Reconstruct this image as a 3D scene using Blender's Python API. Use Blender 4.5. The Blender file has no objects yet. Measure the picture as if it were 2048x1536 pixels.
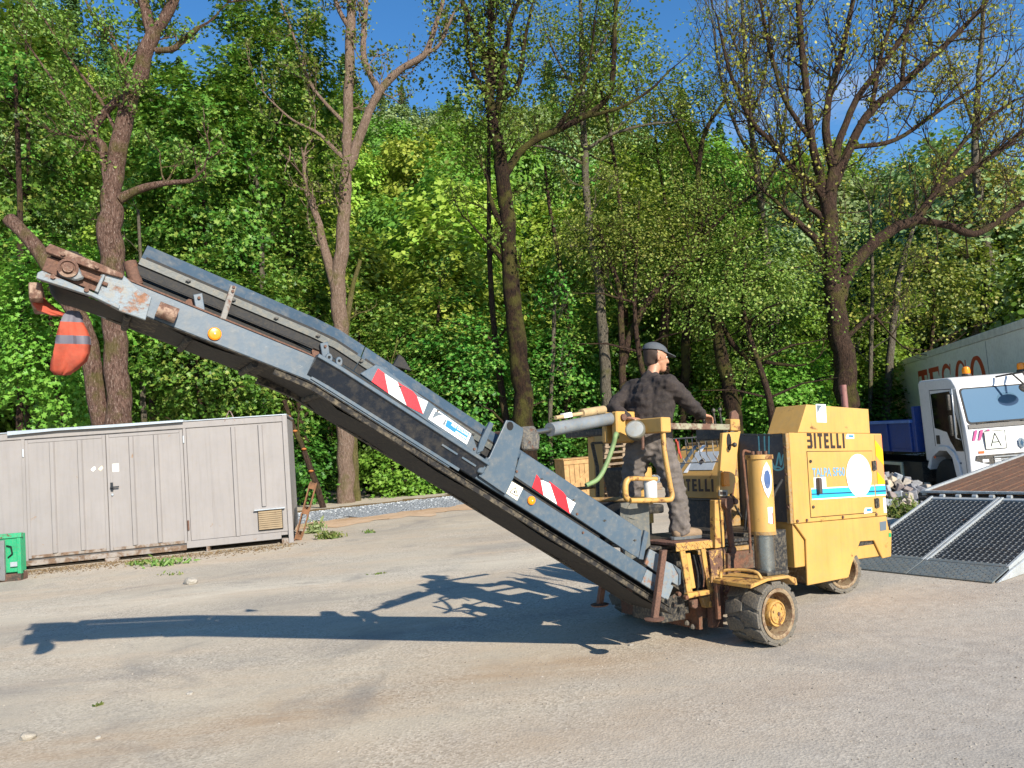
import bpy, bmesh, math, random
import numpy as np
from mathutils import Vector, Matrix

random.seed(7)
RNG = np.random.default_rng(11)
sc = bpy.context.scene
COL = sc.collection
R = math.radians

# ------------------------------------------------------------------ camera
CAM_H, FPX, PITCH, ROLL = 1.75, 1540.0, R(4.0), R(4.5)
fw = Vector((0, math.cos(PITCH), math.sin(PITCH)))
_r0 = Vector((1, 0, 0)); _u0 = _r0.cross(fw)
cr = math.cos(ROLL) * _r0 - math.sin(ROLL) * _u0
cu = math.sin(ROLL) * _r0 + math.cos(ROLL) * _u0
CAM = Vector((0, 0, CAM_H))
cd = bpy.data.cameras.new('camera'); cam = bpy.data.objects.new('camera', cd); COL.objects.link(cam)
cd.sensor_width = 36; cd.lens = FPX / 2048 * 36; cd.clip_start = 0.05; cd.clip_end = 3000
mw = Matrix((( cr.x, cu.x, -fw.x, 0), (cr.y, cu.y, -fw.y, 0), (cr.z, cu.z, -fw.z, CAM_H), (0, 0, 0, 1)))
cam.matrix_world = mw
sc.camera = cam

# ------------------------------------------------------------------ sky, sun, exposure
SUN_EL = R(28.0); SHADOW_AZ = R(124.0)                 # shadows run left and away from the camera
sun_to = Vector((-math.cos(SHADOW_AZ) * math.cos(SUN_EL), -math.sin(SHADOW_AZ) * math.cos(SUN_EL), math.sin(SUN_EL)))
W = bpy.data.worlds.new('World'); sc.world = W; W.use_nodes = True
nt = W.node_tree; nt.nodes.clear()
out = nt.nodes.new('ShaderNodeOutputWorld'); bg = nt.nodes.new('ShaderNodeBackground')
sky = nt.nodes.new('ShaderNodeTexSky'); sky.sky_type = 'NISHITA'; sky.sun_disc = False
sky.sun_elevation = SUN_EL; sky.sun_rotation = math.atan2(sun_to.x, sun_to.y)
sky.altitude = 400; sky.air_density = 1.0; sky.dust_density = 0.25; sky.ozone_density = 3.5
tc = nt.nodes.new('ShaderNodeTexCoord'); mp = nt.nodes.new('ShaderNodeMapping'); mp.inputs['Scale'].default_value = (1.2, 1.2, 4.0)
mp.inputs['Location'].default_value = (0.35, 0.0, 0.1)
ns = nt.nodes.new('ShaderNodeTexNoise'); ns.inputs['Scale'].default_value = 2.3; ns.inputs['Detail'].default_value = 9; ns.inputs['Roughness'].default_value = 0.62
rp = nt.nodes.new('ShaderNodeValToRGB'); rp.color_ramp.elements[0].position = 0.60; rp.color_ramp.elements[1].position = 0.90
rp.color_ramp.elements[1].color = (0.62, 0.62, 0.62, 1)
mx = nt.nodes.new('ShaderNodeMix'); mx.data_type = 'RGBA'
mx.inputs['B'].default_value = (9.0, 9.3, 9.8, 1)
hs = nt.nodes.new('ShaderNodeHueSaturation'); hs.inputs['Saturation'].default_value = 1.22; hs.inputs['Value'].default_value = 1.4
nt.links.new(tc.outputs['Generated'], mp.inputs['Vector']); nt.links.new(mp.outputs['Vector'], ns.inputs['Vector'])
nt.links.new(ns.outputs['Fac'], rp.inputs['Fac']); nt.links.new(rp.outputs['Color'], mx.inputs['Factor'])
nt.links.new(sky.outputs['Color'], hs.inputs['Color']); nt.links.new(hs.outputs['Color'], mx.inputs['A'])
nt.links.new(mx.outputs['Result'], bg.inputs['Color']); bg.inputs['Strength'].default_value = 0.082
nt.links.new(bg.outputs[0], out.inputs['Surface'])
sl = bpy.data.lights.new('sun', 'SUN'); sl.energy = 5.0; sl.angle = R(0.53); sl.color = (1.0, 0.93, 0.82)
so = bpy.data.objects.new('sun', sl); COL.objects.link(so)
so.rotation_euler = (-sun_to).to_track_quat('-Z', 'Y').to_euler(); so.location = (20, -20, 30)
vs = sc.view_settings; sc.display_settings.display_device = 'sRGB'
vs.view_transform = 'Standard'; vs.look = 'None'; vs.exposure = 0.72; vs.gamma = 1.0; vs.use_curve_mapping = False
try:
    sc.cycles.max_bounces = 6; sc.cycles.diffuse_bounces = 3; sc.cycles.glossy_bounces = 3; sc.cycles.transmission_bounces = 4
    sc.cycles.transparent_max_bounces = 6
except Exception: pass

# ------------------------------------------------------------------ where things stand
def ray(px, py): return fw + (px - 1024) / FPX * cr - (py - 768) / FPX * cu
def at(px, py, Y):
    d = ray(px, py); return CAM + d * (Y / d.y)
def gnd(px, py, z=0.0):
    d = ray(px, py); return CAM + d * ((z - CAM_H) / d.z)

# ------------------------------------------------------------------ tags
def tag(o, label=None, cat=None, group=None, kind=None):
    if label: o['label'] = label
    if cat: o['category'] = cat
    if group: o['group'] = group
    if kind: o['kind'] = kind
    return o
def empty(name, M=None, label=None, cat=None, group=None, parent=None):
    o = bpy.data.objects.new(name, None); COL.objects.link(o); o.empty_display_size = 0.2
    if parent: o.parent = parent
    if M is not None: o.matrix_basis = M
    return tag(o, label, cat, group)
def frame(loc, rz=0.0): return Matrix.Translation(Vector(loc)) @ Matrix.Rotation(rz, 4, 'Z')

# ------------------------------------------------------------------ mesh helper
class MB:
    def __init__(s): s.v = []; s.f = []; s.m = []
    def add(s, v, f, T=None, mi=0):
        b = len(s.v)
        s.v += [tuple(T @ Vector(p)) for p in v] if T is not None else [tuple(p) for p in v]
        s.f += [[i + b for i in q] for q in f]; s.m += [mi] * len(f); return s
    def box(s, a, b, T=None, mi=0):
        x0, y0, z0 = [min(p, q) for p, q in zip(a, b)]; x1, y1, z1 = [max(p, q) for p, q in zip(a, b)]
        v = [(x0,y0,z0),(x1,y0,z0),(x1,y1,z0),(x0,y1,z0),(x0,y0,z1),(x1,y0,z1),(x1,y1,z1),(x0,y1,z1)]
        return s.add(v, [(0,3,2,1),(4,5,6,7),(0,1,5,4),(1,2,6,5),(2,3,7,6),(3,0,4,7)], T, mi)
    def cbox(s, c, d, T=None, mi=0):
        return s.box([c[i]-d[i]/2 for i in range(3)], [c[i]+d[i]/2 for i in range(3)], T, mi)
    def prism(s, poly, axis, a0, a1, T=None, mi=0):
        """polygon in the plane across `axis` (x: (y,z), y: (x,z), z: (x,y)) pushed from a0 to a1"""
        n = len(poly)
        def P(p, a):
            return {'x': (a, p[0], p[1]), 'y': (p[0], a, p[1]), 'z': (p[0], p[1], a)}[axis]
        v = [P(p, a0) for p in poly] + [P(p, a1) for p in poly]
        f = [list(range(n))[::-1], list(range(n, 2*n))] + [(i, (i+1) % n, (i+1) % n + n, i+n) for i in range(n)]
        return s.add(v, f, T, mi)
    def tube(s, pts, r, n=8, cap=True, T=None, mi=0):
        pts = [Vector(p) for p in pts]; k = len(pts)
        rr = [r] * k if isinstance(r, (int, float)) else list(r)
        v = []; f = []; nrm = None
        for i in range(k):
            d = (pts[min(i+1, k-1)] - pts[max(i-1, 0)]).normalized()
            if nrm is None:
                a = Vector((0, 0, 1)) if abs(d.z) < 0.9 else Vector((1, 0, 0)); nrm = (a - d * a.dot(d)).normalized()
            else:
                nrm = nrm - d * nrm.dot(d)
                nrm = nrm.normalized() if nrm.length > 1e-6 else d.orthogonal().normalized()
            b = d.cross(nrm)
            for j in range(n):
                t = 2 * math.pi * j / n
                v.append(pts[i] + (nrm * math.cos(t) + b * math.sin(t)) * rr[i])
        for i in range(k - 1):
            for j in range(n):
                f.append((i*n+j, i*n+(j+1) % n, (i+1)*n+(j+1) % n, (i+1)*n+j))
        if cap: f.append(list(range(n))[::-1]); f.append([(k-1)*n+j for j in range(n)])
        return s.add(v, f, T, mi)
    def cyl(s, p0, p1, r, n=16, T=None, mi=0): return s.tube([p0, p1], r, n, True, T, mi)
    def lathe(s, prof, n=24, T=None, mi=0, close=False, cap=True):
        """profile of (r, z) turned about z"""
        v = []; f = []; k = len(prof)
        for r, z in prof:
            for j in range(n):
                t = 2*math.pi*j/n; v.append((r*math.cos(t), r*math.sin(t), z))
        for i in range(k - 1 if not close else k):
            i2 = (i+1) % k
            for j in range(n): f.append((i*n+j, i*n+(j+1) % n, i2*n+(j+1) % n, i2*n+j))
        if not close and cap:
            if prof[0][0] > 1e-6: f.append(list(range(n))[::-1])
            if prof[-1][0] > 1e-6: f.append([(k-1)*n+j for j in range(n)])
        return s.add(v, f, T, mi)
    def sheet(s, rows, T=None, mi=0):
        k = len(rows[0]); v = [p for r in rows for p in r]
        f = [(i*k+j, i*k+j+1, (i+1)*k+j+1, (i+1)*k+j) for i in range(len(rows)-1) for j in range(k-1)]
        return s.add(v, f, T, mi)
    def build(s, name, mat, parent=None, smooth=None, bevel=0.0, seg=1, M=None, fixn=True):
        me = bpy.data.meshes.new(name); me.from_pydata(s.v, [], s.f)
        mats = mat if isinstance(mat, (list, tuple)) else [mat]
        for m in mats: me.materials.append(m)
        if len(mats) > 1: me.polygons.foreach_set('material_index', s.m)
        if bevel > 0 or fixn:
            bm = bmesh.new(); bm.from_mesh(me)
            bmesh.ops.remove_doubles(bm, verts=bm.verts, dist=1e-6)
            if fixn: bmesh.ops.recalc_face_normals(bm, faces=bm.faces)
            if bevel > 0:
                es = [e for e in bm.edges if len(e.link_faces) == 2 and e.calc_face_angle(0) > 0.45]
                bmesh.ops.bevel(bm, geom=es, offset=bevel, segments=seg, profile=0.6, affect='EDGES', clamp_overlap=True)
            bm.to_mesh(me); bm.free()
        if smooth is not None:
            me.polygons.foreach_set('use_smooth', [True] * len(me.polygons))
            me.set_sharp_from_angle(angle=R(smooth))
        me.update()
        o = bpy.data.objects.new(name, me); COL.objects.link(o)
        if parent: o.parent = parent
        if M is not None: o.matrix_basis = M
        return o
def dup(o, parent=None):
    c = o.copy(); COL.objects.link(c); c.parent = parent
    for ch in o.children: dup(ch, c)
    return c
def catmull(pts, k=6):
    P = [Vector(p) for p in pts]; Q = [P[0]*2-P[1]] + P + [P[-1]*2-P[-2]]; o = []
    for i in range(1, len(Q) - 2):
        for j in range(k):
            t = j / k
            o.append(0.5*((2*Q[i]) + (Q[i+1]-Q[i-1])*t + (2*Q[i-1]-5*Q[i]+4*Q[i+1]-Q[i+2])*t*t + (3*Q[i]-Q[i-1]-3*Q[i+1]+Q[i+2])*t**3))
    o.append(P[-1]); return o
def text(name, body, size, mat, parent, M, bold=0.0, extrude=0.0015, align='CENTER', sx=1.0, shear=0.0, space=1.0):
    cu_ = bpy.data.curves.new(name, 'FONT'); cu_.body = body; cu_.size = size; cu_.offset = bold; cu_.extrude = extrude
    cu_.align_x = align; cu_.align_y = 'CENTER'; cu_.shear = shear; cu_.space_character = space
    t = bpy.data.objects.new(name, cu_); COL.objects.link(t)
    me = bpy.data.meshes.new_from_object(t.evaluated_get(bpy.context.evaluated_depsgraph_get()))
    bpy.data.objects.remove(t); bpy.data.curves.remove(cu_)
    me.materials.clear(); me.materials.append(mat)
    o = bpy.data.objects.new(name, me); COL.objects.link(o); o.parent = parent
    o.matrix_basis = M @ Matrix.Diagonal((sx, 1, 1, 1)); return o
def plane_M(o, ex, ey):
    """matrix whose local x, y run along ex, ey from o"""
    ex = Vector(ex).normalized(); ey = Vector(ey); ey = (ey - ex*ey.dot(ex)).normalized(); ez = ex.cross(ey); o = Vector(o)
    return Matrix(((ex.x, ey.x, ez.x, o.x), (ex.y, ey.y, ez.y, o.y), (ex.z, ey.z, ez.z, o.z), (0, 0, 0, 1)))

# ------------------------------------------------------------------ materials
def lin(h):
    h = h.lstrip('#'); c = [int(h[i:i+2], 16) / 255 for i in (0, 2, 4)]
    return [x/12.92 if x <= 0.04045 else ((x+0.055)/1.055)**2.4 for x in c]
class NT:
    def __init__(s, name):
        s.m = bpy.data.materials.new(name); s.m.use_nodes = True; s.t = s.m.node_tree; s.t.nodes.clear()
        s.out = s.n('ShaderNodeOutputMaterial'); s.tc = s.n('ShaderNodeTexCoord')
    def n(s, k, **kw):
        x = s.t.nodes.new(k)
        for a, b in kw.items():
            if a.startswith('i_'): x.inputs[a[2:].replace('_', ' ')].default_value = b
            else: setattr(x, a, b)
        return x
    def l(s, a, b): s.t.links.new(a, b)
    def noise(s, scale, detail=5, rough=0.55, vec=None, dist=0.0):
        x = s.n('ShaderNodeTexNoise'); x.inputs['Scale'].default_value = scale; x.inputs['Detail'].default_value = detail
        x.inputs['Roughness'].default_value = rough; x.inputs['Distortion'].default_value = dist
        s.l(vec if vec is not None else s.tc.outputs['Object'], x.inputs['Vector']); return x.outputs['Fac']
    def ramp(s, fac, p0, p1, c0=(0,0,0,1), c1=(1,1,1,1)):
        x = s.n('ShaderNodeValToRGB'); e = x.color_ramp.elements; e[0].position = p0; e[1].position = p1; e[0].color = c0; e[1].color = c1
        s.l(fac, x.inputs['Fac']); return x.outputs['Color']
    def mix(s, fac, a, b, mode='MIX'):
        x = s.n('ShaderNodeMix', data_type='RGBA', blend_type=mode)
        for k, v in (('Factor', fac), ('A', a), ('B', b)):
            i = x.inputs[k]
            if isinstance(v, (int, float)): i.default_value = v
            elif isinstance(v, (tuple, list)): i.default_value = tuple(v)[:3] + (1,)
            else: s.l(v, i)
        return x.outputs['Result']
    def math(s, op, a, b=0.5):
        x = s.n('ShaderNodeMath', operation=op)
        for i, v in enumerate((a, b)):
            if isinstance(v, (int, float)): x.inputs[i].default_value = v
            else: s.l(v, x.inputs[i])
        return x.outputs[0]
    def bump(s, h, strength=0.3, dist=0.02):
        x = s.n('ShaderNodeBump'); x.inputs['Strength'].default_value = strength; x.inputs['Distance'].default_value = dist
        s.l(h, x.inputs['Height']); return x.outputs['Normal']
    def bsdf(s, col, rough=0.5, metal=0.0, normal=None, spec=0.5):
        p = s.n('ShaderNodeBsdfPrincipled')
        for k, v in (('Base Color', col), ('Roughness', rough), ('Metallic', metal), ('Specular IOR Level', spec)):
            if isinstance(v, (int, float)): p.inputs[k].default_value = v
            elif isinstance(v, (tuple, list)): p.inputs[k].default_value = tuple(v)[:3] + (1,)
            else: s.l(v, p.inputs[k])
        if normal is not None: s.l(normal, p.inputs['Normal'])
        s.l(p.outputs[0], s.out.inputs['Surface']); return p
_cache = {}
RUST = lin('#64483a')
def paint(name, hexc, rough=0.45, rust=0.0, dirt=0.12, metal=0.0, var=0.12, scale=4.0, bump=0.05, rustcol=None, spec=0.5, scratch=0.0, streak=0.0):
    """worn paint: tone drift, dust, rust where `rust` > 0"""
    if name in _cache: return _cache[name]
    c = lin(hexc) if isinstance(hexc, str) else list(hexc)
    N = NT(name)
    n1 = N.noise(scale, 6, 0.6); n2 = N.noise(scale*7, 5, 0.65)
    dark = [x*(1-var*2) for x in c]; lite = [min(1, x*(1+var)) for x in c]
    col = N.mix(N.ramp(n1, 0.3, 0.7), dark, lite)
    if dirt: col = N.mix(N.math('MULTIPLY', N.ramp(n2, 0.45, 0.75), dirt*2.2), col, lin('#8d8068'))
    if streak:
        ms = N.n('ShaderNodeMapping'); ms.inputs['Scale'].default_value = (7, 7, 0.45); N.l(N.tc.outputs['Object'], ms.inputs['Vector'])
        n6 = N.noise(2.2, 7, 0.7, ms.outputs['Vector'], 0.2); col = N.mix(N.math('MULTIPLY', N.ramp(n6, 0.48, 0.74), streak), col, [x*0.42 for x in c])
    rg = N.math('ADD', N.math('MULTIPLY', n2, 0.25), rough-0.12)
    if scratch:
        n5 = N.noise(scale*14, 8, 0.75, dist=0.6); col = N.mix(N.math('MULTIPLY', N.ramp(n5, 0.60, 0.66), scratch), col, lin('#b9b9b4'))
    h = N.math('ADD', n2, N.math('MULTIPLY', n1, 1.6))
    if rust:
        n3 = N.noise(scale*2.3, 9, 0.72, dist=0.3); m = N.ramp(n3, 0.66-rust*0.42, 0.72-rust*0.36)
        n4 = N.noise(scale*12, 6, 0.7)
        rc = N.mix(N.ramp(n4, 0.3, 0.7), [x*0.55 for x in (rustcol or RUST)], [min(1, x*1.35) for x in (rustcol or RUST)])
        col = N.mix(m, col, rc); rg = N.math('MAXIMUM', rg, N.math('MULTIPLY', m, 0.85)); h = N.math('SUBTRACT', h, N.math('MULTIPLY', m, 0.6))
    N.bsdf(col, rg, metal, N.bump(h, bump*3, 0.01) if bump else None, spec)
    _cache[name] = N.m; return N.m
def plain(name, hexc, rough=0.6, metal=0.0, var=0.08, scale=9.0, bump=0.0, spec=0.5):
    return paint(name, hexc, rough, 0, 0.0, metal, var, scale, bump, spec=spec)
# ------------------------------------------------------------------ ground
def sm(t): t = max(0.0, min(1.0, t)); return t*t*(3-2*t)
def gz(x, y):
    """lie of the land: level yard, falling away to the right behind the low loader"""
    return -0.5 * sm((x - 5.2) / 3.0) * sm((y - 10.5) / 4.0)
def hillz(x, y):
    t = max(0.0, y - 36.0)
    h = (t * 0.40) if t < 75 else (30 + (t - 75) * 0.12)
    return -0.25 + 0.7 * sm((y - 27) / 8) - 0.45 + h * max(.5, 1.42 - 0.0105 * x) * (0.95 + 0.08 * math.sin(x * 0.07 + 1.0) + 0.05 * math.sin(x * 0.19))
def grid(xs, ys, zf):
    m = MB(); m.sheet([[(x, y, zf(x, y)) for x in xs] for y in ys]); return m
def spaced(a, b, n, p=2.2):
    o = []
    for i in range(n + 1):
        t = 2*i/n - 1; o.append((a+b)/2 + (b-a)/2 * (abs(t)**p) * (1 if t > 0 else -1))
    return o

def mat_yard():
    N = NT('dusty_asphalt'); P = N.tc.outputs['Object']
    mpg = N.n('ShaderNodeMapping'); mpg.inputs['Rotation'].default_value = (0, 0, R(-22)); mpg.inputs['Scale'].default_value = (0.28, 1.5, 1)
    N.l(P, mpg.inputs['Vector']); V = mpg.outputs['Vector']
    big = N.noise(0.42, 5, 0.6, P, 0.4); streak = N.noise(0.75, 6, 0.62, V, 0.5); mid = N.noise(2.6, 6, 0.65, P, 0.3)
    fine = N.noise(55, 4, 0.7, P); grain = N.noise(190, 2, 0.6, P); spec = N.noise(34, 2, 0.5, P)
    c = N.mix(N.ramp(big, 0.36, 0.62), lin('#a89e8e'), lin('#c6b9a2'))
    c = N.mix(N.ramp(streak, 0.44, 0.66), c, lin('#c2ae94'))
    c = N.mix(N.math('MULTIPLY', N.ramp(mid, 0.52, 0.72), 0.4), c, lin('#8e8981'))
    c = N.mix(N.math('MULTIPLY', N.ramp(N.noise(1.3, 7, 0.7, P, 0.8), 0.58, 0.74), 0.7), c, lin('#d8cdb8'))
    c = N.mix(N.math('MULTIPLY', N.ramp(N.noise(0.16, 3, 0.5, V), 0.52, 0.7), 0.3), c, lin('#a48d72'))
    c = N.mix(N.math('MULTIPLY', N.ramp(fine, 0.35, 0.75), 0.38), c, lin('#7d776e'))
    c = N.mix(N.math('MULTIPLY', N.ramp(grain, 0.60, 0.75), 0.5), c, lin('#dfd5c2'))
    c = N.mix(N.math('MULTIPLY', N.ramp(spec, 0.66, 0.72), 0.6), c, lin('#5b564f'))
    sp_ = N.n('ShaderNodeSeparateXYZ'); N.l(P, sp_.inputs[0])
    def track(k, c0, w, colr, amt_):
        v = N.math('SUBTRACT', N.math('SUBTRACT', sp_.outputs[1], N.math('MULTIPLY', sp_.outputs[0], k)), c0)
        v = N.math('ADD', v, N.math('MULTIPLY', N.math('SUBTRACT', N.noise(.5, 4, .6, P), .5), 1.1))
        a_ = N.math('SUBTRACT', 1.0, N.math('MULTIPLY', N.math('ABSOLUTE', v), 1.0/w)); a_ = N.ramp(a_, 0.0, .8)
        return N.mix(N.math('MULTIPLY', N.math('MULTIPLY', a_, N.ramp(N.noise(3.5, 6, .7, V), .3, .6)), amt_), c, lin(colr))
    c = track(.30, 5.95, .55, '#a58c70', .75); c = track(.30, 4.55, .45, '#a99379', .6); c = track(.24, 7.6, .5, '#86807a', .5); c = track(.1, 9.4, .8, '#86817a', .45); c = track(.18, 11.2, .9, '#d6cdb9', .5)
    vor = N.n('ShaderNodeTexVoronoi'); vor.inputs['Scale'].default_value = 62; N.l(P, vor.inputs['Vector'])
    vsep = N.n('ShaderNodeSeparateColor'); N.l(vor.outputs['Color'], vsep.inputs['Color'])
    grit = N.ramp(vsep.outputs[0], 0.0, 1.0); amt = N.math('MULTIPLY', N.ramp(N.noise(0.9, 5, .6, P, .5), .40, .68), .40)
    c = N.mix(N.math('ADD', amt, .09), c, N.mix(grit, lin('#6f675b'), lin('#e0d5c2')))
    c = N.mix(N.math('MULTIPLY', N.ramp(N.noise(0.55, 6, .68, P, 1.0), .55, .70), .55), c, lin('#7f7b75'))
    vv = N.math('ADD', N.math('SUBTRACT', N.math('MULTIPLY', sp_.outputs[0], .22), N.math('MULTIPLY', sp_.outputs[1], .12)), N.math('MULTIPLY', N.noise(.45, 6, .65, P, .6), 1.5))
    c = N.mix(N.math('MULTIPLY', N.ramp(vv, .05, .75), .62), c, N.mix(N.ramp(N.noise(9, 6, .7, P), .35, .65), lin('#8b8680'), lin('#aaa49b')))
    h = N.math('ADD', N.math('MULTIPLY', fine, 0.7), N.math('MULTIPLY', vor.outputs['Distance'], 0.5))
    h = N.math('ADD', h, N.math('MULTIPLY', mid, 0.25))
    N.bsdf(c, 0.93, 0, N.bump(h, 0.5, 0.008), 0.25); return N.m
def mat_soil(name, a, b, s=3.0):
    N = NT(name); P = N.tc.outputs['Object']
    c = N.mix(N.ramp(N.noise(s, 7, 0.65, P), 0.32, 0.68), lin(a), lin(b)); N.bsdf(c, 0.95, 0, N.bump(N.noise(s*9, 6, 0.7, P), 0.8, 0.04), 0.2); return N.m
yard_m = mat_yard()
xs = sorted(set([round(x, 3) for x in spaced(-260, 260, 110, 3.2)] + [5 + 0.4*i for i in range(20)]))
ys = sorted(set([-120, -60, -30, -15, -8] + [-4 + 0.8*i for i in range(45)] + [33, 36, 40, 46, 60, 90, 140, 220, 320]))
g = grid(xs, ys, gz).build('ground', yard_m, smooth=60); tag(g, kind='structure')
hx = [-170 + 5*i for i in range(71)]; hy = [27.0, 28.5, 30, 32, 34, 36] + [39 + 4*i for i in range(27)] + [150, 170, 200]
hl = grid(hx, hy, hillz).build('hillside', mat_soil('leaf_litter', '#2c2616', '#4d4a28'), smooth=60); tag(hl, kind='structure')

# strips along the back of the yard: tan dirt, then crushed blue-grey stone
def strip(name, pts, w0, w1, z, mat):
    """ragged ribbon along pts (x, y); offsets w0..w1 across, with a crowned top"""
    m = MB(); rows = []
    C_ = catmull([(p[0], p[1], 0) for p in pts], 14)
    for i, p in enumerate(C_):
        d = (C_[min(i+1, len(C_)-1)] - C_[max(i-1, 0)]).normalized(); n = Vector((-d.y, d.x, 0)); row = []
        for k in range(9):
            t = k / 8; j = 0.30*math.sin(i*0.9+1.3*k) + 0.26*math.sin(i*2.3+k) + 0.18*math.sin(i*4.7)
            o = w0 + (w1-w0)*t + (j if k in (0, 8) else 0)
            q = p + n*o; row.append((q.x, q.y, gz(q.x, q.y) + 0.006 + z*math.sin(math.pi*t)))
        rows.append(row)
    m.sheet(rows); return m.build(name, mat, smooth=70)
back = [(-16, 18.6), (-9.5, 20.4), (-5.9, 21.4), (-2.5, 23.0), (-0.5, 24.3), (2.2, 25.2), (6, 25.9), (12, 26.2), (20, 26.4)]
tag(strip('dirt_verge', [(x, y - 2.6) for x, y in back], -0.9, 0.9, 0.015, mat_soil('tan_dirt', '#b08f6c', '#cdb295', 0.8)), kind='structure')
gm = NT('crushed_stone'); P_ = gm.tc.outputs['Object']
vo = gm.n('ShaderNodeTexVoronoi'); vo.inputs['Scale'].default_value = 17; gm.l(P_, vo.inputs['Vector'])
gc = gm.mix(gm.ramp(vo.outputs['Distance'], 0.05, 0.6), lin('#b9bdbf'), lin('#7d8285'))
gc = gm.mix(gm.math('MULTIPLY', gm.ramp(gm.noise(24, 4, 0.6, P_), 0.45, 0.7), 0.5), gc, lin('#c3c4c2'))
gm.bsdf(gc, 0.9, 0, gm.bump(gm.math('SUBTRACT', 1.0, vo.outputs['Distance']), 1.0, 0.06), 0.3)
tag(strip('gravel_strip', back, -1.7, 2.1, 0.10, gm.m), kind='structure')
tag(strip('leaf_verge', [(x, y + 2.2) for x, y in back], -0.45, 0.8, 0.03, mat_soil('dry_leaf_verge', '#5b4a33', '#8a7350', 2.5)), kind='structure')

# loose chippings (nobody could count them)
def chips(name, n, placer, smin, smax, mat, label, cat):
    V = np.array([(1,0,0),(-1,0,0),(0,1,0),(0,-1,0),(0,0,1),(0,0,-0.5)], float)
    Fc = np.array([(0,2,4),(2,1,4),(1,3,4),(3,0,4),(2,0,5),(1,2,5),(3,1,5),(0,3,5)])
    vs_ = np.zeros((n, 6, 3)); 
    for i in range(n):
        x, y, z = placer(); s = smin + (smax-smin)*RNG.random()**3
        a = RNG.random()*6.28; c, s_ = math.cos(a), math.sin(a)
        v = V * (s*(0.6+0.6*RNG.random(3))) * (1, 1, 0.7); v = v + RNG.normal(0, s*0.16, (6, 3))
        vs_[i] = np.c_[v[:,0]*c - v[:,1]*s_ + x, v[:,0]*s_ + v[:,1]*c + y, v[:,2] + z]
    me = bpy.data.meshes.new(name); f = (Fc[None] + (np.arange(n)*6)[:, None, None]).reshape(-1, 3)
    me.from_pydata(vs_.reshape(-1, 3).tolist(), [], f.tolist()); me.materials.append(mat)
    o = bpy.data.objects.new(name, me); COL.objects.link(o); return tag(o, label, cat, kind='stuff')
def isl_mat(name, cols, rough=0.9):
    N = NT(name); ge = N.n('ShaderNodeNewGeometry'); r = N.n('ShaderNodeValToRGB'); e = r.color_ramp.elements
    while len(e) < len(cols): e.new(0.5)
    for i, c in enumerate(cols): e[i].position = i/(len(cols)-1); e[i].color = lin(c) + [1]
    N.l(ge.outputs['Random Per Island'], r.inputs['Fac']); N.bsdf(r.outputs['Color'], rough, 0, None, 0.3); return N.m
chip_m = isl_mat('chipping_stone', ['#5f5a53', '#8b847a', '#a39b8f', '#756b5e', '#b3ac9f'])
def near_spot():
    while True:
        y = 3.6 + 11*RNG.random()**1.5; x = (RNG.random()*2-1)*0.74*y
        if RNG.random() < 0.5 + 0.5*math.sin(x*1.1+0.3*y)*math.sin(y*1.3-x*0.4): return x, y, gz(x, y)
chips('loose_chippings', 8000, near_spot, 0.003, 0.010, chip_m, 'small loose grey and tan chippings scattered over the yard', 'gravel')
def strip_spot():
    t = RNG.random()*(len(back)-1.001); i = int(t); t -= i; a, b = back[i], back[i+1]
    x = a[0]+(b[0]-a[0])*t; y = a[1]+(b[1]-a[1])*t; u = RNG.random()**0.8
    return x, y - 1.75 + 3.9*u, 0.0 + 0.10*math.sin(math.pi*max(0, min(1, u)))
chips('crushed_stones', 9000, strip_spot, 0.02, 0.05, isl_mat('blue_grey_stone', ['#858a8d', '#a2a7a9', '#b8bbbb', '#8f9496', '#cbccc8']), 'blue-grey crushed stone heaped in a low strip along the trees', 'gravel')
def litter_spot():
    t = RNG.random(); p = gnd(55, 1140).lerp(gnd(588, 1085), t*1.02); x, y = p.x + RNG.normal(0, 0.15), p.y - 0.12 - abs(RNG.normal(0, 0.45))
    return x, y, 0.002
chips('dry_litter', 3500, litter_spot, 0.008, 0.03, isl_mat('dry_litter_brown', ['#4a3a28', '#6e5a40', '#8a775a', '#59503f']), 'brown dry leaf litter and soil along the grey container', 'litter')

# a few single stones one can point at
def stone(px, py, s, label, colr, seed, flat=0.6):
    rr = np.random.default_rng(seed); p = gnd(px, py)
    bm = bmesh.new(); bmesh.ops.create_icosphere(bm, subdivisions=2, radius=1)
    for v in bm.verts:
        k = 1 + 0.22*math.sin(v.co.x*3.1+seed)*math.cos(v.co.y*2.7+seed) + rr.normal(0, 0.05); v.co = Vector((v.co.x*s*k, v.co.y*s*0.8*k, v.co.z*s*flat*k))
    me = bpy.data.meshes.new('stone'); bm.to_mesh(me); bm.free(); me.materials.append(paint('stone_'+colr[1:], colr, 0.9, 0, 0.1, var=0.15, scale=25, bump=0.2))
    o = bpy.data.objects.new('stone', me); COL.objects.link(o); o.location = (p.x, p.y, gz(p.x, p.y) + s*flat*0.45); o.rotation_euler = (0.1, 0.1, seed); return tag(o, label, 'stone')
stone(56, 1478, 0.055, 'pale angular stone lying in the lower left corner of the yard', '#a89f90', 3)
stone(380, 1388, 0.030, 'small flat white stone left of the tan wheel track', '#b3aca0', 5, 0.4)
stone(196, 1477, 0.022, 'small white pebble right of the pale angular corner stone', '#aaa498', 8)
stone(382, 1168, 0.10, 'broken grey lump of concrete in front of the container', '#a39c90', 9, 0.7)
stone(1262, 1291, 0.020, 'small grey pebble at the shadow edge left of the front wheel', '#9a938a', 12)

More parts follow.
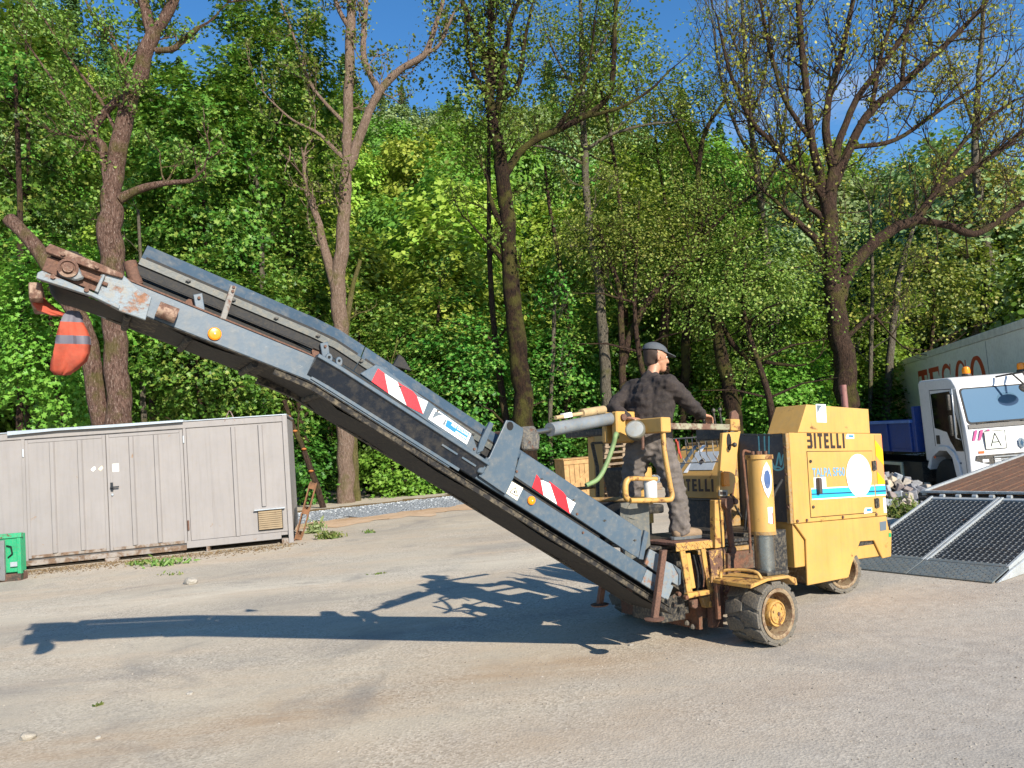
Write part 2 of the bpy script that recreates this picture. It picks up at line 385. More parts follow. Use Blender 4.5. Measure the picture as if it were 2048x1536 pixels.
# ------------------------------------------------------------------ grey storage container
grey_p = paint('container_grey_paint', '#8c8784', 0.62, 0.03, 0.07, var=0.04, scale=1.6, bump=0.03, streak=0.22, rustcol=lin('#8a6a48'))
grey_rust = paint('container_sill_rust', '#8f8780', 0.7, 0.5, 0.25, var=0.1, scale=2.0, bump=0.1, rustcol=lin('#6f5a48'))
zinc = paint('galvanised_sheet', '#c8ced3', 0.35, 0.05, 0.1, metal=0.6, var=0.08, scale=3)
dark_gap = plain('dark_gap', '#161514', 0.9)
cx_ = Vector((0.975, 0.224, 0)).normalized()
CT = empty('storage_container', frame((-4.63, 15.675, 0), math.atan2(cx_.y, cx_.x)), 'long pale grey steel storage container with double doors standing along the trees', 'container')
L0, L1, HT, DP = -6.06, 0.0, 2.57, 2.43
m = MB(); m.box((L0, 0.03, 0.17), (L1-0.03, DP, HT-0.04)); m.build('body', grey_p, CT)
for x0, x1, nm in ((-6.0, -4.86, 'wall_panel'), (-1.93, -0.10, 'wall_panel')):
    m = MB(); m.box((x0, 0.012, 0.24), (x1, 0.029, HT-0.13)); m.build(nm, grey_p, CT, bevel=0.004)
for x in (-1.052, -0.531, -5.35):
    m = MB(); z0 = 0.24 if x < -0.8 else 0.78
    m.prism([(x-0.05, 0.0119), (x-0.03, -0.03), (x+0.03, -0.03), (x+0.05, 0.0119)], 'z', z0, HT-0.16); m.build('rib', grey_p, CT)
m = MB(); m.box((-1.502, 0.006, 0.26), (-1.486, 0.0115, HT-0.14)); m.build('seam_strip', grey_p, CT)
m = MB(); m.box((L0, -0.01, HT-0.12), (L1, 0.029, HT)); m.build('top_rail', grey_p, CT, bevel=0.006)
m = MB(); m.box((L0, -0.015, 0.07), (-2.02, 0.028, 0.165)); m.build('bottom_rail', grey_rust, CT, bevel=0.006)
m = MB(); m.box((-2.017, -0.012, 0.10), (-0.235, 0.028, 0.235)); m.build('bottom_rail', grey_p, CT, bevel=0.006)
m = MB(); m.box((-0.095, -0.02, 0.0), (0.0, 0.09, HT+0.01)); m.build('corner_post', grey_p, CT, bevel=0.008)
m = MB(); m.box((L0, -0.02, 0.0), (L0+0.1, 0.09, HT+0.01)); m.build('corner_post', grey_p, CT, bevel=0.008)
m = MB(); m.box((-4.86, -0.005, 0.167), (-4.80, 0.028, HT-0.12)); m.build('door_frame', grey_p, CT, bevel=0.004)
m = MB(); m.box((-1.99, -0.005, 0.167), (-1.935, 0.028, HT-0.12)); m.build('door_frame', grey_rust if False else grey_p, CT, bevel=0.004)
for x0, x1, ribs in ((-4.793, -3.393, (-4.33, -3.845)), (-3.383, -1.997, (-2.935, -2.485))):
    m = MB(); m.box((x0, -0.012, 0.20), (x1, 0.02, HT-0.14)); d = m.build('door', grey_p, CT, bevel=0.004)
    for q, (a, b, c_, e) in enumerate(((x0+.003, x0+.055, 0.205, HT-.145), (x1-.055, x1-.003, 0.205, HT-.145))):
        mm = MB(); mm.box((a, -0.026, c_), (b, -0.0122, e)); mm.build('door_stile', grey_p, d, bevel=0.003)
    for z0, z1 in ((0.205, 0.26), (HT-0.20, HT-0.145)):
        mm = MB(); mm.box((x0+.058, -0.024, z0), (x1-.058, -0.0122, z1)); mm.build('door_rail', grey_rust if z0 < 1 else grey_p, d, bevel=0.003)
    for x in ribs:
        mm = MB(); mm.prism([(x-0.05, -0.0122), (x-0.03, -0.052), (x+0.03, -0.052), (x+0.05, -0.0122)], 'z', 0.27, HT-0.21); mm.build('rib', grey_p, d)
    if x0 < -3.5:
        for hx_, hz in ((x0-0.03, 2.12),):
            mm = MB(); mm.cyl((hx_, -0.02, hz), (hx_, -0.02, hz+0.14), 0.016, 8); mm.build('hinge', zinc, d)
        st = plain('sticker_white', '#e6e2d2', 0.7)
        for sx_, c_ in ((-3.63, '#f2f0e6'), (-3.50, '#e9d7b0')):
            mm = MB(); mm.prism([(sx_-.04, 1.78), (sx_, 1.74), (sx_+.05, 1.79), (sx_+.03, 1.84), (sx_-.01, 1.81)], 'y', -0.0145, -0.0125); mm.build('torn_sticker', plain('sticker'+c_, c_, 0.7), d)
    else:
        mm = MB(); mm.box((-3.335, -0.03, 1.33), (-3.285, -0.0265, 1.50)); mm.box((-3.325, -0.075, 1.395), (-3.295, -0.03, 1.425)); mm.box((-3.325, -0.085, 1.397), (-3.17, -0.068, 1.423)); mm.build('handle', plain('handle_steel', '#3f4144', 0.4, 0.7), d, bevel=0.003)
        mm = MB(); mm.cyl((-3.30, -0.026, 1.27), (-3.30, -0.045, 1.27), 0.022, 10); mm.build('lock', zinc, d)
        mm = MB(); mm.box((-3.29, -0.0145, 1.70), (-3.17, -0.0125, 1.86)); mm.build('faded_label', plain('faded_label', '#c9c6bd', 0.7), d)
        mm = MB(); mm.cyl((-1.98, -0.02, 2.16), (-1.98, -0.02, 2.30), 0.016, 8); mm.build('hinge', zinc, d)
        mm = MB(); mm.cyl((-1.965, -0.022, 0.45), (-1.965, -0.022, 0.64), 0.018, 8); mm.build('hinge', paint('hinge_rust', '#7b5a48', 0.8, 0.9), d)
# roof sheet laid over the doors and the rest of the roof
m = MB(); m.box((L0, -0.02, HT+0.012), (L1, DP, HT+0.03)); m.build('roof', zinc, CT)
m = MB(); m.box((-5.05, -0.10, HT+0.032), (-1.95, 0.6, HT+0.045)); m.prism([(-5.05, HT-0.03), (-4.2, HT+0.0), (-3.2, HT-0.01), (-1.95, HT+0.005), (-1.95, HT+0.031), (-5.05, HT+0.031)], 'y', -0.10, -0.094); m.build('roof_sheet', zinc, CT)
for x0, x1 in ((-3.49, -3.24), (-0.23, -0.1), (-1.66, -1.60), (-5.9, -5.7)):
    m = MB(); m.box((x0, -0.005, 0.0), (x1, 0.2, 0.1 if x1 > -2 else 0.069)); m.build('foot', grey_rust, CT, bevel=0.005)
    m = MB(); m.box((x0, DP-0.3, 0.0), (x1, DP-0.02, 0.165)); m.build('foot', grey_rust, CT)
m = MB(); m.tube([(-1.20, 0.0, HT-0.05), (-1.12, -0.01, HT+0.14), (-1.10, -0.012, HT+0.17), (-1.07, -0.01, HT+0.14), (-1.0, 0.0, HT-0.05)], 0.011, 8); m.build('lifting_eye', paint('eye_rust', '#8f8078', 0.7, 0.5), CT)
vt = paint('vent_frame', '#8d7a5e', 0.6, 0.12, 0.2)
m = MB(); m.box((-0.66, -0.02, 0.30), (-0.19, 0.0115, 0.70)); v = m.build('vent', dark_gap, CT)
for k in range(9):
    mm = MB(); z = 0.32 + k*0.041; mm.add([(-0.65, -0.042, z), (-0.20, -0.042, z), (-0.20, -0.0205, z+0.034), (-0.65, -0.0205, z+0.034), (-0.65, -0.042, z+0.006), (-0.20, -0.042, z+0.006), (-0.20, -0.0205, z+0.04), (-0.65, -0.0205, z+0.04)], [(0,1,2,3),(4,5,6,7),(0,1,5,4),(2,3,7,6),(0,3,7,4),(1,2,6,5)]); mm.build('vent_slat', vt, v)
mm = MB(); mm.box((-0.72, -0.07, 0.705), (-0.13, 0.0115, 0.725)); mm.build('vent_hood', zinc, v)

# ------------------------------------------------------------------ green skip end at the left edge
green = paint('skip_green', '#1f9a68', 0.5, 0.14, 0.15, var=0.1, scale=5, bump=0.05)
steel_g = paint('grey_steel', '#7d7f80', 0.5, 0.2, 0.2, metal=0.3, scale=6)
gx = gnd(44, 1160); GS = empty('green_skip', frame((gx.x, gx.y, 0), math.atan2(0.1, 1)), 'green steel skip cut off by the left edge, in front of the container', 'skip')
m = MB(); m.box((-1.5, 0.0, 0.14), (-0.03, 0.22, 0.78)); m.build('tub', green, GS, bevel=0.01)
m = MB(); m.box((-1.5, -0.03, 0.72), (0.02, 0.05, 0.80)); m.build('rim', paint('skip_rim', '#2fa070', 0.5, 0.3, 0.2, scale=6), GS, bevel=0.008)
m = MB(); m.box((-0.06, -0.02, 0.02), (0.0, 0.06, 0.72)); m.build('corner_rib', green, GS, bevel=0.008)
m = MB(); m.box((-0.36, -0.07, 0.02), (-0.24, -0.01, 0.70)); m.build('lifting_post', steel_g, GS, bevel=0.008)
m = MB(); m.tube([(-0.22, -0.02, 0.6), (-0.14, -0.04, 0.58), (-0.12, -0.04, 0.46), (-0.2, -0.02, 0.4)], 0.012, 8); m.build('hook', plain('hook_black', '#1d1c1b', 0.5, 0.5), GS)
m = MB(); m.box((-1.5, -0.04, 0.0), (0.0, 0.2, 0.12)); m.build('skid', paint('skid_dark', '#3b352e', 0.8, 0.5), GS, bevel=0.008)
m = MB(); m.box((-0.16, -0.045, 0.24), (-0.05, -0.022, 0.32)); m.build('plate', zinc, GS, bevel=0.003)

# ------------------------------------------------------------------ pallets and crates
wood = paint('pallet_wood', '#8d7a63', 0.85, 0, 0.1, var=0.22, scale=9, bump=0.12)
wood_d = paint('brown_wood', '#7a5336', 0.85, 0, 0.1, var=0.25, scale=9, bump=0.12)
wood_c = paint('crate_wood', '#b08a58', 0.8, 0, 0.06, var=0.16, scale=7, bump=0.08)
def pallet(M, mat, label, group=None, nb=5):
    t = empty('pallet', M, label, 'pallet', group)
    for k in range(nb):
        y = -0.4 + 0.8*k/(nb-1); m = MB(); m.box((-0.6, y-0.05, 0.122), (0.6, y+0.05, 0.144)); m.build('board', mat, t)
    for x in (-0.53, 0, 0.53):
        m = MB(); m.box((x-0.05, -0.4, 0.1), (x+0.05, 0.4, 0.121)); m.build('cross_board', mat, t)
        for y in (-0.35, 0, 0.35):
            m = MB(); m.box((x-0.05, y-0.05, 0.0215), (x+0.05, y+0.05, 0.0995)); m.build('block', mat, t)
    for y in (-0.35, 0, 0.35):
        m = MB(); m.box((-0.6, y-0.05, 0), (0.6, y+0.05, 0.021)); m.build('bottom_board', mat, t)
    return t
lp = gnd(606, 1082)
pallet(Matrix.Translation((lp.x+0.0, lp.y + 0.62, 0.545)) @ Matrix.Rotation(R(13), 4, 'Z') @ Matrix.Rotation(R(-72), 4, 'Y') @ Matrix.Rotation(R(0), 4, 'Z'), wood_d, 'brown wooden pallet leaning on the right end of the container')
stk = gnd(1238, 992); names = ['lowest', 'second', 'third', 'fourth', 'fifth', 'sixth', 'seventh', 'eighth', 'ninth', 'tenth', 'topmost']
for k in range(11):
    z = k*0.147; pallet(frame((stk.x + 0.05 + RNG.normal(0, 0.03), stk.y + RNG.normal(0, 0.03), z), R(24 + RNG.normal(0, 3))), wood, f'weathered wooden pallet, {names[k]} in the stack behind the milling machine' , 'pallets stacked behind the machine')
crb = gnd(1165, 1002)
def crate(loc, rz, w, d, h, label):
    t = empty('wooden_crate', frame(loc, rz), label, 'crate', 'wooden crates behind the machine')
    n = 7
    for k in range(n):
        x = -w/2 + w*(k+0.5)/n
        m = MB(); m.box((x-w/n/2+0.006, -d/2, 0.1), (x+w/n/2-0.006, -d/2+0.02, h)); m.build('plank', wood_c, t)
    for k in range(5):
        y = -d/2 + 0.03 + (d-0.04)*(k+0.5)/5
        for sx_ in (-w/2, w/2-0.02):
            m = MB(); m.box((sx_, y-d/10+0.004, 0.1), (sx_+0.02, y+d/10-0.004, h)); m.build('plank', wood_c, t)
    m = MB(); m.box((-w/2+0.03, -d/2+0.03, 0.11), (w/2-0.03, d/2-0.03, h-0.03)); m.build('liner', wood_d, t)
    for z in (0.14, h-0.12):
        m = MB(); m.box((-w/2, -d/2-0.022, z), (w/2, -d/2-0.001, z+0.1)); m.build('batten', wood_c, t)
    m = MB(); a = Vector((-w/2+0.05, 0, 0.25)); b = Vector((w/2-0.05, 0, h-0.14)); dd = (b-a).normalized(); nn = Vector((-dd.z, 0, dd.x))*0.045
    m.prism([((a+nn).x, (a+nn).z), ((b+nn).x, (b+nn).z), ((b-nn).x, (b-nn).z), ((a-nn).x, (a-nn).z)], 'y', -d/2-0.018, -d/2-0.0015); m.build('brace', wood_c, t)
    m = MB(); m.box((-w/2-0.02, -d/2-0.03, h+0.001), (w/2+0.02, d/2+0.02, h+0.025)); m.build('lid', wood_c, t)
    for x in (-w/2+0.08, 0, w/2-0.08):
        m = MB(); m.box((x-0.05, -d/2, 0), (x+0.05, d/2, 0.099)); m.build('runner', wood, t)
crate((crb.x-0.05, crb.y+0.3, 0), R(14), 0.95, 0.8, 1.08, 'tan wooden crate with a diagonal brace, left of the pallet stack')
crate((crb.x+0.9, crb.y+0.9, 0), R(10), 0.8, 0.7, 1.10, 'tan wooden crate half hidden behind the far frame post')
# red and white striped marker cone beside the machine
cp = gnd(1196, 1012); CN = empty('traffic_cone', frame((cp.x, cp.y-6.0*0, 0)), 'red and white striped cone showing above the conveyor near the crates', 'cone')
prof = [(0.17, 0.03), (0.16, 0.1), (0.135, 0.22), (0.115, 0.34), (0.10, 0.42), (0.085, 0.52), (0.07, 0.60), (0.05, 0.68)]
cr_red = plain('cone_red', '#c22a26', 0.5); cr_wht = plain('cone_white', '#eceae6', 0.5)
for k in range(len(prof)-1):
    m = MB(); m.lathe([prof[k], prof[k+1]], 20); m.build('band', cr_red if k % 2 == 0 else cr_wht, CN, smooth=50, fixn=False)
m = MB(); m.box((-0.2, -0.2, 0), (0.2, 0.2, 0.03)); m.build('base', plain('cone_base', '#2a2827', 0.7), CN, bevel=0.01)
# ------------------------------------------------------------------ cold milling machine
yel = paint('machine_yellow', '#c29750', 0.42, 0.09, 0.10, streak=0.24, var=0.06, scale=2.2, bump=0.03, rustcol=lin('#6b4426'))
yel_w = paint('machine_yellow_worn', '#bd914a', 0.5, 0.34, 0.22, var=0.12, scale=4.5, bump=0.08, rustcol=lin('#6b4426'))
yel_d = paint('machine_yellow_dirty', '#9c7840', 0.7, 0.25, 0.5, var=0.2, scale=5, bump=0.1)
rusty = paint('rusty_steel', '#80543c', 0.8, 0.8, 0.2, var=0.2, scale=6, bump=0.12)
rusty_d = paint('dark_rusty_steel', '#4f3a2c', 0.85, 0.6, 0.2, var=0.2, scale=5, bump=0.12, rustcol=lin('#6a4632'))
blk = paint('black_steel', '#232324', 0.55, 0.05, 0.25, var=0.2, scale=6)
rub = paint('black_rubber', '#1c1c1d', 0.75, 0, 0.06, var=0.2, scale=8, bump=0.05)
chrome = paint('cylinder_chrome', '#8d8f8c', 0.3, 0.08, 0.2, metal=0.85, scale=9)
char = paint('charcoal_panel', '#4a4d50', 0.5, 0, 0.12, var=0.08, scale=4)
alu = paint('aluminium_strip', '#4a4e4b', 0.5, 0.05, 0.2, metal=0.0, scale=5)
orange_l = plain('amber_lens', '#f08a10', 0.25, 0, 0.05)
white_d = plain('white_decal', '#f4f2ee', 0.5, 0, 0.02); red_d = plain('red_decal', '#d3202c', 0.4, 0, 0.04)
blue_d = plain('blue_decal', '#2fa6cf', 0.45, 0, 0.03); navy_d = plain('navy_decal', '#14425f', 0.45, 0, 0.03)
brown_d = plain('dark_brown_lettering', '#33241c', 0.5, 0, 0.1); pblue = plain('pale_blue_lettering', '#6d9bb8', 0.5, 0, 0.05)
grey_d = plain('grey_decal', '#5f6a72', 0.5, 0, 0.05); logo_b = plain('logo_blue', '#1778c6', 0.45, 0, 0.03)
turq = plain('turquoise_spray', '#7fc9c8', 0.6, 0, 0.05)

ANG = math.atan2(-0.55, -0.835); TL_ = R(4.0)
Fh = Vector((math.cos(ANG), math.sin(ANG), 0)); NN = Vector((-Fh.y, Fh.x, 0))
FF = math.cos(TL_)*Fh + math.sin(TL_)*Vector((0, 0, 1)); ZZ = FF.cross(NN); OO = Vector((1.79, 5.97, 0))
MROOT = Matrix(((FF.x, NN.x, ZZ.x, OO.x), (FF.y, NN.y, ZZ.y, OO.y), (FF.z, NN.z, ZZ.z, OO.z), (0, 0, 0, 1)))
MINV = MROOT.inverted(); CAML = MINV @ CAM
def _pl(px, py, k, c):
    d = MINV.to_3x3() @ ray(px, py); return CAML + d*((c-CAML[k])/d[k])
def ly(px, py, y): p = _pl(px, py, 1, y); return (p.x, p.z)
def lx(px, py, x): p = _pl(px, py, 0, x); return (p.y, p.z)
def gl(x, y):
    """local z of the level ground under local (x, y)"""
    return -math.tan(TL_) * x
MM = empty('milling_machine', MROOT, 'yellow road milling machine with a long grey discharge conveyor reaching up to the left', 'milling machine')
def mbx(name, a, b, mat, bevel=0.006, parent=MM): m = MB(); m.box(a, b); return m.build(name, mat, parent, bevel=bevel)
def cyl(name, a, b, r, mat, n=16, parent=MM): m = MB(); m.cyl(a, b, r, n); return m.build(name, mat, parent, smooth=40)
def decal(name, poly, axis, a, mat, parent, th=0.0022):
    m = MB(); m.prism(poly, axis, a, a+th); return m.build(name, mat, parent)
def bolt(p, d, r, mat, parent, h=0.012):
    p = Vector(p); m = MB(); m.cyl(p, p + Vector(d)*h, r, 6); return m.build('bolt', mat, parent)

# --- engine housing
YS = -0.60
mbx('engine_housing', (-2.60, -1.72, 0.45), (-1.17, YS-0.022, 1.672), yel)
side = [(-2.645, 0.852), (-1.165, 0.852), (-1.165, 1.684), (-2.645, 1.684)]
m = MB(); m.prism(side, 'y', YS-0.02, YS); SP = m.build('side_panel', yel, MM, bevel=0.006, seg=2)
# BITELLI in heavy block capitals, the first letter without its stem
def block_word(word, x0, z0, h, w, gap, y, mat, parent, dirx=-1):
    G_ = {'B': [(0,.80,.78,1),(0,.42,.80,.58),(0,0,.78,.20),(.52,.50,.82,.90),(.54,.10,.86,.50)],
          'I': [(.0,0,.34,1)], 'T': [(0,.78,.8,1),(.24,0,.56,.78)], 'E': [(0,0,.34,1),(.34,.80,.8,1),(.34,.40,.76,.60),(.34,0,.8,.20)],
          'L': [(0,0,.34,1),(.34,0,.8,.20)]}
    x = x0
    for ch in word:
        m = MB(); mx_ = 0
        for k, (a, b, c, d) in enumerate(G_[ch]):
            m.box((x + dirx*a*w, y, z0 + b*h), (x + dirx*c*w, y + 0.002 + 0.0004*k, z0 + d*h)); mx_ = max(mx_, c)
        m.build('letter', mat, parent, fixn=False); x += dirx*(mx_*w + gap)
a = ly(1615, 897, YS); b = ly(1689, 868, YS)
block_word('BITELLI', a[0], a[1], b[1]-a[1]+0.005, (abs(b[0]-a[0])-6*0.028)/4.85, 0.028, YS+0.0005, brown_d, SP)
def logo(px0, py0, px1, py1, parent, y):
    """small white sticker with a blue bar and a grey swoosh"""
    (x0, z1), (x1, z0) = ly(px0, py0, y), ly(px1, py1, y)
    w, h = x0-x1, z1-z0
    decal('sticker', [(x0-0.18*w, z1), (x1, z1-.04*h), (x1, z0+.1*h), (x0, z0), (x0, z0+.4*h)], 'y', y+0.0006, white_d, parent)
    decal('sticker_bar', [(x0-.35*w, z1-.2*h), (x1+.1*w, z1-.22*h), (x1+.1*w, z1-.62*h), (x0-.35*w, z1-.6*h)], 'y', y+0.003, logo_b, parent)
    decal('sticker_swoosh', [(x0-.05*w, z0+.15*h), (x0-.05*w, z0+.5*h), (x0-.25*w, z1-.12*h), (x0-.14*w, z0+.5*h)], 'y', y+0.003, grey_d, parent)
logo(1691, 868, 1708, 878, SP, YS)
# door with disc, stripes, handle, hinges
(d0x, d0z), (d1x, d1z) = ly(1614, 902, YS), ly(1740, 1030, YS)
m = MB(); m.prism([(-2.452, 0.895), (-1.408, 0.895), (-1.408, 1.505), (-2.452, 1.505)], 'y', YS+0.0002, YS+0.006); DR = m.build('door', yel, MM, bevel=0.003)
m = MB(); m.box((-2.458, YS+0.0005, 0.889), (-1.402, YS+0.0014, 1.511)); m.build('door_gap', dark_gap, DR)
yd = YS+0.0062
tri = [(-1.40, 1.066), (-1.40, 1.082), (-2.64, 1.08), (-2.64, 1.066)]
def band(z0, z1, mat, x0=-1.43, x1=-2.44, par=DR, y=yd, nm='stripe'): decal(nm, [(x0, z0), (x1, z0), (x1, z1), (x0, z1)], 'y', y, mat, par)
band(1.055, 1.165, white_d); 
band(1.066, 1.102, blue_d, y=yd+0.0024); band(1.108, 1.155, blue_d, y=yd+0.0024)
decal('stripe', [(-1.43, 1.103), (-2.44, 1.094), (-2.44, 1.108), (-1.43, 1.112)], 'y', yd+0.0028, navy_d, DR)
band(1.055, 1.165, white_d, -2.47, -2.642, SP, YS+0.0006); band(1.066, 1.100, blue_d, -2.47, -2.642, SP, YS+0.003); band(1.108, 1.155, blue_d, -2.47, -2.642, SP, YS+0.003)
decal('stripe', [(-2.47, 1.094), (-2.642, 1.094), (-2.642, 1.108), (-2.47, 1.108)], 'y', YS+0.0054, navy_d, SP)
c0 = ly(1716, 951, YS); m = MB(); m.prism([(c0[0]+0.208*math.cos(t*2*math.pi/48), c0[1]+0.212*math.sin(t*2*math.pi/48)) for t in range(48)], 'y', yd+0.004, yd+0.007); m.build('white_disc', white_d, DR)
a = ly(1656, 945, YS); text('lettering', 'TALPA SF60', 0.115, pblue, DR, plane_M((a[0], yd+0.002, a[1]), (-1, 0, 0), (0, 0, 1)), 0.002, 0.0012, sx=0.86, space=1.0)
decal('handle_plate', [(-1.475, 1.165+.002), (-1.66, 1.165+.002), (-1.66, 1.262), (-1.475, 1.262)], 'y', yd, white_d, DR)
m = MB(); m.box((-1.50, yd+0.003, 1.11), (-1.545, yd+0.045, 1.26)); m.build('handle', plain('door_handle', '#4b403c', 0.5), DR, bevel=0.012, seg=2)
for z in (1.415, 0.99): 
    m = MB(); m.cyl((-1.44, yd+0.0005, z), (-1.44, yd+0.012, z), 0.014, 10); m.build('lock', blk, DR)
for z in (1.36, 0.985):
    m = MB(); m.box((-2.425, yd+0.0005, z-0.045), (-2.49, yd+0.016, z+0.045)); m.cyl((-2.457, yd+0.016, z-0.05), (-2.457, yd+0.016, z+0.05), 0.009, 8); m.build('hinge', blk, DR)
# orange-yellow reflective chevrons at the rear edge
ch_o = plain('faded_red_reflector', '#e88a52', 0.4, 0, 0.05); ch_y = plain('yellow_reflector', '#f0b510', 0.4, 0, 0.05)
yc = YS+0.0005; x0, x1 = -2.515, -2.640
decal('reflector', [(x0, 1.17), (x1, 1.17), (x1, 1.67), (x0, 1.67)], 'y', yc, ch_o, SP)
decal('reflector', [(x0, 1.62), (x1, 1.52), (x1, 1.36), (x0, 1.46)], 'y', yc+0.0024, ch_y, SP)
decal('reflector', [(x0, 1.30), (x1, 1.20), (x1, 1.172), (x0-0.0, 1.172)], 'y', yc+0.0024, ch_y, SP)
logo(1727, 1016, 1744, 1026, DR, yd)
decal('label', [(-2.59, 0.88), (-2.635, 0.88), (-2.635, 1.03), (-2.59, 1.03)], 'y', yc, white_d, SP)
for px in (1594, 1613, 1685, 1752): 
    q = ly(px, 1046-(px-1594)*0.08, YS); bolt((q[0], YS+0.001, 0.872), (0, 1, 0), 0.014, rusty, SP)
# lower skirt
sk = [ly(*p, YS) for p in ((1589,1050),(1612,1080),(1615,1171),(1697,1155),(1703,1130),(1720,1083),(1748,1081),(1765,1117),(1782,1113),(1783,1063),(1776,1052),(1770,1040))]
sk[0] = (-1.168, 0.846); sk[-1] = (-2.628, 0.846)
m = MB(); m.prism(sk, 'y', YS-0.018, YS+0.003); SK = m.build('lower_skirt', yel, MM, bevel=0.005)
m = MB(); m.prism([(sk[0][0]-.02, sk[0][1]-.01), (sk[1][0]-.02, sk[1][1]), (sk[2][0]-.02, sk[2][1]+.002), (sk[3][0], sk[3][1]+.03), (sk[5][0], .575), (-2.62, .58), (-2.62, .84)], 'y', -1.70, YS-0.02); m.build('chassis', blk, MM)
mbx('skirt_return', (-1.75, YS-0.05, 0.30), (-1.325, YS-0.019, 0.80), yel_d)
m = MB(); m.prism([(-1.20, 0.84), (-1.315, 0.71), (-1.315, 0.30), (-1.345, 0.30), (-1.345, 0.72), (-1.24, 0.84)], 'y', -1.65, YS-0.0205); m.build('skirt_front', paint('skirt_grime_shade', '#6e5633', .85, .35, .5, var=.25, scale=6, bump=.12), MM)  # grimy yellow, darkened further to paint in the shade on this face
decal('data_plate', [ly(*p, YS+0.003) for p in ((1759,1044),(1772,1042),(1772,1060),(1760,1062))], 'y', YS+0.0035, grey_d, SK)
decal('green_label', [ly(*p, YS+0.003) for p in ((1777,1066),(1782,1066),(1782,1074),(1777,1074))], 'y', YS+0.0035, plain('green_label', '#2c9a5a', .5), SK)
m = MB(); q0, q1 = ly(1778, 1046, YS), ly(1779, 1060, YS); m.box((q0[0]-.012, YS+0.0035, q1[1]), (q0[0]+.018, YS+0.005, q0[1])); m.build('slot', dark_gap, SK)
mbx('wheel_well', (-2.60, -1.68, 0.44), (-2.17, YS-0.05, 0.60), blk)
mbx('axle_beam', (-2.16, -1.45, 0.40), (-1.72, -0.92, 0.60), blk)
# upper hood
hp = [ly(*p, YS-.004) for p in ((1596, 864), (1613, 806), (1737, 820), (1740, 864))]
hp = [(hp[0][0], 1.686), (hp[1][0], 1.955), (hp[2][0], 1.935), (hp[3][0], 1.686)]
m = MB(); m.prism(hp, 'y', -0.96, YS-0.004); UH = m.build('upper_hood', yel, MM, bevel=0.006, seg=2)
a = ly(1644, 826, YS); w_ = 0.085; yh = YS-0.0035
decal('sticker', [(a[0]+w_, a[1]-.09), (a[0]-w_*.8, a[1]-.09), (a[0]-w_*.8, a[1]+.085), (a[0]+w_, a[1]+.085)], 'y', yh, white_d, UH)
decal('sticker_mark', [(a[0]+w_*.85, a[1]-.01), (a[0]+w_*.3, a[1]+.05), (a[0]-w_*.2, a[1]+.075), (a[0]+w_*.85, a[1]+.075)], 'y', yh+0.0024, grey_d, UH)
decal('sticker_print', [(a[0]+w_*.7, a[1]-.07), (a[0]-w_*.1, a[1]-.07), (a[0]-w_*.1, a[1]-.045), (a[0]+w_*.7, a[1]-.045)], 'y', yh+0.0024, plain('faded_print', '#a9aaa6', .6), UH)
q = ly(1691, 806, -0.98); q1 = ly(1686, 770, -0.98); m = MB(); m.cyl((q[0], -0.98, 1.66), (q1[0], -0.98, q1[1]), 0.034, 14); m.build('exhaust_pipe', paint('exhaust_rust', '#8a5a55', 0.6, 0.3), MM, smooth=40)
# front face panels of the housing
XF = -1.15
m = MB(); p_ = [lx(*p, XF) for p in ((1482,864),(1575,868),(1572,1045),(1477,1045))]; p_ = [(-1.17, 1.70), (-0.615, 1.665), (-0.655, 0.86), (-1.22, 0.86)]
m.prism(p_, 'x', XF-0.018, XF); FP = m.build('front_panel', char, MM, bevel=0.004)
m = MB(); m.prism([(-1.165, 1.685), (-0.625, 1.650), (-0.622, 1.668), (-1.168, 1.703)], 'x', XF+0.0005, XF+0.008); m.build('edge_strip', alu, FP)
for y in (-1.1, -0.95, -0.78, -0.66): bolt((XF+0.008, y, 1.682-(y+1.1)*0.062), (1, 0, 0), 0.008, blk, FP, 0.006)
def spray(pts, r=0.012):
    m = MB(); P = [lx(*p, XF) for p in pts]; m.tube([(XF+0.0015, q[0], q[1]) for q in catmull([(a, b, 0) for a, b in P], 4)] if False else [(XF+0.0015, q.x, q.y) for q in catmull([(a, b, 0) for a, b in P], 5)], r, 6)
    for i, v in enumerate(m.v): m.v[i] = (XF + 0.001 + max(-0.0008, min(0.0016, (v[0]-XF-0.0015)*0.1)), v[1], v[2])
    m.build('spray_line', turq, FP)
for pts in (((1517,872),(1518,885),(1519,905)), ((1529,867),(1529,880),(1530,905)), ((1538,867),(1538,885),(1538,908))): spray(pts, 0.009)
spray(((1543,921),(1549,934),(1553,930),(1557,910),(1559,908),(1562,930),(1566,912),(1569,911),(1568,930),(1564,938),(1554,940),(1547,936),(1543,928)), 0.010)
spray(((1550,936),(1556,934),(1562,936)), 0.007)
mbx('front_post', (-1.165, -0.645, 0.85), (-1.12, -0.603, 1.68), yel_d, 0.004)
for z in (1.55, 1.3, 1.0): bolt((-1.12, -0.625, z), (1, 0, 0), 0.012, rusty, MM, 0.01)
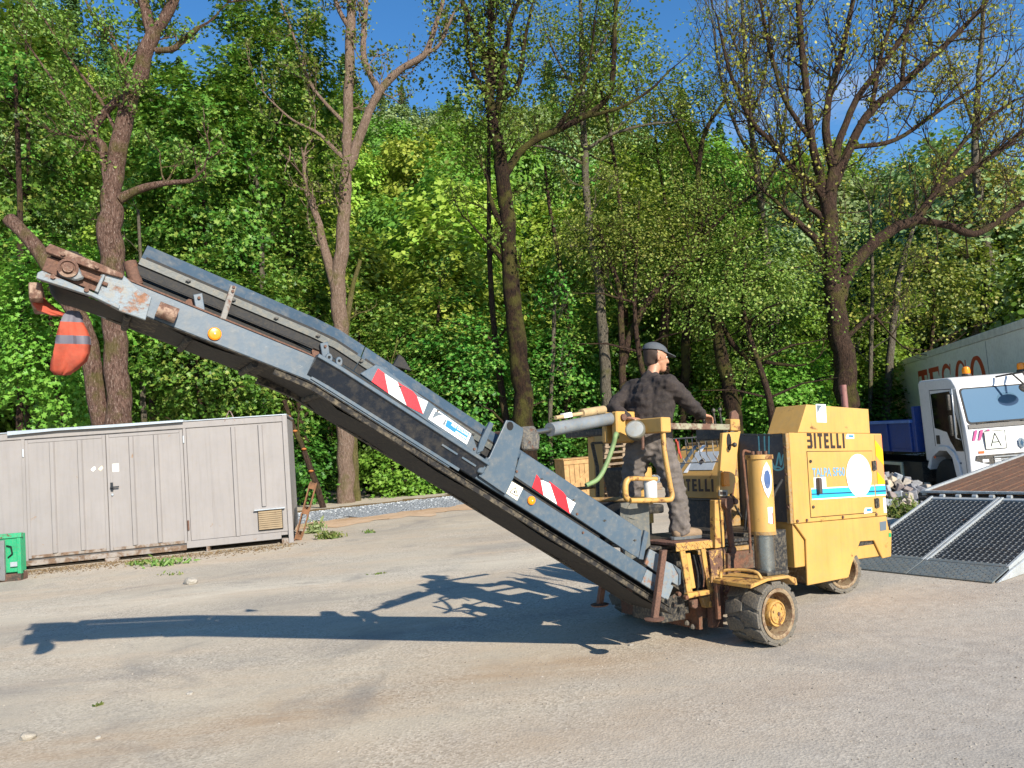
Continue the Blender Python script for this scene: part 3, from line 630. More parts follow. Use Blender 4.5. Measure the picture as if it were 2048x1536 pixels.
# underframe between the wheels, seen as dark machinery
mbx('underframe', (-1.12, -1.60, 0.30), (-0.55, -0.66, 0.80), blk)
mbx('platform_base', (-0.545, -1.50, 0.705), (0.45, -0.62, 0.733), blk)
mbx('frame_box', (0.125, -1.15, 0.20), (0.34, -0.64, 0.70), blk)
mbx('tail_shadow_fill', (0.345, -0.86, 0.19), (0.60, -0.52, 0.60), blk)  # filler box added to close the lit gap between conveyor tail and machine
mbx('shadow_fill_box', (-1.13, -1.74, 0.805), (-0.80, -1.19, 1.06), yel_d)  # unseen box added behind the console to fill out the machine's shadow
mbx('fuel_tank_or_fill', (-1.13, -1.75, 1.0605), (-0.985, -1.19, 1.63), yel_d)  # upper filler, also added unseen for its shadow; no tank known here
mbx('valve_block', (-0.72, -0.66, 0.80), (-0.60, -0.54, 1.04), yel_d)
for i, (yy, zz) in enumerate(((-0.58, 0.86), (-0.62, 0.93), (-0.57, 0.99))): bolt((-0.60, yy, zz), (1, 0, 0), 0.014, rusty, MM)
mbx('drum_box', (-0.55, -1.55, 0.16), (0.12, -0.57, 0.66), rusty_d)
mbx('drum_box_lid', (-0.55, -1.50, 0.662), (0.10, -0.60, 0.70), yel_d)
m = MB(); m.prism([(0.12, 0.08), (0.16, 0.08), (0.20, 0.36), (0.12, 0.40)], 'y', -1.5, -0.56); m.build('scraper_blade', rusty_d, MM)
for k in range(2):
    p = _pl(1395 + k*9, 1228 + 5*math.sin(k*2.1) + k, 1, -0.56); m = MB(); m.lathe([(0.001, -.02), (.02, -.012), (.024, .004), (.012, .02), (.001, .024)], 7, Matrix.Translation((0.19+0.005*k, -0.60-0.06*k, 0.10+0.02*(k % 2)))); m.build('mud_lump', plain('dried_mud', '#5d564c', 0.9), MM)
# hoses in the dark gap
for k in range(5):
    y = -0.66 - 0.07*k; m = MB(); m.tube(catmull([(-1.1, y, 1.25-.05*k), (-0.9, y+.05, 1.10), (-0.75, y+.1, 0.85-.03*k), (-0.6, y+.1, 0.72)], 6), 0.014, 7); m.build('hose', rub, MM, smooth=60)

# --- wheels
tyre_m = paint('tyre_rubber', '#5a5650', 0.85, 0, 0.35, var=0.2, scale=10, bump=0.1)
def wheel(x, y0, w, r, steer, zc, nlug=11):
    """solid rubber wheel, outer face at y0 looking along +y"""
    Mx = Matrix.Translation((x, y0, zc)) @ Matrix.Rotation(steer, 4, 'Z')
    Rt = Matrix.Rotation(R(-90), 4, 'X')            # lathe axis z -> y
    m = MB(); ri = r*0.775
    m.lathe([(ri, 0.0), (r*0.90, 0.004), (r*0.93, -0.014), (r*0.935, -w*0.5), (r*0.93, -w+0.014), (r*0.90, -w), (ri, -w), (ri-.01, -w*.5)], 44, Rt, close=True)
    wh = m.build('wheel', tyre_m, MM, smooth=50, M=Mx)
    m = MB(); m.lathe([(ri+.001, 0.008), (ri-.012, 0.012), (r*0.66, 0.006), (r*0.64, -0.02), (r*0.60, -0.115), (r*0.3, -0.12), (r*0.3, -w+0.05)], 40, Rt, cap=False); m.build('rim', paint('rim_rust', '#8f7a5c', 0.75, 0.45, 0.35, scale=8, rustcol=lin('#6f5640')), wh, smooth=40, fixn=False)
    m = MB(); m.lathe([(r*0.42, -0.115), (r*0.42, -0.02), (r*0.39, -0.004), (r*0.345, -0.004), (r*0.34, -0.012), (r*0.31, -0.012), (r*0.30, 0.0), (r*0.1, 0.006), (0.0001, 0.006)], 32, Rt); hb = m.build('hub', yel_w, wh, smooth=35, fixn=False)
    for k in range(3):
        t = 2*math.pi*k/3 + 0.4; m = MB(); m.cyl((r*.23*math.cos(t), 0.002, r*.23*math.sin(t)), (r*.23*math.cos(t), 0.012, r*.23*math.sin(t)), 0.010, 6); m.build('bolt', yel_w, wh)
    m = MB(); m.cyl((0, 0.004, 0), (0, 0.014, 0), 0.014, 10); m.build('plug', rusty, wh)
    # chevron lugs, two staggered rows
    lug = None
    for row in (0, 1):
        for k in range(nlug):
            t0 = 2*math.pi*(k + 0.5*row)/nlug; v = []; f = []
            if lug is None or (row == 1 and k == 0):
                ya, yb = (0.002, -w*0.52) if row == 0 else (-w-0.002, -w*0.48); q = 2*math.pi/nlug
                prof = [(-0.34, 0.0), (0.34, 0.0), (0.20, 0.55), (0.05, 1.0), (-0.36, 1.0), (-0.48, 0.5)]
                for rr_, sh in ((r*0.91, 1.0), (r, 0.90)):
                    for (tt, u) in prof:
                        a = q*tt*sh*1.25; yy = ya + (yb-ya)*u; v.append((rr_*math.sin(a), yy, rr_*math.cos(a)))
                n = 6; f = [list(range(n, 2*n)), list(range(n))[::-1]] + [(i, (i+1) % n, (i+1) % n+n, i+n) for i in range(n)]
                mm = MB(); mm.add(v, f); lug = mm.build('tread_lug', tyre_m, wh, bevel=0.007, seg=2, smooth=50); o = lug
            else:
                o = bpy.data.objects.new('tread_lug', lug.data); COL.objects.link(o); o.parent = wh
            o.matrix_basis = Matrix.Rotation(t0, 4, 'Y')
    return wh
WR = 0.247
wheel(-0.115, 0.0, 0.31, WR, 0.0, gl(-0.115, 0)+WR)
wheel(-0.115, -1.42, 0.31, WR, 0.0, gl(-0.115, 0)+WR)
wheel(-1.93, -0.655, 0.24, 0.225, R(-14), gl(-1.93, 0)+0.225)
wheel(-1.93, -1.47, 0.24, 0.225, R(-14), gl(-1.93, 0)+0.225)
# leg over the near front wheel
cxm, cym = -0.205, -0.17
cyl('lift_cylinder', (cxm, cym, 0.865), (cxm, cym, 1.44), 0.097, yel, 28)
LC = bpy.data.objects[bpy.context.scene.collection.objects[-1].name] if False else MM
cyl('cylinder_cap', (cxm, cym, 1.4405), (cxm, cym, 1.475), 0.108, yel_w, 28)
cyl('cylinder_collar', (cxm, cym, 0.84), (cxm, cym, 0.8645), 0.10, yel_d, 28)
cyl('piston_rod', (cxm, cym, 0.53), (cxm, cym, 0.8395), 0.078, chrome, 28)
for k in range(4):
    t = k*1.57+0.5; m = MB(); m.tube([(cxm+.05*math.cos(t), cym+.05*math.sin(t), 1.476), (cxm+.05*math.cos(t), cym+.05*math.sin(t), 1.505)], 0.014, 8); m.build('fitting', rusty, MM)
m = MB(); m.tube(catmull([(cxm+.05, cym-.05, 1.50), (cxm+.13, cym-.05, 1.50), (cxm+.14, cym-.04, 1.35), (cxm+.13, cym-.03, 1.0), (cxm+.13, cym-.03, 0.7)], 6), 0.011, 7); m.build('pipe', rusty_d, MM, smooth=60)
def on_col(t0, t1, z0, z1, mat, nm='label', r=0.0985, tilt=0.0):
    m = MB(); rows = []
    for i in range(2):
        rows.append([(cxm + r*math.cos(t0+(t1-t0)*k/8), cym + r*math.sin(t0+(t1-t0)*k/8), (z0, z1)[i] + tilt*k/8) for k in range(9)])
    m.sheet(rows); return m.build(nm, mat, MM, fixn=False)
def on_col_poly(pts, mat, nm, r):
    m = MB(); v = []
    for (t, z) in pts: v.append((cxm + r*math.cos(t), cym + r*math.sin(t), z))
    m.add(v, [list(range(len(v)))]); return m.build(nm, mat, MM, fixn=False)
tv = math.atan2(4.0, 4.85)           # towards the viewer
T1 = tv + 0.55
on_col_poly([(T1-.50, 1.28), (T1-.3, 1.19), (T1, 1.13), (T1+.3, 1.19), (T1+.5, 1.28), (T1+.3, 1.37), (T1, 1.43-.01), (T1-.3, 1.37)], white_d, 'diamond_sticker', 0.101)
on_col_poly([(T1+.28*math.cos(k*.5236), 1.28+.075*math.sin(k*.5236)) for k in range(12)], plain('sticker_navy', '#33507e', .5), 'sticker_emblem', 0.1035)
on_col(tv+.45, tv+.95, 0.93, 1.06, white_d, 'sticker'); on_col_poly([(tv+.45, 0.93), (tv+.95, 0.93), (tv+.95, 1.03)], red_d, 'sticker_corner', 0.1005)
# mudguard over the wheel with a grab rail
mg = [lx(*p, 0.16) for p in ((1468,1160),)]
m = MB(); m.prism([(0.20, 0.505), (0.0, 0.535), (-0.24, 0.535), (-0.335, 0.505), (-0.345, 0.45), (-0.325, 0.45), (-0.24, 0.512), (0.0, 0.512), (0.20, 0.475)], 'y', -0.36, 0.02); m.build('mudguard', yel_w, MM, bevel=0.004)
mbx('mudguard_flange', (-0.32, -0.30, 0.5355), (-0.06, -0.03, 0.565), blk)
m = MB(); m.tube(catmull([(0.17, -0.30, 0.52), (0.16, -0.29, 0.57), (0.10, -0.20, 0.585), (0.06, -0.05, 0.58), (0.05, 0.0, 0.53)], 6), 0.013, 8); m.build('grab_rail', yel_w, MM, smooth=60)
mbx('fork_plate', (0.165, -0.345, 0.20), (0.20, -0.315, 0.50), rusty_d, 0.004)
mbx('wheel_fork', (-0.20, -0.37, 0.2), (0.0, -0.335, 0.53), rusty_d, 0.004)
# far leg
cyl('lift_cylinder', (cxm, -1.57, 0.865), (cxm, -1.57, 1.40), 0.097, yel, 20); cyl('piston_rod', (cxm, -1.57, 0.5), (cxm, -1.57, 0.8645), 0.078, chrome, 20)
# rusty guide plates and the tall post between step and wheel
YP = -0.50
def plate(name, px, y0, y1, mat, bevel=0.004, par=MM):
    m = MB(); m.prism([ly(*p, y1) for p in px], 'y', y0, y1); return m.build(name, mat, par, bevel=bevel)
plate('guide_plate', ((1418,1103),(1448,1096),(1453,1105),(1453,1165),(1449,1213),(1419,1215),(1424,1150)), -0.53, -0.49, paint('guide_plate_paint', '#c79a4e', 0.65, 0.62, 0.25, scale=5, bump=0.12))
plate('slide_leg', ((1425,1213),(1447,1211),(1447,1254),(1426,1256)), -0.545, -0.485, rusty)
plate('side_arm', ((1430,1186),(1444,1172),(1448,1186),(1448,1212),(1428,1214)), -0.4898, -0.46, rusty)
bolt((*[ly(1452, 1186, -0.46)[0]], -0.47, ly(1452, 1186, -0.46)[1]), (0, 1, 0), 0.02, rusty, MM, 0.05)
plate('guide_rail', ((1456,1107),(1468,1105),(1470,1170),(1457,1172)), -0.50, -0.46, rusty_d)
plate('lower_arm', ((1405,1195),(1424,1190),(1424,1215),(1412,1216)), -0.545, -0.495, yel_d)
for py in (1113, 1135, 1150, 1168): q = ly(1438, py, -0.49); bolt((q[0], -0.4898, q[1]), (0, 1, 0), 0.009, rusty_d, MM, 0.008)
plate('post', ((1430,1000),(1448,1000),(1450,1094),(1431,1097)), -0.56, -0.50, yel_w)
ym = MB(); q = ly(1452, 1006, -0.49); ym.cyl((q[0], -0.52, q[1]), (q[0], -0.455, q[1]), 0.052, 20); ym.build('strut_eye', rusty, MM, smooth=40)
q2 = ly(1473, 1003, -0.5); m = MB(); m.prism([(q[0]-.06, q[1]-.05), (q2[0]+.03, q2[1]-.055), (q2[0]-.02, q2[1]-.03), (q2[0]-.03, q2[1]+.02), (q2[0], q2[1]+.05), (q[0]-.06, q[1]+.06)], 'y', -0.545, -0.522); m.build('clevis', yel_w, MM, bevel=0.004)
m = MB(); m.cyl((q2[0]+.0, -0.546, q2[1]), (q2[0], -0.50, q2[1]), 0.024, 14); m.build('pin', rusty, MM)
qb = ly(1463, 1100, -0.49); cyl('strut', (q[0]-.005, -0.485, q[1]-.045), (qb[0], -0.485, qb[1]+.03), 0.026, rusty, 14); cyl('strut_eye', (qb[0], -0.51, qb[1]), (qb[0], -0.465, qb[1]), 0.034, rusty, 14)
# upper frame: slotted plate, top bar, cross tube
plate('slotted_plate', ((1446,866),(1482,862),(1478,880),(1467,985),(1440,998),(1438,985)), -0.56, -0.525, yel)
q = ly(1458, 884, -0.524); m = MB(); m.prism([(q[0]+.03*math.cos(t*.5236), q[1]+.075*math.sin(t*.5236)) for t in range(12)], 'y', -0.5248, -0.523); m.build('slot', dark_gap, MM)
m = MB(); q = ly(1463, 890, -0.5); m.cyl((q[0], -0.523, q[1]), (q[0]+.02, -0.46, q[1]), 0.008, 8); m.lathe([(0.0001, -.022), (.018, -.014), (.022, 0), (.018, .014), (.0001, .022)], 12, Matrix.Translation((q[0]+.02, -0.45, q[1]))); m.build('knob', blk, MM, smooth=60)
m = MB(); m.box((-0.30, -0.555, 1.695), (0.50, -0.515, 1.745)); m.build('top_bar', paint('top_bar_paint', '#8f8c74', 0.6, 0.5, 0.2, scale=3), MM, bevel=0.004)
mbx('bar_bracket', (-0.385, -0.57, 1.69), (-0.27, -0.50, 1.79), yel_w)
m = MB(); m.prism([(-0.30, 1.79), (-0.40, 1.79), (-0.40, 1.83), (-0.36, 1.87), (-0.31, 1.85)], 'y', -0.55, -0.52); m.build('lug_plate', rusty, MM, bevel=0.004)
mbx('cross_tube', (0.495, -1.0, 1.665), (0.60, -0.44, 1.785), yel, 0.008)
mbx('cylinder_bracket', (0.44, -0.93, 1.60), (0.70, -0.86, 1.86), yel, 0.012); mbx('cylinder_bracket', (0.44, -1.06, 1.60), (0.70, -1.002, 1.86), yel, 0.012)
m = MB(); m.cyl((0.63, -1.08, 1.81), (0.63, -0.84, 1.81), 0.028, 14); m.build('pin', rusty, MM, smooth=40)
mbx('far_bar', (-0.35, -1.70, 1.68), (0.55, -1.66, 1.73), rusty)
mbx('far_cross', (0.49, -1.70, 1.675), (0.60, -1.0605, 1.735), blk)
mbx('far_post', (0.22, -1.72, 0.75), (0.33, -1.62, 1.72), yel, 0.01)
m = MB(); m.tube([(0.36, -1.6, 1.60), (0.40, -1.56, 1.62), (0.40, -1.30, 1.62), (0.42, -1.25, 1.6)], 0.012, 8); m.tube([(0.40, -1.56, 1.62), (0.34, -1.57, 1.4), (0.34, -1.58, 0.9)], 0.018, 8); m.build('far_rail', blk, MM, smooth=60)
# work lamp hanging on the cross tube
q = Vector((0.68, -0.66, 1.70)); T_ = Matrix.Translation(q) @ Matrix.Rotation(R(72), 4, 'Y') @ Matrix.Rotation(R(0), 4, 'Z')
m = MB(); m.lathe([(0.0001, -0.10), (0.05, -0.095), (0.075, -0.06), (0.082, 0.0), (0.078, 0.006)], 24, Matrix.Translation(q) @ Matrix.Rotation(R(40), 4, 'Z') @ Matrix.Rotation(R(65), 4, 'Y')); wl = m.build('work_lamp', paint('lamp_grey', '#6b6a5e', 0.5, 0, 0.3), MM, smooth=50, fixn=False)
m = MB(); m.lathe([(0.0001, 0.012), (0.05, 0.010), (0.077, 0.004)], 24, Matrix.Translation(q) @ Matrix.Rotation(R(40), 4, 'Z') @ Matrix.Rotation(R(65), 4, 'Y')); m.build('lens', paint('lamp_glass', '#9a9c98', 0.2, 0, 0.3), wl, smooth=50, fixn=False)
m = MB(); m.tube([(0.62, -0.64, 1.665), (0.64, -0.62, 1.56), (0.66, -0.60, 1.54)], 0.012, 8); m.build('lamp_arm', rusty, wl)
# near handrail: down tube and D loop
m = MB(); m.tube(catmull([(0.55, -0.48, 1.665), (0.545, -0.475, 1.5), (0.505, -0.47, 1.25), (0.49, -0.47, 1.18), (0.50, -0.47, 1.145), (0.54, -0.47, 1.135), (0.75, -0.47, 1.14), (0.93, -0.47, 1.145)], 6), 0.021, 10); m.build('handrail', yel_w, MM, smooth=60)
m = MB(); m.tube(catmull([(0.92, -0.50, 1.15), (0.945, -0.50, 1.18), (0.945, -0.50, 1.26), (0.92, -0.50, 1.30), (0.88, -0.50, 1.31), (0.62, -0.50, 1.30)], 6), [0.024]*20 + [0.018]*11, 10); m.build('handrail', yel_w, MM, smooth=60)
m = MB(); m.tube([(0.55, -0.60, 1.14), (1.0, -1.0, 1.14), (1.02, -1.4, 1.13)], 0.02, 8); m.tube([(0.95, -0.9, 1.13), (0.95, -0.9, 0.95)], 0.018, 8); m.build('rear_rail', yel_d, MM, smooth=60)
m = MB(); m.lathe([(0.0001, 0), (.05, 0), (.052, .13), (.04, .15), (.0001, .152)], 18, Matrix.Translation((0.66, -0.53, 1.145))); m.build('filter_canister', plain('canister_white', '#cfcdc6', 0.5, 0, 0.12), MM, smooth=40)
# amber side light on the slotted plate, small bracket right of it
m = MB(); q = ly(1451, 958, -0.5); m.box((q[0]-.035, -0.522, q[1]-.06), (q[0]+.035, -0.48, q[1]+.06)); m.build('side_light', paint('side_light_orange', '#d9851f', .4, 0, .1), MM, bevel=0.008)
m = MB(); q = ly(1470, 959, -0.5); m.prism([(q[0]+.06, q[1]-.03), (q[0]-.06, q[1]-.03), (q[0]-.08, q[1]), (q[0]-.06, q[1]+.03), (q[0]+.06, q[1]+.03)], 'y', -0.545, -0.53); m.build('tab', yel, MM)
# operator console
XC = -0.75
m = MB(); m.prism([(-0.75, 1.08), (-0.75, 1.30), (-0.90, 1.54), (-0.97, 1.60), (-0.97, 1.08)], 'y', -1.76, -1.08); CO = m.build('console', yel, MM, bevel=0.006)
(y0, z0), (y1, z1) = lx(1353, 982, XC), lx(1428, 958, XC)
def block_word_x(word, y0, z0, h, w, gap, x, mat, parent):
    G_ = {'B': [(0,.80,.78,1),(0,.42,.80,.58),(0,0,.78,.20),(.52,.50,.82,.90),(.54,.10,.86,.50),(0,0,.3,1)], 'I': [(.0,0,.34,1)], 'T': [(0,.78,.8,1),(.24,0,.56,.78)], 'E': [(0,0,.34,1),(.34,.80,.8,1),(.34,.40,.76,.60),(.34,0,.8,.20)], 'L': [(0,0,.34,1),(.34,0,.8,.20)]}
    y = y0
    for ch in word:
        m = MB(); mx_ = 0
        for k, (a, b, c, d) in enumerate(G_[ch]): m.box((x, y + a*w, z0+b*h), (x+.002+.0003*k, y + c*w, z0+d*h)); mx_ = max(mx_, c)
        m.build('letter', mat, parent, fixn=False); y += mx_*w+gap
block_word_x('BITELLI', y0, z0, z1-z0, (y1-y0-6*.022)/4.85, 0.022, XC+0.0006, brown_d, CO)
sl_ = Vector((0.2, 0, -0.32)).normalized()
PM = plane_M((-0.838, -1.30, 1.444), (0, 1, 0), (-0.15, 0, 0.24))
m = MB(); m.box((-0.21, -0.11, 0.001), (0.10, 0.10, 0.004)); m.build('console_label', plain('label_grey', '#b7bcbf', .5), CO, M=PM)
m = MB(); m.prism([(-.12, -.02), (-.08, .03), (-.04, .0), (-.07, -.05)], 'z', 0.005, 0.007); m.build('label_mark', brown_d, CO, M=PM)
for dy in (-0.38, -0.27): 
    m = MB(); m.prism([(dy, -.14), (dy+.05, -.14), (dy+.16, .18), (dy+.11, .18)], 'z', 0.001, 0.003); m.build('console_stripe', grey_d if dy < -.3 else white_d, CO, M=PM)
m = MB(); m.box((0.12, 0.04, 0.001), (0.20, 0.08, 0.004)); m.build('console_plate', navy_d, CO, M=PM)
for k in range(4):
    m = MB(); p = Vector((-0.93, -1.65+.13*k, 1.575)); m.cyl(p, p+Vector((0.02, 0, 0.09)), 0.007, 8); m.lathe([(.0001, -.02), (.02, 0), (.0001, .02)], 10, Matrix.Translation(p+Vector((0.02, 0, 0.10)))); m.build('lever', blk, CO, smooth=60)
mbx('knee_panel', (-0.80, -1.70, 0.72), (-0.77, -1.06, 1.06), paint('knee_panel_dark', '#35383b', 0.6, 0, 0.2), 0.004)
mbx('panel_rail', (-0.80, -1.70, 1.062), (-0.755, -1.06, 1.078), alu, 0.002)
# wire guard in front of the console
m = MB()
for k in range(8): y = -1.62 + 0.085*k; m.tube([(-0.60, y, 1.66), (-0.60, y+.01, 1.50), (-0.66, y+.02, 1.42)], 0.0055, 5)
m.tube([(-0.60, -1.64, 1.66), (-0.60, -1.0, 1.665)], 0.007, 6); m.tube([(-0.66, -1.62, 1.42), (-0.66, -1.0, 1.43)], 0.006, 6); m.tube([(-.60, -1.1, 1.66), (-.56, -1.08, 1.84), (-.56, -1.0, 1.86), (-.58, -.95, 1.70)], 0.006, 6); m.build('wire_guard', paint('guard_grey', '#8f8b84', .5, .3), MM)
# plate frame by the sign under the slotted plate
decal('sign_plate', [ly(*p, -0.499) for p in ((1437,980),(1455,980),(1455,992),(1437,992))], 'y', -0.4995, plain('sign_grey', '#8d8a80', .5), MM)
decal('sign_mark', [ly(*p, -0.497) for p in ((1440,983),(1452,984),(1452,990),(1440,989))], 'y', -0.4970, brown_d, MM)
# platform and step
mbx('platform', (-0.75, -1.5, 0.735), (0.62, -0.60, 0.765), blk)
tread_y = paint('tread_plate_yellow', '#bd914a', 0.5, 0.3, 0.2, scale=7, bump=0.1); tread_r = paint('tread_plate_red_brown', '#7d4f42', 0.7, 0.6, 0.3, scale=8, bump=0.15)
s0, s1 = ly(1355, 1090, -0.43), ly(1420, 1083, -0.43)
mbx('step_top', (0.10, -0.80, 0.775), (0.50, -0.452, 0.80), tread_r, 0.003)
m = MB(); m.box((0.095, -0.45, 0.735), (0.50, -0.435, 0.798)); ST = m.build('step_front', tread_y, MM, bevel=0.003)
for k in range(9):
    for r_ in (0, 1):
        m = MB(); x = 0.125+.042*k + .02*r_; m.box((-0.016, 0, -0.004), (0.016, 0.004, 0.004)); m.build('tread_bar', tread_y, ST, M=Matrix.Translation((x, -0.4348, 0.752+.028*r_)) @ Matrix.Rotation(R(40 if (k+r_) % 2 else -40), 4, 'Y'))
plate('step_side', ((1360,1097),(1370,1096),(1388,1195),(1377,1199)), -0.46, -0.44, yel_w)
plate('step_side', ((1402,1093),(1411,1092),(1422,1175),(1428,1186),(1420,1190),(1408,1130)), -0.46, -0.44, yel_w)
plate('step_panel', ((1372,1108),(1381,1106),(1392,1176),(1384,1178)), -0.50, -0.47, yel)
plate('step_foot', ((1376,1187),(1420,1180),(1420,1189),(1377,1197)), -0.437, -0.395, yel_w)
plate('hinge_block', ((1383,1200),(1396,1198),(1396,1214),(1391,1218),(1385,1214)), -0.50, -0.46, rusty)
for k in range(3):
    m = MB(); y = -0.5+.0*k; a = ly(1388+5*k, 1110, -0.52); b = ly(1397+3*k, 1190, -0.52); m.tube(catmull([(a[0], -.53, a[1]), (a[0]-.03, -.52, (a[1]+b[1])/2), (b[0], -.53, b[1])], 6), 0.010, 6); m.build('hose', rub, MM, smooth=60)
# black rubber chute shield between platform and conveyor
m = MB(); rows = []
for i in range(9):
    t = i/8; a = R(-20 + 130*t); rows.append([(0.70 + 0.10*math.cos(a) - (0.25*(1-t) if t < .3 else 0) + 0.05, y, 0.92 + 0.20*math.sin(a)) for y in (-1.30, -0.95, -0.64)])
m.sheet(rows); o = m.build('chute_shield', rub, MM, smooth=60)
m = MB(); rr_ = []
for i in range(7):
    t = i/6; rr_.append([(0.62+0.30*u, -0.60-0.05*math.sin(math.pi*u), 0.78 + 0.34*t - 0.10*math.sin(math.pi*u)*(1-t)) for u in (0, .25, .5, .75, 1)])
m.sheet(rr_); m.build('rubber_flap', paint('grey_rubber', '#5a5c58', .7, 0, .25, scale=5), MM, smooth=60)
# seat, pedals, pipes and loose hoses round the operator's place
m = MB(); m.box((-0.05, -1.45, 0.98), (0.28, -1.12, 1.06)); m.prism([(0.24, 1.06), (0.32, 1.06), (0.40, 1.38), (0.33, 1.40)], 'y', -1.44, -1.13); m.box((0.05, -1.34, 0.736), (0.2, -1.22, 0.979)); m.build('seat', paint('seat_black', '#1a1a1b', .6, 0, .15), MM, bevel=.02, seg=2)
for k in range(3):
    a = k*.9; m = MB(); m.tube(catmull([(-0.35-.02*k, -0.70-.05*k, 0.74), (-0.42+.04*math.sin(a), -0.68-.05*k, 1.05), (-0.48, -0.70-.05*k+.03*math.cos(a), 1.35), (-0.46, -0.70-.05*k, 1.62)], 6), .011+.003*(k % 3), 6); m.build('hose', rub if k % 3 else rusty_d, MM, smooth=60)
for k in range(3):
    y = -0.72-.10*k; m = MB(); p = Vector((-0.40-.03*(k % 2), y, 1.74)); m.cyl(p, p+Vector((.03, .01, .13)), .009, 8); m.lathe([(.0001, -.022), (.018, -.01), (.018, .012), (.0001, .024)], 10, Matrix.Translation(p+Vector((.03, .01, .145)))); m.build('lever', blk, MM, smooth=60)
mbx('lever_box', (-0.50, -0.98, 1.62), (-0.34, -0.66, 1.742), paint('lever_box_grey', '#3c3f41', .5, .1, .25), .008)
m = MB(); m.tube(catmull([(-0.36, -0.60, 1.70), (-0.30, -0.58, 1.55), (-0.26, -0.575, 1.30), (-0.33, -0.58, 1.10), (-0.45, -0.6, 0.95)], 6), .010, 6); m.build('cable', rub, MM, smooth=60)
for z in (0.95, 1.22): m = MB(); m.tube([(0.30, -1.64, z), (0.95, -1.45, z-.02)], .015, 8); m.build('far_guard_bar', yel_d, MM)
# mirror stays at the back of the console (thin dark uprights)
# ------------------------------------------------------------------ conveyor (own frame: x towards the tip, y towards the viewer, z up)
cb = Vector((1.078, 5.90, 0)); cdx = Vector((-0.874, -0.486, 0)).normalized(); cdy = Vector((-cdx.y, cdx.x, 0))
MC = Matrix(((cdx.x, cdy.x, 0, cb.x), (cdx.y, cdy.y, 0, cb.y), (0, 0, 1, 0), (0, 0, 0, 1))); MCI = MC.inverted(); CAMC = MCI @ CAM
def cp(px, py, y=0.0):
    d = MCI.to_3x3() @ ray(px, py); p = CAMC + d*((y-CAMC.y)/d.y); return (p.x, p.z)
slate = paint('conveyor_slate', '#465663', 0.42, 0.03, 0.12, var=0.07, scale=2.5, bump=0.03, rustcol=lin('#7a5a48'), scratch=0.12)
slate_c = paint('conveyor_cover_slate', '#3e4e5b', 0.42, 0.03, 0.14, var=0.08, scale=2.5, bump=0.03, scratch=0.15)
slate_d = paint('conveyor_navy', '#1b222c', 0.3, 0.02, 0.08, var=0.1, scale=2.5)
slate_w = paint('conveyor_slate_worn', '#727d84', 0.55, 0.30, 0.3, var=0.1, scale=5, bump=0.1, rustcol=lin('#84604a'))
belt_m = paint('conveyor_belt', '#1d1b19', 0.85, 0, 0.08, var=0.2, scale=6, bump=0.05)
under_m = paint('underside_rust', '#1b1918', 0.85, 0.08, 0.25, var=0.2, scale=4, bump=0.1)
WB = 0.56
STN = [(-0.20, -0.22), (-0.16, -0.176), (0.5, 0.545), (1.4, 1.509), (2.39, 2.544), (3.5, 3.675), (4.0, 4.20)]      # stations along the frame -> x
def xmap(x):
    for (a, b), (c, d) in zip(STN, STN[1:]):
        if x <= c: return b + (d-b)*(x-a)/(c-a)
    return x
def bl_pt(x, off):
    """point at station x on the top edge of the side beam, pushed `off` along its normal (mitred at the bend)"""
    s0 = Vector((2.72, 1.877)).normalized(); s1 = Vector((1.131, 0.499)).normalized(); x = xmap(x)
    n0 = Vector((-s0.y, s0.x)); n1 = Vector((-s1.y, s1.x))
    z = 2.315 + (x-2.544)*(s0.y/s0.x if x < 2.544 else s1.y/s1.x)
    t = sm((x-2.39)/0.31); n = (n0*(1-t)+n1*t).normalized()
    return (x + n.x*off, z + n.y*off)
def run_xs(x0, x1):
    n = max(2, int(abs(x1-x0)/0.12)); return [x0+(x1-x0)*i/n for i in range(n+1)]
def rail(name, x0, x1, o0, o1, y0, y1, mat, parent, bevel=0.0, y0t=None, y1t=None):
    """bar following the conveyor between offsets o0..o1 and y0..y1 (upper edge may lean to y0t..y1t)"""
    y0t = y0 if y0t is None else y0t; y1t = y1 if y1t is None else y1t
    X = run_xs(x0, x1); m = MB(); v = []; f = []
    for x in X:
        a, b = bl_pt(x, o0), bl_pt(x, o1); v += [(a[0], y0, a[1]), (a[0], y1, a[1]), (b[0], y1t, b[1]), (b[0], y0t, b[1])]
    for i in range(len(X)-1):
        for j in range(4): f.append((i*4+j, i*4+(j+1) % 4, (i+1)*4+(j+1) % 4, (i+1)*4+j))
    f.append((3, 2, 1, 0)); e = (len(X)-1)*4; f.append((e, e+1, e+2, e+3)); m.add(v, f); return m.build(name, mat, parent, bevel=bevel)
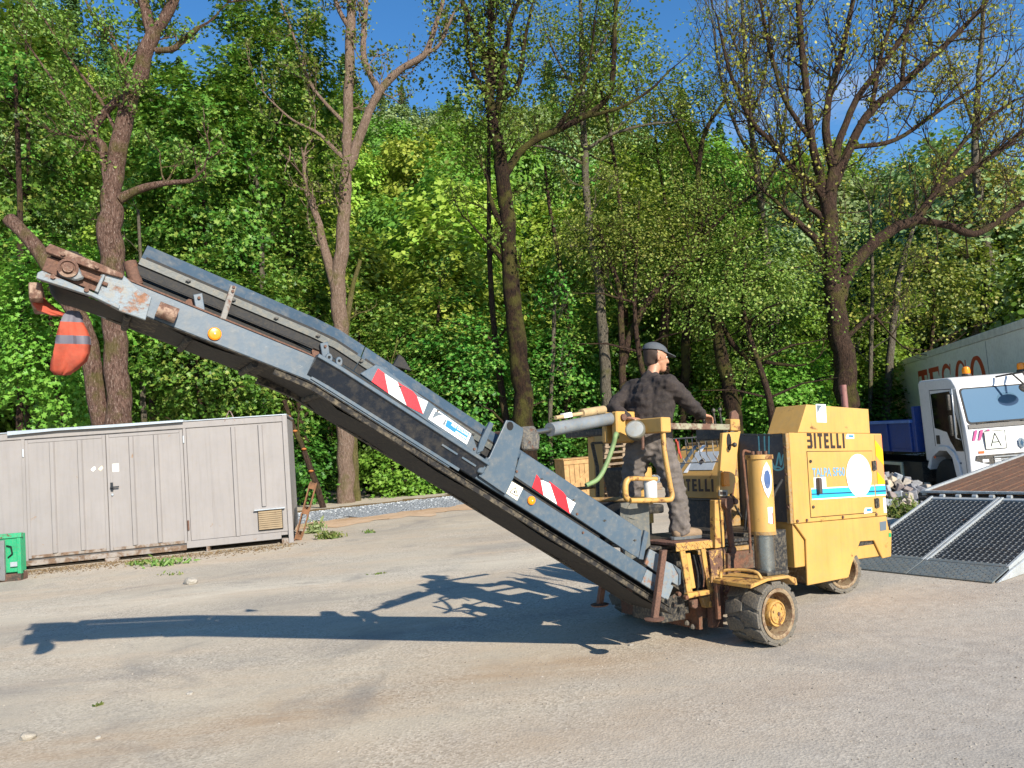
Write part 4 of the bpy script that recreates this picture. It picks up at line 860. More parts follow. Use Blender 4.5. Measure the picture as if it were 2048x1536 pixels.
# part: conveyor = the belt itself; everything else of the conveyor is its sub-part
X = run_xs(-0.12, 3.66); m = MB(); rows = []
for x in X: 
    a = bl_pt(x, -0.015); b = bl_pt(x, -0.05); rows.append([(a[0], -0.05, a[1]+.03), (b[0], -0.16, b[1]), (b[0], -WB+0.16, b[1]), (a[0], -WB+0.05, a[1]+.03)])
m.sheet(rows); rows = []
for x in X:
    a = bl_pt(x, -0.155 if x > 2.3 else -0.19); rows.append([(a[0], y, a[1] - 0.012*math.sin(x*9)) for y in (-0.06, -WB/2, -WB+0.06)])
m.sheet(rows); CV = m.build('conveyor', belt_m, MM, smooth=60, M=MINV @ MC)
for y0, y1 in ((-0.035, 0.0), (-WB, -WB+0.035)):
    near = y1 == 0.0
    rail('side_beam', 1.55, 3.50, -0.148, 0.0, y0, y1, slate, CV, 0.004)
    rail('side_beam', 0.20, 1.56, -0.115, 0.0, y0-.002*(not near), y1+.003*near, slate, CV, 0.004)
    rail('side_beam_foot', -0.02, 0.195, -0.115, -0.002, y0, y1, slate_w, CV, 0.004)
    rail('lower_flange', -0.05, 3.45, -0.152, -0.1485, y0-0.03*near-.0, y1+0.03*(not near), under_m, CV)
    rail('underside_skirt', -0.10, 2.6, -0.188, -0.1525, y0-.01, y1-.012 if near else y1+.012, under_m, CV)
    rail('top_lip', 2.36, 3.42, 0.001, 0.010, y0, y1+.004*near, rusty, CV)
# cross pans on the underside
for x in (0.5, 0.95, 1.4, 1.85, 2.3, 2.7, 3.05, 3.35):
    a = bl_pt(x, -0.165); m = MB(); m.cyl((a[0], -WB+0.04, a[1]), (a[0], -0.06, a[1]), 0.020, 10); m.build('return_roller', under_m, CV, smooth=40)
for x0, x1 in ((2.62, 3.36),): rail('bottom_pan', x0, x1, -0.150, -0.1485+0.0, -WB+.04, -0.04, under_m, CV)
# folding-section channel along the middle
cp0 = 1.36
rail('hinge_channel', 1.385, 2.43, -0.012, 0.012, 0.004, 0.085, slate, CV, 0.003)
rail('hinge_channel_web', 1.40, 2.43, -0.115, -0.0125, 0.006, 0.012, slate_d, CV, 0.0, 0.006, 0.07)
rail('hinge_channel_edge', 1.50, 2.40, -0.135, -0.1155, 0.006, 0.010, slate, CV)
for x0, x1 in ((1.44, 1.53), (1.56, 1.66)): rail('slot', x0, x1, -0.060, -0.048, 0.045, 0.052, slate, CV)
for px, py in ((658, 716), (678, 723)):
    a = cp(px, py, 0.04); m = MB(); m.prism([(a[0]+.022*math.cos(t*.628), a[1]+.030*math.sin(t*.628)) for t in range(10)], 'y', 0.032, 0.046); o = m.build('lifting_lug', slate, CV, bevel=0.003)
    m = MB(); m.cyl((a[0], 0.0465, a[1]+.004), (a[0], 0.048, a[1]+.004), 0.009, 10); m.build('lug_hole', dark_gap, CV)
# side skirt boards above the belt: rubber, clamp strip, slanted sheet (near and far)
for sgn in (0, 1):
    ys = lambda y: y if sgn == 0 else -WB-y
    def both(*a): return sorted((ys(a[0]), ys(a[1])))
    near = sgn == 0
    for (x0, x1) in ((0.27, 1.105), (1.112, 2.222), (2.228, 3.40)):
        b0, b1 = both(-0.045, -0.039); rail('rubber_skirt', x0, x1, 0.062, 0.16, b0, b1, rub, CV)
        b0, b1 = both(-0.036, -0.026); rail('clamp_strip', x0, x1, 0.115, 0.155, b0, b1, alu, CV)
        ya, yb = -0.055, -0.045; yta, ytb = -0.125, -0.115
        q = sorted((ys(ya), ys(yb))); qt = sorted((ys(yta), ys(ytb)))
        rail('skirt_board', x0, x1, 0.150, 0.258, q[0], q[1], slate_c, CV, 0.0, qt[0], qt[1])
        b0, b1 = both(-0.085, -0.062); rail('board_gap', x0+.02, x1-.02, 0.158, 0.176, b0+(.012 if near else 0), b1+(.014 if near else -.014), rub, CV)
    if near:
        for k in range(13):
            x = 0.34 + 0.235*k; a = bl_pt(x, 0.135); m = MB(); m.cyl((a[0], -0.026, a[1]), (a[0], -0.008, a[1]), 0.008, 6); m.box((a[0]-.014, -0.018, a[1]-.003), (a[0]+.014, -0.010, a[1]+.003)); m.build('wing_nut', blk, CV)
# near side panels with hazard boards
def board(name, px, y0, y1, mat, bevel=0.003, par=CV):
    m = MB(); m.prism([cp(*p, y1) for p in px], 'y', y0, y1); return m.build(name, mat, par, bevel=bevel)
board('side_panel', ((720,747),(752,729),(765,734),(945,868),(953,893),(962,906),(952,914),(935,899)), -0.024, -0.014, slate)
board('side_panel', ((1028,952),(1042,905),(1062,914),(1284,1062),(1279,1117),(1262,1108)), -0.024, -0.014, slate)
def flat(name, px, y, mat, th=0.0022): m = MB(); m.prism([cp(*p, y) for p in px], 'y', y, y+th); return m.build(name, mat, CV)
yb = -0.0135
flat('hazard_stripe', ((756,737),(769,747),(777,787),(743,763)), yb, red_d); flat('hazard_stripe', ((769,747),(795,764),(813,811),(777,787)), yb+.0004, paint('worn_white', '#dcdcd8', .6, 0, .1, scratch=.5, scale=6))
flat('hazard_stripe', ((795,764),(826,783),(834,793),(846,828),(813,811)), yb+.0008, red_d); flat('hazard_stripe', ((834,793),(856,803),(846,828)), yb, paint('worn_white', '#dcdcd8', .6))
flat('hazard_stripe', ((1073,949),(1081,959),(1087,991),(1064,975)), yb, red_d); flat('hazard_stripe', ((1081,959),(1102,968),(1114,1009),(1087,991)), yb+.0004, white_d)
flat('hazard_stripe', ((1098,962),(1126,984),(1132,992),(1140,1028),(1114,1009)), yb+.0008, red_d); flat('hazard_stripe', ((1132,994),(1151,1006),(1140,1027)), yb, white_d)
flat('company_sign', ((868,816),(942,868),(933,889),(856,838)), yb, white_d, 0.004)
flat('sign_swoosh', ((871,822),(886,829),(874,832),(863,838)), yb+.0046, grey_d, .001); flat('sign_swoosh', ((886,831),(883,836),(876,841),(880,835)), yb+.0046, grey_d, .001)
flat('sign_blue_field', ((895,839),(938.5,867),(932,880.5),(890,852)), yb+.0046, logo_b, .001)
a0, a1 = cp(902, 848.5, yb), cp(935, 870.5, yb); dirv = Vector((a1[0]-a0[0], 0, a1[1]-a0[1]))
upv = Vector((-dirv.z, 0, dirv.x)); upv = upv if upv.z > 0 else -upv
cen = ((a0[0]+a1[0])/2, yb+.0060, (a0[1]+a1[1])/2); text('lettering', 'MDS OSTRAVA', 0.0255, white_d, CV, plane_M(cen, dirv, upv), 0.0002, 0.0006, sx=0.80)
flat('sign_small_print', ((912,861.5),(933,875),(931.5,878),(910.5,864.5)), yb+.0060, plain('pale_print', '#d5ecf4', .5), .0006)
flat('sign_grey_end', ((890,840),(894,838),(889,851),(885,848.5)), yb+.0046, grey_d, .001)
flat('warning_label', ((1022,962),(1046,976),(1034,1001),(1012,986)), 0.0036, plain('cream_label', '#efe8d0', .6))
wl_ = [(1031,975), (1035,993), (1019,984)]; 
for i in range(3):
    a, b = cp(*wl_[i], .006), cp(*wl_[(i+1) % 3], .006); m = MB(); m.tube([(a[0], .0062, a[1]), (b[0], .0062, b[1])], 0.0028, 5); m.build('triangle_edge', blk, CV)
flat('triangle_mark', ((1028,981),(1031,981),(1030,987),(1027,986)), .006, blk, .001)
def reflector(px, py, r, y):
    a = cp(px, py, y); m = MB(); m.lathe([(r, 0.0), (r, 0.010), (r*.8, 0.016), (r*.15, 0.019), (0.0001, 0.019)], 28, Matrix.Translation((a[0], y, a[1])) @ Matrix.Rotation(R(-90), 4, 'X')); m.build('amber_reflector', orange_l, CV, smooth=30, fixn=False)
    m = MB(); m.cyl((a[0], y+.0185, a[1]), (a[0], y+.022, a[1]), r*.12, 8); m.build('screw', white_d, CV)
reflector(429, 668, 0.037, 0.001); reflector(1062, 1001, 0.030, 0.004)
for px, py in ((830+15, 895-10), (1035, 943), (1156, 1028), (950, 898), (1165, 1065)):
    a = cp(px, py, 0.0); bolt((a[0], -0.0135 if py != 1065 else .004, a[1]), (0, 1, 0), 0.009, rusty, CV, 0.008)
# hoops, roller brackets
board('hoop_strap', ((461,570),(474,573),(452,640),(440,637)), -0.02, 0.006, paint('strap_grey', '#6f6c67', .5, .3, .2, scale=8))
for px, py in ((467, 575), (465, 583)): a = cp(px, py, 0); bolt((a[0], 0.006, a[1]), (0, 1, 0), 0.009, rusty, CV, 0.008)
board('hoop_strap', ((980,843),(988,848),(966,902),(953,907),(961,880)), -0.03, -0.004, slate)
board('hoop_strap', ((1290,1060),(1298,1066),(1287,1120),(1278,1118)), -0.03, -0.004, slate)
for px, py in ((398, 607), (650, 703)):
    a = cp(px, py, -.02); m = MB(); m.prism([(a[0]-.03, a[1]-.05), (a[0]+.02, a[1]-.03), (a[0]+.03, a[1]+.05), (a[0]-.02, a[1]+.06)], 'y', -0.03, -0.012); m.build('roller_bracket', slate, CV, bevel=0.003); bolt((a[0], -.012, a[1]+.03), (0, 1, 0), .009, rusty, CV)
    m = MB(); m.cyl((a[0]+.035, -0.05, a[1]-.0), (a[0]+.035, -0.20, a[1]-.05), 0.038, 14); m.build('troughing_roller', rusty, CV, smooth=40)
# big lifting bracket plates (near and far) with holes
brp = [cp(*p, 0.03) for p in ((1013,840),(1025,842),(1047,857),(1046,870),(1036,916),(1028,955),(1012,989),(958,952),(974,918),(979,914))]
for y0, y1 in ((0.012, 0.03), (-WB-0.03, -WB-0.012)):
    m = MB(); m.prism(brp, 'y', y0, y1); m.build('lift_bracket', slate, CV, bevel=0.005, seg=2)
    a = cp(1020, 852, 0.03); m = MB(); m.prism([(a[0]+.026*math.cos(t*.4), a[1]+.030*math.sin(t*.4)) for t in range(16)], 'y', y1+0.0006, y1+.0016); m.build('bracket_hole', dark_gap, CV)
board('bracket_gusset', ((973,914),(979,917),(975,933),(966,948),(955,944),(958,937),(968,930)), 0.031, 0.055, slate, 0.006)
# cylinder lifting the conveyor
pA = MCI @ (MROOT @ Vector((0.63, -0.96, 1.81))); q = cp(1062, 866, -WB/2); pB = Vector((q[0], -WB/2, q[1]))
d = (pA-pB).normalized(); s = Vector((0, 0, 1))
m = MB(); m.cyl(pB + d*.02, pB + d*0.30, 0.020, 14); m.build('lift_rod', chrome, CV, smooth=40)
m = MB(); m.cyl(pB + d*0.22, pA - d*.06, 0.052, 22); LB = m.build('lift_cylinder', paint('cylinder_grey', '#767d82', .4, .05, .25, scale=6), CV, smooth=40)
m = MB(); m.cyl(pA-d*.065, pA+d*.0, 0.04, 12); m.build('cylinder_eye', blk, CV)
L_ = (pA-pB).length
m = MB(); m.cyl(pB+d*.30+s*.082, pB+d*(L_*.62)+s*.082, .016, 10); m.cyl(pB+d*(L_*.58)+s*.085, pB+d*(L_*.86)+s*.085, 0.034, 16); m.build('accumulator', paint('accumulator_tan', '#b49a70', .6, .2, .2, scale=8), CV, smooth=40)
m = MB(); m.box((-.05, -.018, -.018), (.05, .018, .018)); m.build('tag', white_d, CV, M=plane_M(pB+d*(L_*.40)+s*.088, d, (0, 0, 1)))
m = MB(); m.prism([(q[0]+.12, q[1]-.12), (q[0]-.02, q[1]-.13), (q[0]-.04, q[1]-.03), (q[0]+.0, q[1]+.05), (q[0]+.12, q[1]+.05)], 'y', -WB/2-.07, -WB/2+.07); m.build('rod_clevis', paint('greasy_casting', '#4b4a48', .6, .25, .3, scale=9, bump=.2), CV, bevel=0.012)
cyl('lift_beam', (brp[2][0]+.04, -WB-0.012, q[1]+.0), (brp[2][0]+.04, 0.012, q[1]+.0), 0.03, rusty, parent=CV)
# green hose from the frame to the conveyor
h0 = MCI @ (MROOT @ Vector((0.66, -0.9, 1.64))); 
m = MB(); hp_ = [h0] + [Vector((lambda a: (a[0], -WB*.7, a[1]))(cp(px, py, -WB*.7))) for px, py in ((1232, 868), (1226, 892), (1212, 930), (1196, 958), (1172, 971))]
m.tube(catmull(hp_, 6), 0.019, 10); m.build('green_hose', paint('hose_green', '#6f8a55', .6, 0, .25, scale=9), CV, smooth=60)
# head (tip): bearing plates, roller, scraper, rusty cheek
rust_w = paint('cheek_worn', '#9a7f6c', .7, .6, .3, scale=6, bump=.12)
for y0, y1, nr in ((-0.012, 0.012, True), (-WB-0.012, -WB+0.012, False)):
    board('cheek_plate', ((247,550),(276,577),(304,594),(291,640),(240,622),(186,594),(207,533)), y0, y1, slate_w)
    board('upper_cheek', ((90,497),(100,487),(207,530),(248,548),(245,556),(205,545),(92,504)), y0, y1+.02*nr, rust_w)
    board('lower_cheek', ((75,545),(84,541),(183,583),(240,610),(238,618),(184,592),(72,556)), y0, y1+.02*nr, slate_w)
    board('inner_cheek', ((84,540),(95,512),(206,546),(196,585)), y0, y1-.016, rusty)
m = MB(); a = cp(137, 538, -.02); HR = (a[0], a[1]); m.cyl((a[0], -WB+0.03, a[1]), (a[0], -0.03, a[1]), 0.105, 30); m.build('head_drum', belt_m, CV, smooth=40)
m = MB(); a = cp(136, 538, .02); m.prism([(a[0]-.075, a[1]-.05), (a[0]-.035, a[1]-.065), (a[0]+.04, a[1]-.04), (a[0]+.05, a[1]), (a[0]+.03, a[1]+.05), (a[0]-.03, a[1]+.055)], 'y', 0.004, 0.035); bb = m.build('bearing_block', paint('bearing_grey', '#6b7175', .5, .15, .25, scale=9), CV, bevel=.008)
m = MB(); m.lathe([(.05, 0), (.05, .012), (.036, .018), (.034, .010), (.028, .010), (.026, .026), (.008, .03), (.0001, .03)], 24, Matrix.Translation((a[0], 0.0352, a[1])) @ Matrix.Rotation(R(-90), 4, 'X')); m.build('bearing', rust_w, CV, smooth=35, fixn=False)
b0, b1 = cp(160, 547, .03), cp(215, 569, .03); m = MB(); m.cyl((b0[0], .02, b0[1]), (b1[0], .02, b1[1]), 0.011, 8); m.build('tension_screw', rusty, CV)
board('tension_bar', ((205,548),(211,550),(196,585),(189,582)), 0.013, 0.04, slate_w)
for px, py in ((126, 508), (194, 534), (106, 554), (173, 580)): a = cp(px, py, .032); bolt((a[0], .032, a[1]), (0, 1, 0), .013, rust_w, CV, .012)
# idler rollers and lamp stub near the head
a = cp(266, 545, -.06); m = MB(); m.cyl((a[0]-.015, -.06, a[1]-.07), (a[0]+.015, -.06, a[1]+.06), 0.036, 18); m.build('guide_roller', rusty, CV, smooth=40)
a = cp(333, 625, .03); m = MB(); m.cyl((a[0]+.045, 0.045, a[1]+.018), (a[0]-.05, 0.045, a[1]-.022), 0.044, 18); m.build('return_guide_roller', rust_w, CV, smooth=40)
m = MB(); a = cp(72, 585, -.1); m.box((a[0]-.03, -WB+.05, a[1]-.045), (a[0]+.03, -.05, a[1]+.045)); m.build('scraper', rust_w, CV, bevel=.006)
# foot leg under the conveyor and its pad
a0, a1 = cp(1326, 1100, .06), cp(1308, 1236, .06)
for y0, nm in ((0.045, 'near'), (-WB-0.085, 'far')):
    m = MB(); dz = Vector((a1[0]-a0[0], a1[1]-a0[1])); m.prism([(a0[0]+.025, a0[1]), (a0[0]-.025, a0[1]), (a1[0]-.025, a1[1]), (a1[0]+.025, a1[1])], 'y', y0, y0+.04); lg = m.build('support_leg', rusty, CV, bevel=.004)
    m = MB(); m.lathe([(0.0001, -.012), (.07, -.012), (.075, -.002), (.03, .006), (.0001, .006)], 20, Matrix.Translation((a1[0], y0+.02, a1[1]))); m.build('leg_pad', rusty, CV, smooth=40)
rail('leg_sleeve', 0.03, 0.10, -0.13, 0.03, .004, .044, slate_w, CV, .003)
# lower tail guards
board('tail_guard', ((1300,1098),(1318,1108),(1316,1146),(1290,1128)), -0.02, 0.0, slate_w)
board('tail_guard', ((1328,1120),(1345,1128),(1357,1150),(1356,1172),(1326,1152)), -0.03, -.005, slate_w)
board('tail_hood', ((1346,1128),(1362,1140),(1362,1168),(1357,1172),(1358,1150)), -0.3, -.03, slate)
for k, (px, py) in enumerate(((1357, 1188), (1372, 1195), (1384, 1205))): a = cp(px, py, -.05); m = MB(); m.lathe([(.0001, -.02), (.016, -.015), (.018, .0), (.016, .02), (.0001, .02)], 12, Matrix.Translation((a[0], -.05, a[1])) @ Matrix.Rotation(R(90), 4, 'X')); m.build('tail_bearing', rusty_d, CV, smooth=40)
# amber flag: black rubber flap standing up on the far board
m = MB(); a = cp(800, 714, -WB+.08); m.prism([(a[0]-.07, a[1]-.10), (a[0]+.06, a[1]-.06), (a[0]+.01, a[1]+.015), (a[0]-.02, a[1]-.01)], 'y', -WB+.06, -WB+.10); m.build('rubber_flap', rub, CV)

# ------------------------------------------------------------------ orange safety vest tied to the tip
vest_o = paint('vest_orange', '#a8452c', 0.8, 0, 0.05, var=0.2, scale=8, bump=.05); vest_g = plain('vest_grey_band', '#5b5862', 0.6, 0, 0.1)
def wpt(px, py, y): a = cp(px, py, y); return MC @ Vector((a[0], y, a[1]))
VS = empty('safety_vest', Matrix.Translation(wpt(120, 640, -.2)), 'orange safety vest with grey bands tied under the conveyor tip', 'vest')
VI = Matrix.Translation(-wpt(120, 640, -.2))
def cloth(name, secs, mat):
    """rounded sack through sections ((px, py), half width px, depth)"""
    m = MB(); rows = []
    for (px, py, hw, dp_, seed) in secs:
        c = wpt(px, py, -.2); row = []
        for k in range(25):
            t = 2*math.pi*k/24; r_ = 1 + 0.15*math.sin(3*t+seed) + 0.12*math.sin(7*t+seed*2) + 0.05*math.sin(11*t-seed*3)
            row.append(VI @ (c + cr*(math.cos(t)*hw*r_*4.05/FPX) + fw*(math.sin(t)*dp_*r_)))
        rows.append([tuple(p) for p in row])
    m.sheet(rows); return m.build(name, mat, VS, smooth=70)
cloth('knot', ((74, 592, 7, .03, 0), (80, 606, 14, .05, .4), (98, 622, 20, .06, .8), (122, 632, 20, .05, 1.2), (142, 633, 14, .04, 1.6), (150, 632, 4, .02, 1.6)), vest_o)
cloth('band', ((147, 622, 10, .03, 1), (145, 632, 17, .05, 1.1), (143, 645, 20, .06, 1.2)), vest_g)
cloth('cloth_panel', ((143, 645, 20, .06, 1.2), (145, 660, 25, .07, 1.4), (146, 672, 28, .075, 1.6)), vest_o)
cloth('band', ((146, 672, 28, .075, 1.6), (147, 680, 29, .08, 1.7), (147, 689, 29.5, .08, 1.8)), vest_g)
cloth('cloth_panel', ((147, 689, 29.5, .08, 1.8), (145, 706, 32, .08, 2.1), (140, 722, 30, .075, 2.5), (130, 740, 22, .06, 2.9), (126, 750, 12, .04, 3.1), (126, 751, 1, .01, 3.1)), vest_o)
# ------------------------------------------------------------------ person on the step
from mathutils import noise as mnoise
def blob(name, chains, voxel, mat, parent=None, sm_it=6, fold=0.0, fscale=14.0, M=None):
    """rounded tubes (points with radii, optional x/y squash) fused into one skin"""
    m = MB()
    for ch in chains:
        pts = [Vector(p[:3]) for p in ch]; rr = [p[3] for p in ch]
        d0 = (pts[0]-pts[1]).normalized(); d1 = (pts[-1]-pts[-2]).normalized()
        P = [pts[0]+d0*rr[0]*.92, pts[0]+d0*rr[0]*.6] + pts + [pts[-1]+d1*rr[-1]*.6, pts[-1]+d1*rr[-1]*.92]
        Q = [rr[0]*.35, rr[0]*.8] + rr + [rr[-1]*.8, rr[-1]*.35]
        m.tube(P, Q, 14)
    o = m.build(name, mat, parent, M=M)
    rm = o.modifiers.new('r', 'REMESH'); rm.mode = 'VOXEL'; rm.voxel_size = voxel
    s_ = o.modifiers.new('s', 'SMOOTH'); s_.iterations = sm_it; s_.factor = 0.5
    dg = bpy.context.evaluated_depsgraph_get(); dg.update(); me = bpy.data.meshes.new_from_object(o.evaluated_get(dg))
    o.modifiers.clear(); old = o.data; o.data = me; bpy.data.meshes.remove(old)
    if fold:
        me.update(); nn = [v.normal.copy() for v in me.vertices]
        for v, n in zip(me.vertices, nn):
            c = v.co; k = mnoise.noise(Vector((c.x*fscale, c.y*fscale, c.z*fscale*1.9))) + .5*mnoise.noise(c*fscale*2.2); v.co = c + n*(fold*k)
    if not me.materials: me.materials.append(mat)
    me.polygons.foreach_set('use_smooth', [True]*len(me.polygons)); me.update(); return o
def L(*p): return MROOT @ Vector(p)                     # machine frame -> world
base = L(0.3, -0.75, 0.80); PW = Matrix.Translation(base); PI_ = PW.inverted()
def J(x, y, z, r): q = PI_ @ L(x, y, z); return (q.x, q.y, q.z, r)
skin = paint('skin', '#b98668', 0.5, 0, 0, var=.08, scale=12)
trs = paint('work_trousers', '#655d58', 0.9, 0, 0.12, var=0.2, scale=9, bump=.08); jkt = paint('dark_jacket', '#2e2624', 0.9, 0, 0.06, var=0.2, scale=9, bump=.08)
boot_m = paint('suede_boot', '#8a735a', .85, 0, .15, var=.15, scale=14, bump=.1); sole_m = paint('boot_sole', '#4f5457', .7, 0, .2)
rh, lh = (0.335, -0.735), (0.42, -0.90)
hd = (0.235, -0.855, 2.335)
def hand(w, dirv, side, up):
    """palm and five fingers from wrist point w (local machine), curling"""
    w = Vector(w); d = Vector(dirv).normalized(); s = Vector(side).normalized(); u = Vector(up).normalized(); ch = []
    def c(p, r): return J(p.x, p.y, p.z, r)
    for k, o in enumerate((-.028, -.009, .010, .028)): ch.append([c(w + s*o*.6, .017), c(w + d*.05 + s*o, .014), c(w + d*.085 + s*o*1.1, .0125)])
    for o, ln in ((-.030, .062), (-.010, .075), (.011, .070), (.030, .054)):
        b = w + d*.085 + s*o*1.15; ch.append([c(b, .0098), c(b + d*ln*.5 - u*.006, .0092), c(b + d*ln*.72 - u*.03, .0088), c(b + d*ln*.62 - u*.055, .0078)])
    b = w + d*.03 - s*.03; ch.append([c(b, .013), c(b + d*.03 - s*.025 - u*.008, .0115), c(b + d*.058 - s*.030 - u*.022, .0095)])
    return ch
rs, re_, rw = (0.30, -0.655, 2.085), (0.10, -0.60, 1.90), (-0.13, -0.69, 1.83)
ls_, le, lw = (0.36, -1.03, 2.075), (0.58, -1.04, 1.90), (0.57, -0.86, 1.80)
hrh = hand(rw, (-.9, -.25, -.1), (-.2, .95, 0), (0, 0, 1)); hlh = hand(lw, (-.05, .95, -.1), (.95, .05, 0), (0, 0, 1))
h = Vector(hd); fdir = Vector((-.72, .30, -.12)).normalized(); sdir = Vector((0, 0, 1)).cross(fdir).normalized()
def H(f, s, u, r): p = h + fdir*f + sdir*s + Vector((0, 0, u)); return J(p.x, p.y, p.z, r)
body = [
    [J(.38, -.82, 1.60, .10), J(.37, -.83, 1.75, .105), J(.345, -.845, 1.95, .115), J(.325, -.85, 2.08, .10), J(.29, -.855, 2.17, .055), J(.26, -.855, 2.25, .052)],
    [J(*rh, 1.60, .085), J(.255, -.675, 1.22, .06), J(.255, -.62, .92, .045)], [J(*lh, 1.60, .085), J(.47, -.98, 1.22, .06), J(.47, -1.02, .92, .045)],
    [J(.32, -.80, 2.06, .06), J(*rs, .052), J(*re_, .042), J(*rw, .029)], [J(.34, -.92, 2.06, .06), J(*ls_, .052), J(*le, .042), J(*lw, .029)],
    [H(-.015, 0, .035, .088), H(.015, 0, .02, .084)], [H(.035, 0, -.04, .062), H(.055, 0, -.085, .038)], [H(.085, 0, .015, .016), H(.108, 0, -.022, .015)],
    [H(.07, .022, -.07, .014), H(.07, -.022, -.07, .014)], [H(.075, .034, .03, .016), H(.075, -.034, .03, .016)],
    [H(-.01, .085, .015, .016), H(-.012, .087, -.03, .013)], [H(-.01, -.085, .015, .016), H(-.012, -.087, -.03, .013)]] + hrh + hlh
PN = blob('person', body, 0.0075, skin, sm_it=3, M=PW)
tag(PN, 'person in dark work clothes standing on the machine step, facing the engine housing', 'person')
tr_o = blob('trousers', [
    [J(.385, -.82, 1.56, .135), J(.38, -.825, 1.66, .135), J(.375, -.83, 1.72, .13)], [J(.345, -.74, 1.62, .115), J(.41, -.90, 1.62, .115)],
    [J(*rh, 1.56, .118), J(.29, -.70, 1.38, .102), J(.255, -.675, 1.22, .088), J(.25, -.645, 1.05, .084), J(.262, -.625, .93, .086), J(.265, -.62, .905, .086)],
    [J(*lh, 1.56, .118), J(.45, -.94, 1.38, .10), J(.47, -.98, 1.20, .088), J(.47, -1.01, 1.05, .084), J(.47, -1.02, .92, .086)]], 0.011, trs, PN, 4, 0.016, 15)
jk = blob('jacket', [
    [J(.37, -.83, 1.70, .145), J(.36, -.835, 1.80, .142), J(.345, -.845, 1.95, .145), J(.325, -.85, 2.06, .128), J(.30, -.855, 2.14, .085)],
    [J(.34, -.76, 1.72, .115), J(.31, -.73, 1.92, .11), J(.30, -.71, 2.05, .09)], [J(.40, -.90, 1.72, .115), J(.385, -.95, 1.92, .11), J(.36, -.98, 2.05, .09)],
    [J(.31, -.74, 2.09, .085), J(*rs, .082), J(.20, -.62, 2.0, .070), J(*re_, .066), J(-.02, -.645, 1.865, .056), J(-.10, -.68, 1.835, .050)],
    [J(.35, -.96, 2.08, .085), J(*ls_, .082), J(.48, -1.05, 1.98, .070), J(*le, .066), J(.58, -.95, 1.85, .056), J(.572, -.885, 1.815, .050)]], 0.011, jkt, PN, 4, 0.014, 13)
red_t = plain('red_trim', '#a8402c', .8)
for (a, b) in (((.262, -.615, 1.60), (.262, -.602, 1.50)), ((.235, -.66, 1.62), (.21, -.63, 1.46))):
    m = MB(); m.tube([J(*a, 0)[:3], J(*[(p+q)/2 for p, q in zip(a, b)], 0)[:3], J(*b, 0)[:3]], 0.009, 6); m.build('pocket_trim', red_t, tr_o)
for ax, ay, az, yaw in ((.262, -.62, .80, 0), (.47, -1.02, .735, 0)):
    b = blob('boot', [[J(ax+.045, ay, az+.06, .045), J(ax-.02, ay, az+.055, .048), J(ax-.12, ay+.005, az+.05, .044), J(ax-.19, ay+.01, az+.045, .036)], [J(ax+.01, ay, az+.05, .055), J(ax+.01, ay, az+.13, .058)]], .008, boot_m, PN, 5)
    m = MB(); out_ = [(.10, -.03), (.11, 0), (.10, .03), (.02, .045), (-.10, .055), (-.20, .04), (-.235, .005), (-.20, -.035), (-.10, -.045), (.02, -.042)]
    m.prism([(ax+p, ay+q) for p, q in out_], 'z', az+.002, az+.028); m.v = [J(*v, 0)[:3] for v in m.v]; m.build('sole', sole_m, b, bevel=.004)
hair = blob('hair', [[H(-.026, 0, .035, .088), H(-.040, 0, -.03, .070)], [H(-.02, .040, .01, .056), H(-.02, -.040, .01, .056)]], .008, plain('hair_brown', '#3a2c22', .8), PN, 4)
m = MB(); rows = []
capm = paint('grey_cap', '#4d5257', .85, 0, .05, var=.1, scale=12)
cc = h + Vector((0, 0, .055)) - fdir*.005
for i in range(7):
    t = i/6*math.pi/2; rows.append([J(*(cc + (fdir*math.cos(a)*.112 + sdir*math.sin(a)*.098)*math.cos(t) + Vector((0, 0, .078*math.sin(t)))), 0)[:3] for a in [2*math.pi*k/24 for k in range(25)]])
m.sheet(rows); cap = m.build('cap', capm, PN, smooth=70)
m = MB(); br = []
for i in range(3): br.append([J(*(cc + fdir*math.cos(a)*(.10 + .045*i*max(0, math.cos(a))) + sdir*math.sin(a)*.092 + Vector((0, 0, .004 - .012*i*max(0, math.cos(a))))), 0)[:3] for a in [R(-75 + 150*k/12) for k in range(13)]])
m.sheet(br); o = m.build('brim', capm, cap, smooth=70); md = o.modifiers.new('t', 'SOLIDIFY'); md.thickness = .006
for s_ in (-1, 1):
    m = MB(); p = h + fdir*.083 + sdir*.034*s_ + Vector((0, 0, .012)); m.lathe([(.0001, -.009), (.008, -.005), (.0105, 0), (.008, .005), (.0001, .009)], 10, Matrix.Translation(J(*p, 0)[:3])); m.build('eye', plain('eye_white', '#d8d2c8', .3), PN, smooth=60)
    m = MB(); p = p + fdir*.0085; m.lathe([(.0001, -.004), (.004, 0), (.0001, .004)], 8, Matrix.Translation(J(*p, 0)[:3])); m.build('pupil', plain('eye_dark', '#2a211b', .2), PN, smooth=60)
m = MB(); m.tube([H(.088, .024, -.068, 0)[:3], H(.094, 0, -.066, 0)[:3], H(.088, -.024, -.068, 0)[:3]], .005, 6); m.build('lips', plain('lips', '#98605a', .5), PN, smooth=60)
